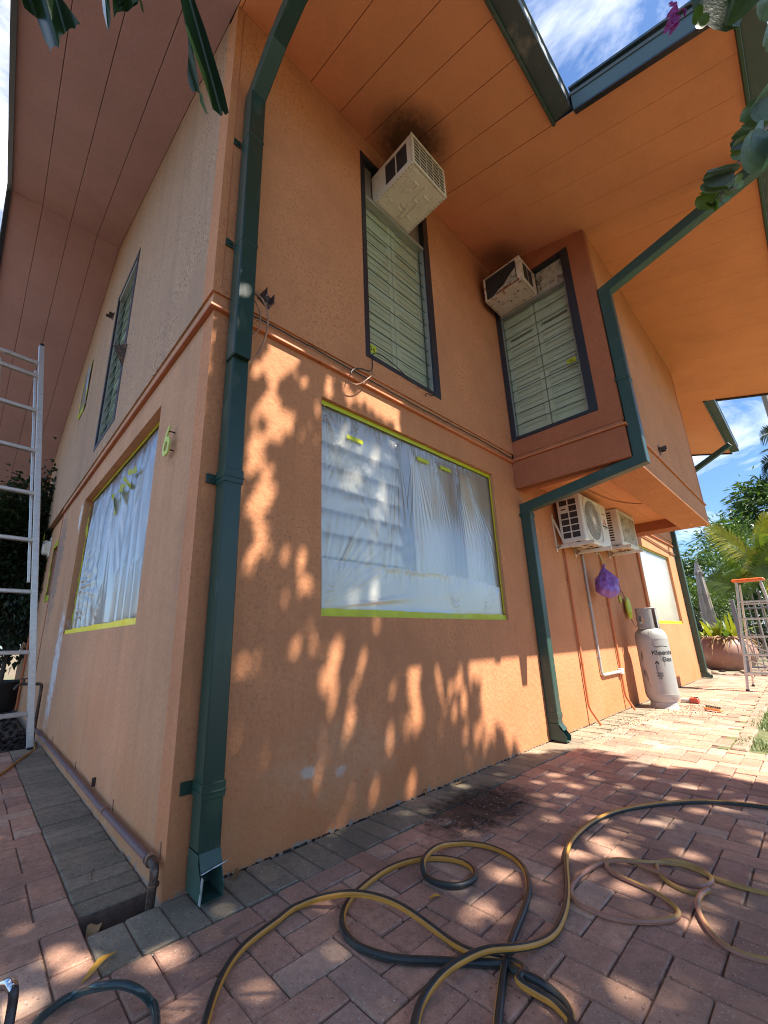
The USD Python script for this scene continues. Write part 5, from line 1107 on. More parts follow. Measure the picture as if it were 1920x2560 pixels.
for k in range(1, 6):
    s = k / 6.2; a_, b_ = fl0 + (flt - fl0) * s, fr0 + (frt - fr0) * s
    obj('tread', cat([bar(a_, b_, 0.085, 0.006, up=(0, 0, 1)), bar(a_ + [-0.04, 0, -0.014], b_ + [-0.04, 0, -0.014], 0.005, 0.028, up=(0, 0, 1)), bar(a_ + [0.04, 0, -0.010], b_ + [0.04, 0, -0.010], 0.004, 0.02, up=(0, 0, 1))]), 'old_aluminium', t)
    a2, b2 = bl0 + (blt - bl0) * s, br0 + (brt - br0) * s
    if k in (1, 3, 5): obj('brace', bar(a2, b2, 0.012, 0.022, up=(0, 0, 1)), 'old_aluminium', t)
for k in (0.28, 0.42):
    a_, b_ = fl0 + (flt - fl0) * k, fr0 + (frt - fr0) * (k - 0.14); obj('brace', bar(a_ + [0.03, 0, 0], b_ + [0.03, 0, 0], 0.005, 0.018, up=(0, 0, 1)), 'old_aluminium', t)
a2, b2 = bl0 + (blt - bl0) * 0.08, br0 + (brt - br0) * 0.34; obj('brace', bar(a2, b2, 0.006, 0.015), 'old_aluminium', t)
a2, b2 = bl0 + (blt - bl0) * 0.34, br0 + (brt - br0) * 0.08; obj('brace', bar(a2 + [0.02, 0, 0], b2 + [0.02, 0, 0], 0.006, 0.015), 'old_aluminium', t)
obj('top_cap', bx(sxt - 0.07, sxt + 0.20, yrt - 0.05, ylt + 0.06, zt_ - 0.01, zt_ + 0.035, 0.014), 'ladder_orange', t)
for q in (fl0, fr0, bl0, br0): obj('foot', bx(q[0] - 0.04, q[0] + 0.04, q[1] - 0.02, q[1] + 0.02, -0.001, 0.03, 0.004), 'letter_black', t)

# ================================================================ hoses on the pavers
def hose(name, label, pts, r, mat, stripe=None, lifts=None, turns=0.0, ph=0.0, width=2.0, n=260):
    """Garden hose through ground points given in picture pixels; lifts raise it where it crosses itself."""
    P = []
    for k, p in enumerate(pts):
        h = r + 0.0015 + (lifts.get(k, 0.0) if lifts else 0.0); P.append(onz(p, h))
    C = spline(P, n); C[:, 2] = np.maximum(C[:, 2], r + 0.001)
    t = thing(name, label, 'hose')
    obj('tube', tube(C, r, 18), mat, t, smooth=60)
    if stripe:
        Pp, T, N, B = frames(C); s = np.linspace(0, 1, n)
        B = np.cross(T, [0, 0, 1.0]); B /= np.linalg.norm(B, axis=1, keepdims=True); N = np.cross(B, T)      # N up, B to the right of the run
        a0 = ph + turns * s
        V = []; kk = np.linspace(-width / 2, width / 2, 15)
        for i in range(n):
            for q in kk:
                a_ = a0[i] + q; V.append(Pp[i] + (r * 1.022) * (math.cos(a_) * N[i] + math.sin(a_) * B[i]))
        F = []
        for i in range(n - 1):
            for j in range(14): p = i * 15 + j; F += [[p, p + 1, p + 16], [p, p + 16, p + 15]]
        obj('stripe', trimesh.Trimesh(V, F, process=False), stripe, t, smooth=True)
    return t
Z1 = lambda x, y: (500 + .434 * x, 2100 + .434 * y)
Z2 = lambda x, y: (1200 + .434 * x, 1900 + .434 * y)
C6 = lambda x, y: (.43397 * x, 1600 + .43397 * y)
C7 = lambda x, y: (600 + .43397 * x, 1600 + .43397 * y)
C8 = lambda x, y: (1220 + .43397 * x, 1600 + .43397 * y)
big = [C6(1130, 2420), C6(1190, 2180), C6(1270, 1960), C6(1400, 1770), C6(1590, 1620), C7(350, 1525), C7(540, 1468), C7(690, 1460), C7(880, 1510), C7(1060, 1620), C7(1200, 1725), C7(1340, 1800), C7(1500, 1840), C7(1640, 1900), C8(180, 1960), C8(330, 2060), C8(440, 2150), C8(500, 2230), C8(520, 2330)]
hose('garden_hose', 'black and yellow garden hose arching across the middle of the pavers to the bottom edge', big, 0.0112, 'hose_dark', 'hose_yellow', {6: 0.03, 7: 0.034, 8: 0.03, 9: 0.02, 11: 0.012, 13: 0.01, 14: 0.014}, 0.1, 1.75)
loop = [C7(1120, 2300), C7(1010, 2180), C7(985, 2160), ]
second = [C7(985, 2330), C7(1010, 2200), C7(1060, 2060), C7(1160, 1930), C7(1290, 1840), C7(1430, 1785), C8(120, 1775), C8(260, 1755), C8(370, 1700), C8(430, 1600), C8(455, 1480), C8(452, 1350), C8(450, 1240), C8(480, 1160), C8(560, 1080), C8(680, 1010), C8(850, 965), C8(1050, 940), C8(1250, 932), C8(1450, 945), C8(1620, 965), C8(1800, 990)]
hose('garden_hose', 'black hose with pale stripe curving up the right side and out of the picture', second, 0.0115, 'hose_dark', 'hose_yellow', {3: 0.015, 4: 0.026, 5: 0.030, 6: 0.026, 7: 0.008}, -1.6, 1.6, 1.1)
third = [C8(60, 2330), C8(60, 2180), C8(75, 2050), C8(95, 1900), C8(130, 1750), C8(190, 1600), C8(232, 1470), C8(235, 1400), C8(210, 1320), C8(140, 1250), C8(50, 1205), C7(1390, 1180), C7(1250, 1172), C7(1130, 1195), C7(1070, 1245), C7(1052, 1300), C7(1070, 1360), C7(1140, 1400), C7(1240, 1415), C7(1320, 1395), C7(1355, 1350), C7(1320, 1300), C7(1230, 1265), C7(1110, 1255), C7(990, 1270), C7(850, 1320), C7(720, 1410), C7(630, 1500), C7(590, 1590), C7(600, 1670), C7(660, 1750), C7(760, 1800), C7(900, 1835), C7(1080, 1848), C7(1240, 1855), C7(1400, 1862), C7(1560, 1880), C8(150, 1900), C8(280, 1960), C8(400, 2050), C8(470, 2140), C8(480, 2260), C8(440, 2400)]
hose('garden_hose', 'coiled black hose with yellow stripe and one small loop in the middle of the pavers', third, 0.0112, 'hose_dark', 'hose_yellow', {4: 0.004, 13: 0.024, 14: 0.026, 15: 0.022, 37: 0.010, 38: 0.012}, 0.2, -1.75, n=420)
thin = [C8(1900, 1520), C8(1610, 1458), C8(1450, 1420), C8(1300, 1370), C8(1160, 1310), C8(1030, 1285), C8(900, 1280), C8(760, 1268), C8(660, 1285), C8(560, 1335), C8(495, 1400), C8(478, 1455), C8(510, 1510), C8(600, 1560), C8(720, 1600), C8(870, 1622), C8(1000, 1618), C8(1080, 1600), C8(1098, 1570), C8(1060, 1520), C8(960, 1455), C8(820, 1390), C8(720, 1340), C8(682, 1298), C8(720, 1268), C8(800, 1268), C8(900, 1305), C8(1000, 1345), C8(1090, 1390), C8(1200, 1415), C8(1270, 1405), C8(1290, 1380), C8(1250, 1335), C8(1150, 1290), C8(1040, 1272), C8(980, 1285), C8(975, 1315), C8(1010, 1370), C8(1090, 1425), C8(1190, 1455), C8(1265, 1450), C8(1270, 1440), C8(1230, 1465), C8(1208, 1520), C8(1230, 1600), C8(1300, 1700), C8(1390, 1775), C8(1500, 1820), C8(1650, 1850), C8(1900, 1880)]
hose('air_hose', 'thin pink and khaki hose coiled on the pavers at the right', thin, 0.0082, 'hose_khaki', 'hose_pink', {0: 0.0, 6: 0.010, 7: 0.012, 26: 0.004, 27: 0.006, 33: 0.006, 34: 0.008, 41: 0.012, 42: 0.012, 43: 0.006}, 22.0, 0.3, 2.9, n=460)
left = [C6(120, 2330), C6(200, 2220), C6(290, 2130), C6(420, 2050), C6(560, 2000), C6(690, 1985), C6(800, 2020), C6(870, 2090), C6(900, 2180), C6(890, 2330)]
hose('garden_hose', 'plain dark green hose bowed up at the bottom left corner', left, 0.0105, 'hose_green', None, {4: 0.05, 5: 0.055, 6: 0.04})
lh = [C6(-160, 860), C6(-40, 800), C6(60, 730), C6(140, 670), C6(195, 630), C6(203, 585)]
hose('garden_hose', 'brown hose running from the tap across the pavers at the left edge', lh, 0.0095, 'hose_brown', 'hose_yellow', {5: 0.10, 4: 0.02}, 0.5, 1.0)
# bent handle of a tool at the bottom left corner
t = thing('tool_handle', 'bent plum coloured metal handle with a chrome cap at the bottom left corner', 'handle')
Hh = [at(C6(-60, 2030), 1.02), at(C6(20, 1990), 1.02), at(C6(62, 1985), 1.01), at(C6(78, 2030), 1.0), at(C6(70, 2110), 0.99), at(C6(48, 2240), 0.97), at(C6(30, 2400), 0.95)]
obj('shaft', tube(spline(Hh[2:], 40), 0.0105, 12), 'plum_metal', t, smooth=60)
obj('bend', tube(spline(Hh[:3] + [Hh[3] * 0.6 + Hh[2] * 0.4], 30), 0.0125, 12), 'chrome', t, smooth=60)

# ================================================================ small things on the ground
def leaf_curl(L_, w, curl, seed):
    r = np.random.default_rng(seed); n = 12; V = []
    for i in range(n):
        s = i / (n - 1); hw = w * math.sin(math.pi * min(0.02 + s * 0.98, 0.99)) ** 0.8 * (0.85 + 0.3 * r.random()); z = curl * (math.sin(s * 3.0) ** 2)
        V += [(s * L_, -hw, z + 0.35 * hw), (s * L_, 0, z), (s * L_, hw, z + 0.35 * hw)]
    F = []
    for i in range(n - 1):
        for j in range(2): p = 3 * i + j; F += [[p, p + 3, p + 4], [p, p + 4, p + 1]]
    m = trimesh.Trimesh(V, F, process=False); b = m.copy(); b.invert(); b.vertices[:, 2] -= 0.0008; return cat([m, b])
def ground_leaf(p, L_, w, ang, mat, label, curl=0.008, seed=0, z=0.003):
    q = onz(p); m = leaf_curl(L_, w, curl, seed); m.apply_transform(trimesh.transformations.rotation_matrix(ang, [0, 0, 1])); m.apply_translation((q[0], q[1], z))
    obj('fallen_leaf', m, mat, smooth=True, label=label, category='leaf', group='fallen leaves on the paving')
ground_leaf(C6(470, 1985), 0.13, 0.012, 0.60, 'yellow_leaf', 'long orange fallen leaf between the two grey half slabs and the dark green hose', 0.012, 1)
ground_leaf(C6(500, 1695), 0.12, 0.022, 0.95, 'dry_leaf', 'curled dry brown leaf standing in the gap of the missing paver', 0.05, 2, -0.06)
ground_leaf(C6(620, 1650), 0.15, 0.010, 0.40, 'dry_leaf', 'flat dry leaf lying along the gap of the missing paver', 0.008, 3, -0.055)
ground_leaf(C7(1085, 1495), 0.055, 0.008, -0.55, 'yellow_leaf', 'small bright yellow leaf below the hose loop', 0.006, 4)
ground_leaf(C7(1235, 838), 0.14, 0.010, -0.15, 'dry_leaf', 'tan leaf on the grey course beside the dark dirt patch', 0.006, 5)
ground_leaf(C7(1075, 900), 0.09, 0.010, 0.8, 'dry_leaf', 'curled tan leaf against the wall foot', 0.02, 6)
ground_leaf(C6(1345, 1385), 0.05, 0.016, 0.3, 'dry_leaf', 'brown leaf scrap beside the torn foot of the near downpipe', 0.02, 7)
for k, (p, L2, ang) in enumerate((((525, 1385), 0.10, 1.1), ((1290, 1700), 0.07, 0.2))):
    q = onz(C6(*p)); m = tube(spline([(0, 0, 0.004), (0.35 * L2, 0.012, 0.008), (L2, 0.0 + 0.02 * (k == 0), 0.004)], 14), 0.0022, 5); m.apply_transform(trimesh.transformations.rotation_matrix(ang, [0, 0, 1])); m.apply_translation(q)
    obj('twig', m, 'twig', label=('thin curved twig lying on the grey course of the end wall', 'short twig on the pavers right of the grey half slabs')[k], category='twig')
def crumbs(n, cx_, cy_, sx, sy, s0, s1, seed, zoff=0.0):
    r = np.random.default_rng(seed); base = trimesh.creation.icosphere(0, 1.0); ms = []
    for k in range(n):
        b_ = base.copy(); b_.vertices *= r.uniform(s0, s1) * r.uniform(0.6, 1.3, 3) * [1, 1, 0.6]; b_.apply_translation((cx_ + r.normal() * sx, cy_ + r.normal() * sy, zoff + 0.003)); ms.append(b_)
    m = cat(ms); k = (m.vertices[:, 1] < -0.02); return m
obj('dirt', crumbs(300, 1.62, -0.36, 0.20, 0.09, 0.0012, 0.0042, 5), 'grit_dark', label='patch of dark dirt crumbs on the pavers below the wide window', category='dirt', kind='stuff')
obj('grit', cat([crumbs(60, 1.58, -0.40, 0.18, 0.08, 0.0015, 0.004, 6), crumbs(150, 0.25, -1.0, 0.5, 0.35, 0.0008, 0.0024, 7), crumbs(130, 1.4, -1.1, 0.7, 0.5, 0.0008, 0.0026, 8), crumbs(30, -0.15, 0.9, 0.08, 0.8, 0.0012, 0.0035, 9), crumbs(40, -0.6, -0.4, 0.3, 0.4, 0.001, 0.003, 11)]), 'grit_pale', label='scattered pale grit and paint chips on the paving', category='grit', kind='stuff')
ft = []
for k in range(420):
    x = rng.uniform(0.2, 9.8); ft.append(bx(x, x + rng.uniform(0.004, 0.02), -rng.uniform(0.004, 0.014), -0.001, -0.004, rng.uniform(0.001, 0.005)))
obj('dirt', cat(ft), 'grit_dark', label='thin line of dirt along the foot of the long wall', category='dirt', kind='stuff')
obj('dirt', crumbs(500, 4.6, -0.30, 0.5, 0.13, 0.002, 0.006, 15), 'grit_dark', label='brown dirt scattered on the sunlit pavers by the drain pipes', category='dirt', kind='stuff')
obj('dirt', crumbs(500, 6.1, -0.62, 0.35, 0.16, 0.002, 0.007, 16), 'grit_dark', label='brown dirt around the foot of the gas cylinder', category='dirt', kind='stuff')
t = thing('power_tool', 'grey and red power tool lying behind the foot of the gas cylinder', 'tool')
obj('shaft', tube([(6.64, -0.37, 0.03), (6.655, -0.47, 0.03)], 0.022, 10), 'pipe_grey', t); obj('head', bx(6.61, 6.70, -0.57, -0.472, 0.0, 0.07, 0.012), 'tool_red', t); obj('switch', bx(6.64, 6.67, -0.565, -0.52, 0.0705, 0.078), 'letter_black', t)
t = thing('scrub_brush', 'small orange scrubbing brush on the sunlit pavers', 'brush')
obj('block', bar((6.10, -0.72, 0.025), (5.97, -0.89, 0.025), 0.05, 0.022, c=0.004), 'brush_orange', t)
obj('bristles', cat([tube([(6.10 - 0.13 * s, -0.72 - 0.17 * s, 0.037), (6.10 - 0.13 * s + 0.004, -0.72 - 0.17 * s, 0.062)], 0.008, 6) for s in np.linspace(0.08, 0.92, 8)]), 'bristle', t)

# ================================================================ plants
def rand_rot(n, r, droop=0.3):
    """Leaf frames: direction, side, normal."""
    a = r.uniform(0, 2 * np.pi, n); e = r.normal(-droop, 0.45, n)
    d = np.column_stack([np.cos(a) * np.cos(e), np.sin(a) * np.cos(e), np.sin(e)])
    up = np.column_stack([r.normal(0, 0.35, n), r.normal(0, 0.35, n), np.ones(n)])
    s = np.cross(d, up); s /= np.linalg.norm(s, axis=1, keepdims=True); nn = np.cross(s, d)
    return d, s, nn
def leaf_mesh(P, Ls, ws, r, droop=0.3, outward=None):
    n = len(P); d, s, nn = rand_rot(n, r, droop)
    if outward is not None:
        d = d * 0.7 + outward * 0.8; d /= np.linalg.norm(d, axis=1, keepdims=True); s = np.cross(d, nn); s /= np.linalg.norm(s, axis=1, keepdims=True); nn = np.cross(s, d)
    Ls = np.broadcast_to(Ls, (n,))[:, None]; ws = np.broadcast_to(ws, (n,))[:, None]
    V = np.stack([P, P + d * Ls * 0.45 + s * ws * 0.5 + nn * ws * 0.16, P + d * Ls * 0.45 - s * ws * 0.5 + nn * ws * 0.16, P + d * Ls - nn * Ls * 0.12, P + d * Ls * 0.5], 1).reshape(-1, 3)
    F = (np.array([[0, 4, 1], [0, 2, 4], [4, 3, 1], [4, 2, 3]])[None] + 5 * np.arange(n)[:, None, None]).reshape(-1, 3)
    return trimesh.Trimesh(V, F, process=False)
def clump_points(n, c, rad, r, clumps=24, shell=0.55):
    """Points gathered in clumps through an ellipsoid, denser near its skin."""
    q = r.normal(size=(clumps, 3)); q /= np.linalg.norm(q, axis=1, keepdims=True); q *= (shell + (1 - shell) * r.random((clumps, 1))) * 0.85
    k = r.integers(0, clumps, n); p = q[k] + r.normal(0, 0.17, (n, 3))
    o = p / np.maximum(np.linalg.norm(p, axis=1, keepdims=True), 1e-6)
    return np.asarray(c) + p * np.asarray(rad), o
def bush(name, label, category, base, h, rad, n, L_, w, mat, seed, z_lo=0.35, trunk_r=0.05, group=None, clumps=26, droop=0.3, trunk_mat='bark'):
    r = np.random.default_rng(seed); base = np.asarray(base, float)
    t = thing(name, label, category, group=group)
    c = base + [0, 0, h * (1 + z_lo) / 2]; rv = np.array([rad, rad, h * (1 - z_lo) / 2])
    P, o = clump_points(n, c, rv, r, clumps)
    P[:, 2] = np.maximum(P[:, 2], base[2] + 0.03)
    obj('crown', leaf_mesh(P, L_ * r.uniform(0.6, 1.2, n), w * r.uniform(0.7, 1.2, n), r, droop, o), mat, t)
    st = [tube(spline([base + [0, 0, -0.05], base + [0.03 * rad, 0.05 * rad, h * 0.3], c + [0, 0, 0.1]], 10), np.linspace(trunk_r, trunk_r * 0.5, 10), 8)]
    for k in range(5):
        e = c + rv * r.normal(0, 0.45, 3); st.append(tube(spline([base + [0, 0, h * 0.3], (base + [0, 0, h * 0.35]) * 0.5 + e * 0.5, e], 8), np.linspace(trunk_r * 0.55, trunk_r * 0.2, 8), 6))
    obj('trunk', cat(st), trunk_mat, t, smooth=40)
    return t
def frond(parent, base, tip, sag, leaf_len, mat, seed, n=34, side=None, r0=0.012, spread=0.9, name='frond'):
    r = np.random.default_rng(seed); base, tip = np.asarray(base, float), np.asarray(tip, float)
    mid = (base + tip) / 2 + [0, 0, sag]; s = np.linspace(0, 1, 24)[:, None]
    C = (1 - s) ** 2 * base + 2 * s * (1 - s) * mid + s * s * tip
    T = np.gradient(C, axis=0); T /= np.linalg.norm(T, axis=1, keepdims=True)
    if side is None: side = np.cross(T.mean(0), [0, 0, 1.0])
    side = np.asarray(side, float); side /= np.linalg.norm(side)
    ms = [tube(C, np.linspace(r0, r0 * 0.25, 24), 6)]
    V, F = [], []
    for k in range(n):
        u = 0.14 + 0.86 * (k + 0.5) / n; i = u * 23; i0 = int(min(i, 22)); f = i - i0
        p = C[i0] * (1 - f) + C[i0 + 1] * f; t = T[i0]
        ll = leaf_len * (math.sin(math.pi * min(u * 0.82 + 0.16, 1.0)) ** 0.6) * r.uniform(0.85, 1.1)
        up = np.cross(side, t)
        for sg in (-1, 1):
            d = t * (0.62 + 0.25 * u) + sg * side * spread + up * 0.22 + r.normal(0, 0.06, 3) - np.array([0, 0, 0.12]); d /= np.linalg.norm(d)
            w_ = np.cross(d, up); w_ /= np.linalg.norm(w_); hw = ll * 0.042
            b = len(V); e = p + d * ll - np.array([0, 0, 0.16 * ll]); m_ = p + d * ll * 0.45
            V += [p - w_ * hw * 0.5, p + w_ * hw * 0.5, m_ + w_ * hw, m_ - w_ * hw, e]
            F += [[b, b + 1, b + 2], [b, b + 2, b + 3], [b + 3, b + 2, b + 4]]
    ms.append(trimesh.Trimesh(V, F, process=False))
    return obj(name, cat(ms), mat, parent)
def z4p(x, y): return (1640 + .2351 * x, 1240 + .2351 * y)
def z8p(x, y): return (1640 + .18983 * x, 980 + .18983 * y)
# golden cane palms behind the fence
t = thing('cane_palm', 'yellow green cane palm arching over the grey fence behind the step ladder', 'palm')
DP = 14.5
def zz(p, d=DP): return at(z4p(*p), d)
sd = CR * 0.5 + CU * 0.8
specs = [((1080, 740), (545, 322), 0.25, 0.62, 'leaf_palm_yellow', sd), ((1060, 660), (1150, 178), 0.1, 0.55, 'leaf_palm_yellow', CR), ((1120, 620), (1075, 385), 0.1, 0.6, 'leaf_fresh', CR), ((1010, 800), (1060, 520), 0.1, 0.55, 'leaf_palm_yellow', CR * 0.9 + CU * 0.3), ((960, 560), (832, 278), 0.05, 0.10, 'leaf_palm', CR),
         ((960, 1010), (540, 925), 0.30, 0.60, 'leaf_palm', sd), ((960, 1000), (690, 690), 0.25, 0.6, 'leaf_palm', sd), ((1010, 930), (690, 850), 0.35, 0.6, 'leaf_palm', sd), ((1080, 900), (930, 760), 0.3, 0.5, 'leaf_palm_yellow', sd), ((1100, 900), (1250, 430), 0.2, 0.75, 'leaf_palm', CR), ((1120, 1000), (1330, 700), 0.3, 0.7, 'leaf_palm', CU), ((1040, 1000), (1180, 560), 0.2, 0.7, 'leaf_palm', CR),
         ((1080, 1050), (880, 980), 0.3, 0.6, 'leaf_palm', sd), ((1150, 1050), (1320, 960), 0.3, 0.6, 'leaf_palm_yellow', CU), ((990, 1060), (620, 1110), 0.4, 0.55, 'leaf_palm', sd), ((1100, 1000), (980, 560), 0.1, 0.7, 'leaf_mid', CR), ((1130, 960), (1110, 640), 0.1, 0.7, 'leaf_palm', CR)]
for k, (b_, e_, sg, ll, mt, sdv) in enumerate(specs):
    frond(t, zz(b_, DP + 0.3 * (k % 4) - 0.4), zz(e_, DP - 0.5 * ((k * 7) % 5) + 0.8), sg, ll, mt, 100 + k, 40, sdv)
for k, p in enumerate(((1000, 1000), (1080, 1000), (1150, 1020), (1110, 900))):
    q = zz(p, DP); obj('trunk', tube([(q[0], q[1], -0.05), tuple(q * [1, 1, 0.5] + [0.05 * k, 0, 0]), tuple(q)], [0.05, 0.045, 0.03], 8), 'palm_trunk', t, smooth=50)
gy = lambda p, d: np.array([*at(z4p(*p), d)[:2], -0.05])
def treeat(px, d, top_px, *a, **k): return
b1 = at(z4p(720, 900), 19.0); bush('garden_tree', 'dense green tree with long drooping leaves behind the closed umbrella', 'tree', (b1[0], b1[1], -0.05), 5.3, 2.3, 5200, 0.34, 0.075, 'leaf_mid', 61, 0.2, 0.10, clumps=46, droop=0.5)
b1 = at(z4p(850, 700), 21.0); bush('garden_tree', 'taller grey green tree between the umbrella and the cane palm', 'tree', (b1[0] + 0.6, b1[1] - 0.2, -0.05), 6.6, 1.9, 4200, 0.36, 0.075, 'leaf_mid', 62, 0.45, 0.10, clumps=40, droop=0.5)
b1 = at(z4p(360, 1000), 17.0); bush('garden_bush', 'bright bush just right of the far downpipe', 'bush', (b1[0], b1[1], -0.05), 3.1, 1.5, 3600, 0.16, 0.05, 'leaf_fresh', 63, 0.1, 0.06, clumps=40)
b1 = at(z8p(1440, 1680), 23.0); bush('garden_tree', 'dark leafed tree at the right edge above the cane palm', 'tree', (b1[0] + 0.6, b1[1] - 0.5, -0.05), 9.3, 2.1, 5200, 0.46, 0.11, 'leaf_mid', 64, 0.55, 0.14, clumps=44, droop=0.6)
b1 = at(z4p(1120, 1150), 17.5); bush('garden_bush', 'dark shrub behind the grey fence pickets', 'bush', (b1[0], b1[1], -0.05), 2.3, 2.4, 3800, 0.2, 0.06, 'leaf_dark', 65, 0.0, 0.06, clumps=50)
b1 = at(z4p(620, 1200), 17.0); bush('garden_bush', 'dusty grey shrub behind the clay pot', 'bush', (b1[0], b1[1], -0.05), 2.2, 1.1, 2200, 0.2, 0.05, 'leaf_dark', 66, 0.0, 0.05, clumps=30)
# tall palm whose fronds hang into the right edge
t = thing('tall_palm', 'tall palm with dark hanging fronds at the right edge of the sky', 'palm')
pc = at(z8p(1760, 820), 24.0)
for k in range(15):
    a_ = k * 2.4; tip = pc + CR * (1.9 * math.cos(a_)) + CU * (1.5 * math.sin(a_) - 1.1) + CF * (0.8 * math.sin(a_ * 1.7))
    frond(t, pc, tip, 0.7, 0.75, 'leaf_dark', 300 + k, 30)
frond(t, at(z8p(1560, 1080), 24), at(z8p(1275, 1330), 24), 0.35, 0.6, 'leaf_dark', 330, 24, CU)
frond(t, at(z8p(1600, 560), 24), at(z8p(1370, 600), 24), 0.3, 0.8, 'leaf_dark', 331, 24, CU)
frond(t, at(z8p(1600, 900), 24), at(z8p(1390, 1000), 24), 0.3, 0.8, 'leaf_dark', 332, 24, CU)
obj('trunk', tube([(pc[0], pc[1], -0.05), tuple(pc * [1, 1, 0.5]), tuple(pc)], [0.16, 0.13, 0.10], 12), 'palm_trunk', t, smooth=50)
q = at(z8p(1452, 140), 30.0)
t = thing('slim_palm', 'pale slim palm trunk rising at the right edge under the far soffit', 'palm')
obj('trunk', tube([(q[0], q[1], -0.05), (q[0] - 0.1, q[1], q[2] * 0.5), (q[0] - 0.25, q[1], q[2] + 4)], [0.22, 0.18, 0.15], 12), 'palm_trunk', t, smooth=50)
for k in range(8): frond(t, (q[0] - 0.25, q[1], q[2] + 4), (q[0] - 0.25 + 2.4 * math.cos(k * .785), q[1] + 2.4 * math.sin(k * .785), q[2] + 3.4), 1.1, 0.7, 'leaf_mid', 350 + k, 30)
# closed garden umbrella
u0 = at(z4p(470, 900), 15.0); ux0, uy0 = u0[0], u0[1]
topz = at(z4p(425, 703), 15.0)[2]
t = thing('garden_umbrella', 'closed taupe garden umbrella standing behind the clay pot', 'umbrella', (ux0, uy0, 0), 0)
prof_z = np.linspace(0, 1, 24); th_ = np.linspace(0, 2 * np.pi, 97)[:-1]; V = []
for z in prof_z:
    R_ = 0.06 + 0.17 * min(z * 1.25, 1) ** 0.8 * (1 - 0.25 * max(z - 0.75, 0) / 0.25)
    for a_ in th_: V.append((R_ * (1 - 0.38 * abs(math.sin(4 * a_ + 0.3)) ** 0.6 * (0.35 + z)) * math.cos(a_), R_ * (1 - 0.38 * abs(math.sin(4 * a_ + 0.3)) ** 0.6 * (0.35 + z)) * math.sin(a_), topz - 0.02 - z * (topz - 0.75)))
F = []
for i in range(23):
    for j in range(96): k = (j + 1) % 96; F += [[i * 96 + j, (i + 1) * 96 + k, i * 96 + k], [i * 96 + j, (i + 1) * 96 + j, (i + 1) * 96 + k]]
obj('canopy', trimesh.Trimesh(V, F, process=False), 'umbrella_cloth', t, smooth=True)
V = [(0.135 * (1 if i else 0.30) * (1 + 0.14 * (i == 1) * math.cos(8 * a_)) * math.cos(a_), 0.135 * (1 if i else 0.30) * (1 + 0.14 * (i == 1) * math.cos(8 * a_)) * math.sin(a_), topz + 0.0 - i * (0.40 + 0.05 * math.cos(8 * a_))) for i in range(2) for a_ in th_]
F = []
for j in range(96): k = (j + 1) % 96; F += [[j, 96 + k, k], [j, 96 + j, 96 + k]]
obj('vent_cap', trimesh.Trimesh(V, F, process=False), 'umbrella_cloth', t, smooth=True)
obj('pole', tube([(0, 0, 0), (0, 0, topz + 0.06)], 0.024, 10), 'umbrella_pole', t); obj('base', lathe([(0, 0.0), (0.3, 0.0), (0.3, 0.05), (0.06, 0.10), (0.04, 0.3), (0, 0.3)], 24), 'fence_grey', t)
obj('strap', tube([(0.20 * math.cos(a_), 0.20 * math.sin(a_), topz - 1.15) for a_ in np.linspace(0, 2 * math.pi, 33)], 0.014, 6, False), 'umbrella_pole', t)
# clay pot and its plants
t = thing('clay_pot', 'big round terracotta pot at the end of the paving', 'pot', (12.95, -0.12, 0))
obj('pot', lathe([(0.0, 0.0), (0.34, 0.0), (0.50, 0.10), (0.60, 0.28), (0.625, 0.42), (0.58, 0.58), (0.49, 0.70), (0.46, 0.725), (0.485, 0.75), (0.49, 0.775), (0.47, 0.785), (0.43, 0.77), (0.42, 0.70), (0.0, 0.68)], 56), 'terracotta', t, smooth=40)
obj('soil', lathe([(0, 0.72), (0.42, 0.715), (0.42, 0.70), (0, 0.70)], 32), 'soil', t)
t = thing('potted_plant', 'lime green strap leaved plants with dry brown leaves in the clay pot', 'plant', (12.95, -0.12, 0.70))
r = np.random.default_rng(77)
def strap_leaf(base, a_, L_, w, rise, curve, seed):
    n = 9; s = np.linspace(0, 1, n); rad = L_ * np.cos(rise) * s ** 1.0; z = L_ * np.sin(rise) * s - curve * L_ * s ** 2
    d = np.array([math.cos(a_), math.sin(a_), 0]); sd_ = np.array([-d[1], d[0], 0]); V = []
    for i in range(n):
        hw = w * (1 - s[i] ** 2.2) * (0.6 + 0.6 * min(s[i] * 3, 1)) + 0.001; p = base + d * rad[i] + [0, 0, z[i]]
        V += [p - sd_ * hw + [0, 0, hw * 0.5], p, p + sd_ * hw + [0, 0, hw * 0.5]]
    F = []
    for i in range(n - 1):
        for j in range(2): k = 3 * i + j; F += [[k, k + 1, k + 4], [k, k + 4, k + 3]]
    return trimesh.Trimesh(V, F, process=False)
for k in range(56):
    b_ = np.array([r.uniform(-0.36, 0.36), r.uniform(-0.36, 0.36), 0.03]); obj('leaf', strap_leaf(b_, r.uniform(0, 6.28), r.uniform(0.35, 0.78), r.uniform(0.03, 0.055), r.uniform(0.6, 1.35), r.uniform(0.1, 0.4), k), 'leaf_lime' if r.random() < 0.75 else 'leaf_fresh', t, smooth=True)
obj('dry_leaf', cat([strap_leaf(np.array([0.42 * math.cos(a_), 0.42 * math.sin(a_), 0.05]) * [r.uniform(0.5, 1), r.uniform(0.5, 1), 1], a_ + r.normal(0, 0.5), r.uniform(0.25, 0.6), r.uniform(0.008, 0.022), r.uniform(-0.1, 0.8), r.uniform(0.5, 1.1), k) for k, a_ in enumerate(r.uniform(0, 6.28, 130))]), 'dry_leaf', t, smooth=True, label='dry brown leaves hanging over the rim')
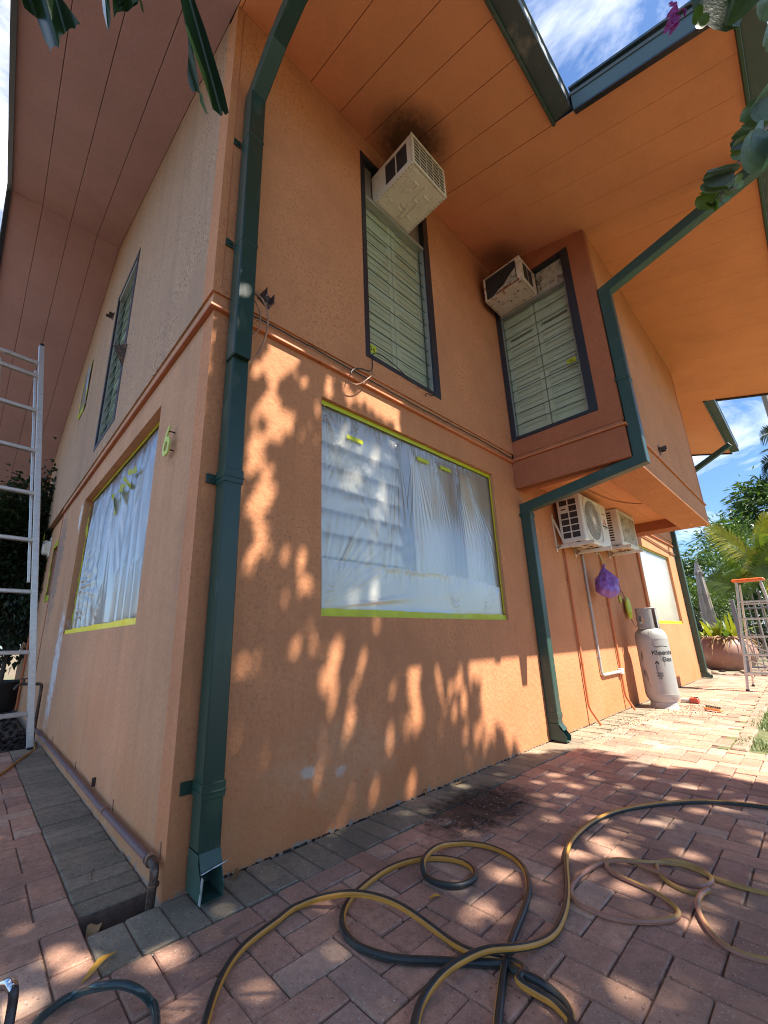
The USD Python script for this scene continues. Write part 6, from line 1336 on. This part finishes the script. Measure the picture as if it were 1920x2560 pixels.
# grey picket fence
t = thing('garden_fence', 'grey metal picket fence with looped tops behind the step ladder', 'fence')
FX = 11.74
obj('post', bx(FX - 0.035, FX + 0.035, -0.665, -0.585, 0, 1.56, 0.006), 'fence_grey', t); obj('post_cap', bx(FX - 0.042, FX + 0.042, -0.672, -0.578, 1.5605, 1.585, 0.01), 'fence_grey', t)
for z in (0.14, 1.36): obj('rail', bx(FX - 0.015, FX + 0.015, -5.0, -0.666, z, z + 0.035, 0.003), 'fence_grey', t)
k = 0; y = -0.78
while y > -3.4:
    obj('picket', tube([(FX + 0.024, y, 0.08), (FX + 0.024, y, 1.45)] + [(FX + 0.024, y - 0.05 + 0.05 * math.cos(a_), 1.45 + 0.06 * math.sin(a_)) for a_ in np.linspace(0.3, math.pi, 8)] + [(FX + 0.024, y - 0.10, 0.08)], 0.009, 6), 'fence_grey', t, smooth=60); y -= 0.20
obj('post', bx(FX - 0.035, FX + 0.035, -2.9, -2.82, 0, 1.56, 0.006), 'fence_grey', t)
# stones along the end of the paving
r = np.random.default_rng(91); ms = []
for k in range(46):
    m = trimesh.creation.icosphere(1, 1.0); m.vertices *= r.uniform(0.04, 0.09) * r.uniform(0.7, 1.3, 3) * [1, 1, 0.6]; m.apply_translation((11.4 + r.uniform(0, 1.1), r.uniform(-1.6, 0.5), 0.0)); ms.append(m)
obj('stones', cat(ms), 'concrete_edge', smooth=60, label='loose pale stones around the clay pot', category='stones', kind='stuff')
ms = [bx(10.66, 12.3, -3.0, 3.0, -0.11, -0.004)]
obj('path', cat(ms), 'concrete_edge', kind='structure')
# a far hedge that closes the horizon on the right
r = np.random.default_rng(92)
P = np.column_stack([r.uniform(24, 34, 6500), r.uniform(-14, 16, 6500), 0 * r.random(6500)]); P[:, 2] = r.random(6500) ** 0.8 * (2.2 + 1.2 * meshkit.fbm(P * 0.25, 3, 4))
obj('far_hedge', leaf_mesh(P, 0.5, 0.22, r, 0.2), 'leaf_mid', label='hedge of mixed shrubs closing the far side of the garden', category='hedge', kind='stuff')

# ---- left side: clipped dark shrub, pots, timber fence behind
sb = at((12, 1640), 6.6)
bush('pot_tree', 'tall dark leafed tree behind the ladder at the left edge', 'tree', (sb[0], sb[1], 0.0), 3.95, 0.62, 12000, 0.115, 0.062, 'leaf_dark', 71, 0.22, 0.035, clumps=60)
t = thing('plant_tub', 'black plant tub under the dark tree at the left edge', 'pot', (sb[0], sb[1], 0))
obj('tub', lathe([(0, 0.0), (0.24, 0.0), (0.30, 0.40), (0.32, 0.40), (0.32, 0.43), (0.27, 0.43), (0.26, 0.36), (0, 0.36)], 32), 'letter_black', t, smooth=40)
t = thing('timber_fence', 'pale timber paling fence beyond the dark tree at the left edge', 'fence')
for k in range(22):
    x = -4.2 + k * 0.16; obj('paling', bx(x, x + 0.14, 10.5, 10.525, 0.0, 1.75 + 0.02 * (k % 3), 0.003), 'timber_grey', t)
for z in (0.35, 1.4): obj('rail', bx(-4.3, -0.6, 10.526, 10.57, z, z + 0.07), 'timber_grey', t)
b1 = (-0.75, 8.9, -0.02); bush('garden_tree', 'dark broad shrub behind the pot tree at the left edge', 'bush', b1, 3.6, 0.9, 5000, 0.2, 0.09, 'leaf_dark', 74, 0.2, 0.05, clumps=50)
b1 = (-1.9, 8.3, -0.02); bush('garden_bush', 'green shrub in front of the pale timber fence at the left', 'bush', b1, 1.5, 0.9, 2600, 0.16, 0.05, 'leaf_mid', 72, 0.05, 0.04, clumps=30)
r = np.random.default_rng(73); ms = []
for k in range(900):
    m = bx(-0.5, 0.5, -0.5, 0.5, -0.3, 0.3); m.vertices *= r.uniform(0.012, 0.05) * r.uniform(0.5, 1.4, 3); m.apply_transform(trimesh.transformations.random_rotation_matrix(r.random(3))); m.apply_translation((-r.uniform(0.06, 1.9), 3.62 + r.random() ** 1.4 * 3, 0.005)); ms.append(m)
obj('mulch', cat(ms), 'grit_dark', label='dark bark mulch on the garden bed at the ladder foot', category='mulch', kind='stuff')

# ---- orchid tree overhead: its unseen crown is laid out to cast the sun spots, a twig of it hangs into the picture
ot = thing('orchid_tree', 'orchid tree whose two lobed leaves and purple flower hang into the top right corner', 'tree')
r = np.random.default_rng(20)
def foot(P):                                                   # where the sunbeam through P would reach the ground
    P = np.asarray(P, float); k = P[..., 2] / SUN[2]; return P[..., :2] - k[..., None] * SUN[:2]
zf_ = lambda x, y: (600 + 0.46114 * x, 480 + 0.46114 * y)
gapsF = [(240, 780, 7), (300, 790, 8), (280, 850, 8), (290, 905, 7), (270, 955, 6), (205, 900, 6), (215, 990, 6), (100, 960, 8), (130, 935, 8), (90, 975, 6), (200, 850, 6), (170, 800, 5), (180, 1055, 6), (160, 1130, 5), (185, 1180, 8), (195, 1235, 7), (110, 1180, 6), (265, 1265, 6), (330, 1320, 5), (270, 1205, 5), (355, 1030, 6), (490, 1020, 4), (575, 1060, 6), (480, 1090, 6), (420, 1170, 5), (590, 1135, 6),
         (680, 1080, 9), (720, 1110, 10), (760, 1130, 10), (800, 1160, 10), (840, 1200, 9), (850, 1255, 8), (720, 1165, 8), (660, 1130, 6), (640, 1015, 5), (700, 1035, 7), (800, 1090, 8), (870, 1130, 7), (860, 1290, 6), (780, 1210, 6), (560, 950, 4), (75, 1370, 6), (90, 1440, 7), (65, 1400, 5), (150, 1525, 5), (165, 1630, 7), (95, 1740, 8), (120, 1860, 5), (65, 1980, 6), (155, 1935, 4), (330, 2030, 7), (350, 2130, 6), (205, 1350, 3),
         (590, 1255, 6), (680, 1330, 7), (760, 1370, 8), (670, 1500, 7), (600, 1490, 7), (810, 1570, 6), (810, 1640, 6), (790, 1750, 4), (620, 2150, 5), (760, 2120, 6)]
gapsL = [(560, 50, 7), (540, 120, 7), (520, 180, 7), (495, 240, 6), (425, 30, 5), (705, 110, 6), (310, 30, 4), (680, 250, 3), (550, 290, 4), (660, 420, 4), (870, 310, 4), (860, 590, 5), (990, 820, 6), (985, 870, 5), (970, 480, 5), (1030, 420, 6), (1000, 300, 8), (990, 210, 8), (945, 110, 8), (1060, 70, 8), (1000, 130, 7), (960, 50, 8), (1205, 70, 5), (1150, 230, 5), (1175, 375, 4), (1240, 405, 5), (1230, 260, 5), (1290, 330, 7), (1270, 210, 6), (1310, 520, 5), (1365, 545, 5), (1280, 80, 7), (1120, 30, 6), (1130, 130, 5)]
gapsG = [(400, 80, 7), (330, 130, 6), (540, 150, 6), (340, 210, 7), (480, 200, 5), (400, 345, 6), (790, 410, 5), (740, 460, 3), (1020, 360, 7), (1100, 340, 6), (680, 340, 6), (700, 500, 7), (780, 545, 7), (560, 545, 8), (470, 520, 6), (850, 740, 8), (650, 650, 4), (380, 690, 4), (150, 650, 6), (20, 860, 5), (1235, 550, 6), (1160, 920, 6), (1245, 955, 7), (1390, 280, 6), (1200, 155, 7), (650, 95, 7), (950, 100, 7), (820, 145, 6), (1120, 225, 6), (1240, 300, 6), (1600, 430, 6)]
gaps = [(*foot(ony(zf_(x, y))), s) for x, y, s in gapsF] + [(*foot(ony(C7(x, y))), s) for x, y, s in gapsL] + [(*onz(Z2(x, y))[:2], s) for x, y, s in gapsG]
gaps += [(*onz(p)[:2], s) for p, s in ((C8(800, 2020), 7), (C7(1395, 1530), 7), (C7(1320, 1595), 6), (C7(1500, 1340), 6), (C6(340, 1815), 7), (C6(455, 1875), 8), (C6(885, 1850), 7), (C6(110, 2105), 8), (C6(40, 2150), 7), (C6(5, 820), 5), (C7(150, 2030), 4))]
gaps += [(X, Y, s) for X, Y, s in zip(r.uniform(-0.2, 0.1, 4), r.uniform(1.0, 1.75, 4), r.uniform(4, 7, 4))]
gaps = np.array(gaps); gaps[:, 2] *= 0.0048  # holes shaped in the crown where sun spots should land
def limit(Y): return np.interp(Y, [-4.5, -0.9, -0.3, 0.0, 0.12, 0.35, 0.6, 0.8, 2], [3.35, 3.2, 3.15, 2.75, 2.35, 2.05, 1.75, 1.75, 1.75])
N = 55000
XY = np.column_stack([r.uniform(-3.4, 3.5, N), r.uniform(-4.4, 1.95, N)])
lim = limit(XY[:, 1]) + 0.22 * (meshkit.fbm(np.column_stack([XY * 2.6, 0 * XY[:, :1]]), 3, 8) - 0.5) * 2
XY = XY[XY[:, 0] < lim]
XY = XY[(XY[:, 1] < 0.9) | (XY[:, 0] > -0.5)]
zc_ = r.uniform(6.7, 8.3, len(XY)) + 0.4 * meshkit.fbm(np.column_stack([XY * 0.8, 0 * XY[:, :1]]), 2, 3)
P = np.column_stack([XY + (zc_ / SUN[2])[:, None] * SUN[:2], zc_])
lm = leaf_mesh(P, r.uniform(0.08, 0.125, len(P)), r.uniform(0.08, 0.115, len(P)), r, 0.25)
ctr = lm.vertices.reshape(-1, 5, 3).mean(1); fx = foot(ctr)
d_ = np.hypot(fx[:, None, 0] - gaps[None, :, 0], fx[:, None, 1] - gaps[None, :, 1]) - gaps[None, :, 2] - 0.024
keep = d_.min(1) > 0
pj = proj(ctr); keep &= ~((pj[:, 2] > 0) & (pj[:, 0] > -60) & (pj[:, 0] < 1900) & (pj[:, 1] > -60) & (pj[:, 1] < 330) & (ctr[:, 1] < -1.0))
fidx = np.nonzero(np.repeat(keep, 4))[0]
obj('crown', trimesh.Trimesh(lm.vertices, lm.faces[fidx], process=False), 'leaf_mid', ot)
cc = P[keep].mean(0); tb = np.array([cc[0] + 1.2, cc[1] - 1.6, -0.05])
obj('trunk', tube(spline([tb, tb + [-0.1, 0.1, 2.5], tb + [-0.5, 0.6, 5.0], cc - [0, 0, 0.6]], 24), np.linspace(0.17, 0.06, 24), 12), 'bark', ot, smooth=50)
for k in range(9):
    e = P[keep][r.integers(keep.sum())]; s_ = tb + [-0.3 - 0.02 * k, 0.4, 4.2 + 0.3 * k]
    q_ = spline([s_, s_ * 0.5 + e * 0.5 + [0, 0, 0.4], e], 14)
    obj('limb', tube(q_, np.linspace(0.07, 0.015, 14), 8), 'bark', ot, smooth=50)
def lobed(L_, fold=0.25, bend=0.15, seed=0, notch=0.70):
    """Leaf of two rounded lobes, heart shaped at the stalk, folded along its midrib."""
    out = np.array([(0.0, 0.0), (-0.07, 0.13), (-0.05, 0.29), (0.08, 0.43), (0.28, 0.50), (0.52, 0.50), (0.76, 0.44), (0.93, 0.32), (0.99, 0.19), (0.93, 0.08), (notch, 0.0)])
    V, F = [], []; rib = np.linspace(0, notch, 11)
    K = 5
    for i in range(11):
        for j in range(K):
            s = j / (K - 1); p = np.array([rib[i], 0.0]) * (1 - s) + out[i] * s; V.append(p)
    V = np.array(V); V = np.column_stack([V, np.zeros(len(V))])
    F = []
    for i in range(10):
        for j in range(K - 1): p = i * K + j; F += [[p, p + K, p + K + 1], [p, p + K + 1, p + 1]]
    A = V.copy(); B = V * [1, -1, 1]; n = len(V)
    W2 = np.vstack([A, B]); F = F + [[n + a_, n + c, n + b_] for a_, b_, c in F]
    rr_ = np.random.default_rng(seed); nz = meshkit.fbm(W2 * 5 + seed, 3, seed) - 0.5
    W2[:, 2] = np.abs(W2[:, 1]) * fold * 2 + bend * (W2[:, 0] - 0.4) ** 2 + 0.05 * nz + 0.012 * np.abs(np.sin(np.arctan2(np.abs(W2[:, 1]), W2[:, 0] + 0.05) * 9))
    W2[:, :2] += 0.025 * (meshkit.fbm(W2 * 9 + 3 + seed, 2, seed)[:, None] - 0.5)
    return trimesh.Trimesh(W2 * L_, F, process=False)
zb = lambda x, y: (1560 + .244 * x, .244 * y)
def near_leaf(base, tip, depth, mat, fold=0.25, tilt=0.0, roll=0.0, widen=1.0, seed=0, dd=0.0, parent=ot):
    b_, e_ = at(zb(*base), depth), at(zb(*tip), depth + dd); d = e_ - b_; L_ = np.linalg.norm(d); d /= L_
    n0 = (CAM - b_); n0 -= d * (n0 @ d); n0 /= np.linalg.norm(n0); s = np.cross(n0, d)
    n1 = n0 * math.cos(roll) + s * math.sin(roll); s = np.cross(n1, d)
    m = lobed(L_, fold, 0.25, seed); m.vertices[:, 1] *= widen
    T = np.eye(4); T[:3, 0], T[:3, 1], T[:3, 2], T[:3, 3] = d, s, n1, b_; m.apply_transform(T)
    obj('leaf', m, mat, parent, smooth=True)
for k, (b_, e_, dp_, mt, fo, ro, wd) in enumerate([((1090, -40), (990, 400), 0.98, 'leaf_near', 0.9, 0.5, 0.75), ((1290, -60), (1140, 430), 1.02, 'leaf_near', 1.1, -0.7, 0.7), ((1480, 20), (1370, 300), 1.05, 'leaf_near_pale', 0.4, 0.3, 1.0), ((1240, -150), (1130, 60), 1.0, 'leaf_near', 0.3, 0.2, 1.1), ((800, 140), (690, 300), 1.0, 'leaf_near_light', 0.2, 0.2, 1.0), ((900, -40), (690, 110), 1.08, 'leaf_near_pale', 0.2, 0.5, 1.0),
        ((1560, 860), (1190, 1210), 0.86, 'leaf_near_pale', 0.3, 0.5, 0.7), ((1520, 1130), (1110, 1330), 0.88, 'leaf_near_pale', 0.25, -0.3, 0.62), ((1270, 1370), (1045, 1460), 0.92, 'leaf_near', 0.3, 0.2, 0.8), ((1220, 1500), (1050, 1590), 0.93, 'leaf_near_light', 0.3, 0.1, 1.0), ((1400, 1420), (1245, 1800), 0.87, 'leaf_near_pale', 0.5, 0.3, 0.7), ((1520, 1420), (1370, 1860), 0.84, 'leaf_near_pale', 0.5, -0.3, 0.7), ((1090, 1680), (775, 1760), 0.93, 'leaf_near', 0.5, 0.6, 0.55), ((1085, 1790), (735, 1880), 0.94, 'leaf_near_pale', 0.25, 0.2, 0.6), ((975, 1960), (715, 1990), 0.96, 'leaf_near_light', 0.4, 0.5, 0.8), ((1200, 1840), (1100, 1900), 0.95, 'leaf_near_light', 0.2, 0.1, 1.1), ((1075, 2000), (985, 2040), 0.95, 'leaf_near_light', 0.2, 0.0, 1.1), ((995, 2070), (935, 2100), 0.95, 'leaf_near_light', 0.2, 0.0, 1.0), ((1560, 300), (1380, 560), 1.0, 'leaf_near_pale', 0.3, 0.4, 1.0)]):
    near_leaf(b_, e_, dp_, mt, fo, 0, ro, wd, k)
obj('branch', tube(spline([at(zb(2300, 700), 1.0), at(zb(1700, 1150), 0.94), at(zb(1310, 1450), 0.93), at(zb(1150, 1700), 0.94), at(zb(1030, 1900), 0.95), at(zb(905, 2090), 0.96)], 40), np.linspace(0.006, 0.0012, 40), 7), 'twig', ot, smooth=60)
for b_, e_ in (((1150, 1700), (1085, 1710)), ((1020, 1920), (1085, 1950)), ((1010, 1940), (1040, 2000)), ((1230, 1570), (1290, 1470)), ((1085, 1950), (1170, 1880)), ((1000, 1960), (985, 2060))):
    obj('stalk', tube(spline([at(zb(*b_), 0.945), at(zb((b_[0] + e_[0]) / 2 + 8, (b_[1] + e_[1]) / 2 + 8), 0.943), at(zb(*e_), 0.94)], 8), 0.0011, 5), 'twig', ot)
obj('branch', tube(spline([at(zb(2100, -300), 1.05), at(zb(1500, -120), 1.04), at(zb(1000, -60), 1.03), at(zb(640, 60), 1.05)], 30), np.linspace(0.006, 0.0015, 30), 7), 'twig', ot, smooth=60)
for k in range(5): near_leaf((905, 2090), (840 + 22 * k, 2060 + 32 * k), 0.96, 'leaf_near_light', 0.8, 0, 0.3, 0.35, 60 + k)
r = np.random.default_rng(8)
for k, (b_, e_) in enumerate((((560, 90), (460, 60)), ((570, 110), (430, 180)), ((560, 150), (440, 290)), ((540, 170), (400, 350)), ((530, 200), (460, 370)), ((590, 90), (620, 170)), ((500, 60), (455, 40)))):
    b3, e3 = at(zb(*b_), 1.05), at(zb(*e_), 1.04); L2 = np.linalg.norm(e3 - b3); d = (e3 - b3) / L2; m = leaf_curl(L2, L2 * 0.17, L2 * 0.15, 40 + k); m = m.subdivide(); m.vertices += 0.006 * (meshkit.fbm(m.vertices * 160, 2, k)[:, None] - 0.5)
    n0 = -CF - d * (-CF @ d); n0 /= np.linalg.norm(n0); T = np.eye(4); T[:3, 0], T[:3, 1], T[:3, 2], T[:3, 3] = d, np.cross(n0, d), n0, b3; m.apply_transform(T); obj('petal', m, 'flower_purple', ot, smooth=True)

# ---- palm whose cut leaf ends hang into the top left corner
pt = thing('palm_tree', 'palm whose dark frayed leaf ends hang into the top left corner', 'palm')
zp = lambda x, y: (80 + .3255 * x, .3255 * y)
def strap_px(outline, depth, mat, seed, bow=0.012):
    """A palm leaflet end given by its outline, creased along its length."""
    poly = Polygon([(x, -y) for x, y in outline]).buffer(0)
    m = trimesh.creation.extrude_polygon(poly, 1.0, engine='earcut'); m = trimesh.Trimesh(*trimesh.remesh.subdivide_to_size(m.vertices, m.faces, 60)[:2], process=False)
    P = []; xs_ = m.vertices[:, 0]; ys_ = m.vertices[:, 1]
    for x, y, z in m.vertices:
        p = zp(x, -y); dd = depth + bow * math.sin((x * 0.9 + y * 0.25) * 0.035 + seed) + 0.05 * ((-y) / 900.0) + 0.0006 * z
        P.append(at(p, dd))
    m.vertices = np.array(P); trimesh.repair.fix_normals(m); return obj('leaflet', m, mat, pt)
strap_px([(1100, -260), (1140, 0), (1175, 170), (1230, 340), (1310, 580), (1390, 840), (1415, 860), (1452, 892), (1465, 880), (1462, 850), (1484, 884), (1512, 866), (1470, 680), (1410, 480), (1330, 220), (1250, 0), (1180, -260)], 0.80, 'palm_near', 1)
strap_px([(1178, 180), (1200, 215), (1260, 380), (1330, 560), (1385, 800), (1376, 790), (1310, 590), (1235, 375), (1190, 250)], 0.797, 'leaf_near_light', 1.0)  # pale strip laid over the leaflet as its glossy edge highlight
strap_px([(1170, 160), (1196, 270), (1202, 420), (1192, 560), (1205, 650), (1235, 705), (1262, 700), (1290, 722), (1276, 600), (1245, 420), (1215, 260)], 0.83, 'palm_near', 3)
strap_px([(1284, 700), (1290, 780), (1312, 826), (1340, 880), (1350, 872), (1325, 800), (1306, 715)], 0.83, 'leaf_near_light', 3)
strap_px([(560, -260), (618, 0), (624, 90), (632, 140), (650, 95), (690, 88), (735, 92), (775, 55), (812, 30), (822, 0), (800, -260)], 0.85, 'palm_near', 5)
strap_px([(500, -260), (538, 0), (552, 110), (586, 246), (604, 150), (596, 20), (560, -260)], 0.84, 'palm_near', 6)
strap_px([(536, 0), (548, 100), (580, 225), (572, 120), (560, 0)], 0.838, 'aluminium', 6)
strap_px([(770, -260), (824, 0), (842, 80), (861, 106), (852, 40), (838, 0), (800, -260)], 0.86, 'leaf_near_light', 7)
strap_px([(-160, -260), (-60, 60), (0, 112), (38, 140), (70, 230), (98, 312), (132, 362), (138, 408), (150, 368), (180, 350), (206, 370), (214, 282), (246, 262), (286, 222), (312, 215), (332, 224), (340, 190), (372, 186), (300, 84), (236, 0), (60, -260)], 0.86, 'palm_near', 8)
hub = at(zp(500, -900), 0.9); 
for k, q_ in enumerate(((1140, -250), (680, -250), (530, -250), (780, -250), (-30, -250))):
    obj('stem', tube(spline([hub + [0.0, 0.0, 0.05], at(zp(q_[0] * 0.5 + 250, -560), 0.86), at(zp(*q_), 0.84)], 12), np.linspace(0.012, 0.004, 12), 7), 'palm_near', pt, smooth=60)
tb = CAM * [1, 1, 0] + np.array([-1.35, -1.3, -0.05])
obj('trunk', tube(spline([tb, tb + [0.05, 0.1, 1.6], tb + [0.2, 0.3, 3.3]], 16), np.linspace(0.13, 0.09, 16), 12), 'palm_trunk', pt, smooth=50)
crown = tb + [0.2, 0.3, 3.3]
obj('stem', tube(spline([crown, crown * 0.5 + hub * 0.5 + [0, 0, 0.45], hub], 16), np.linspace(0.022, 0.012, 16), 8), 'palm_near', pt, smooth=60)
for k in range(9):
    a_ = 2.9 + k * 0.32; frond(pt, crown, crown + [1.7 * math.cos(a_), 1.7 * math.sin(a_), 0.2], 0.9, 0.5, 'palm_near', 500 + k, 30)
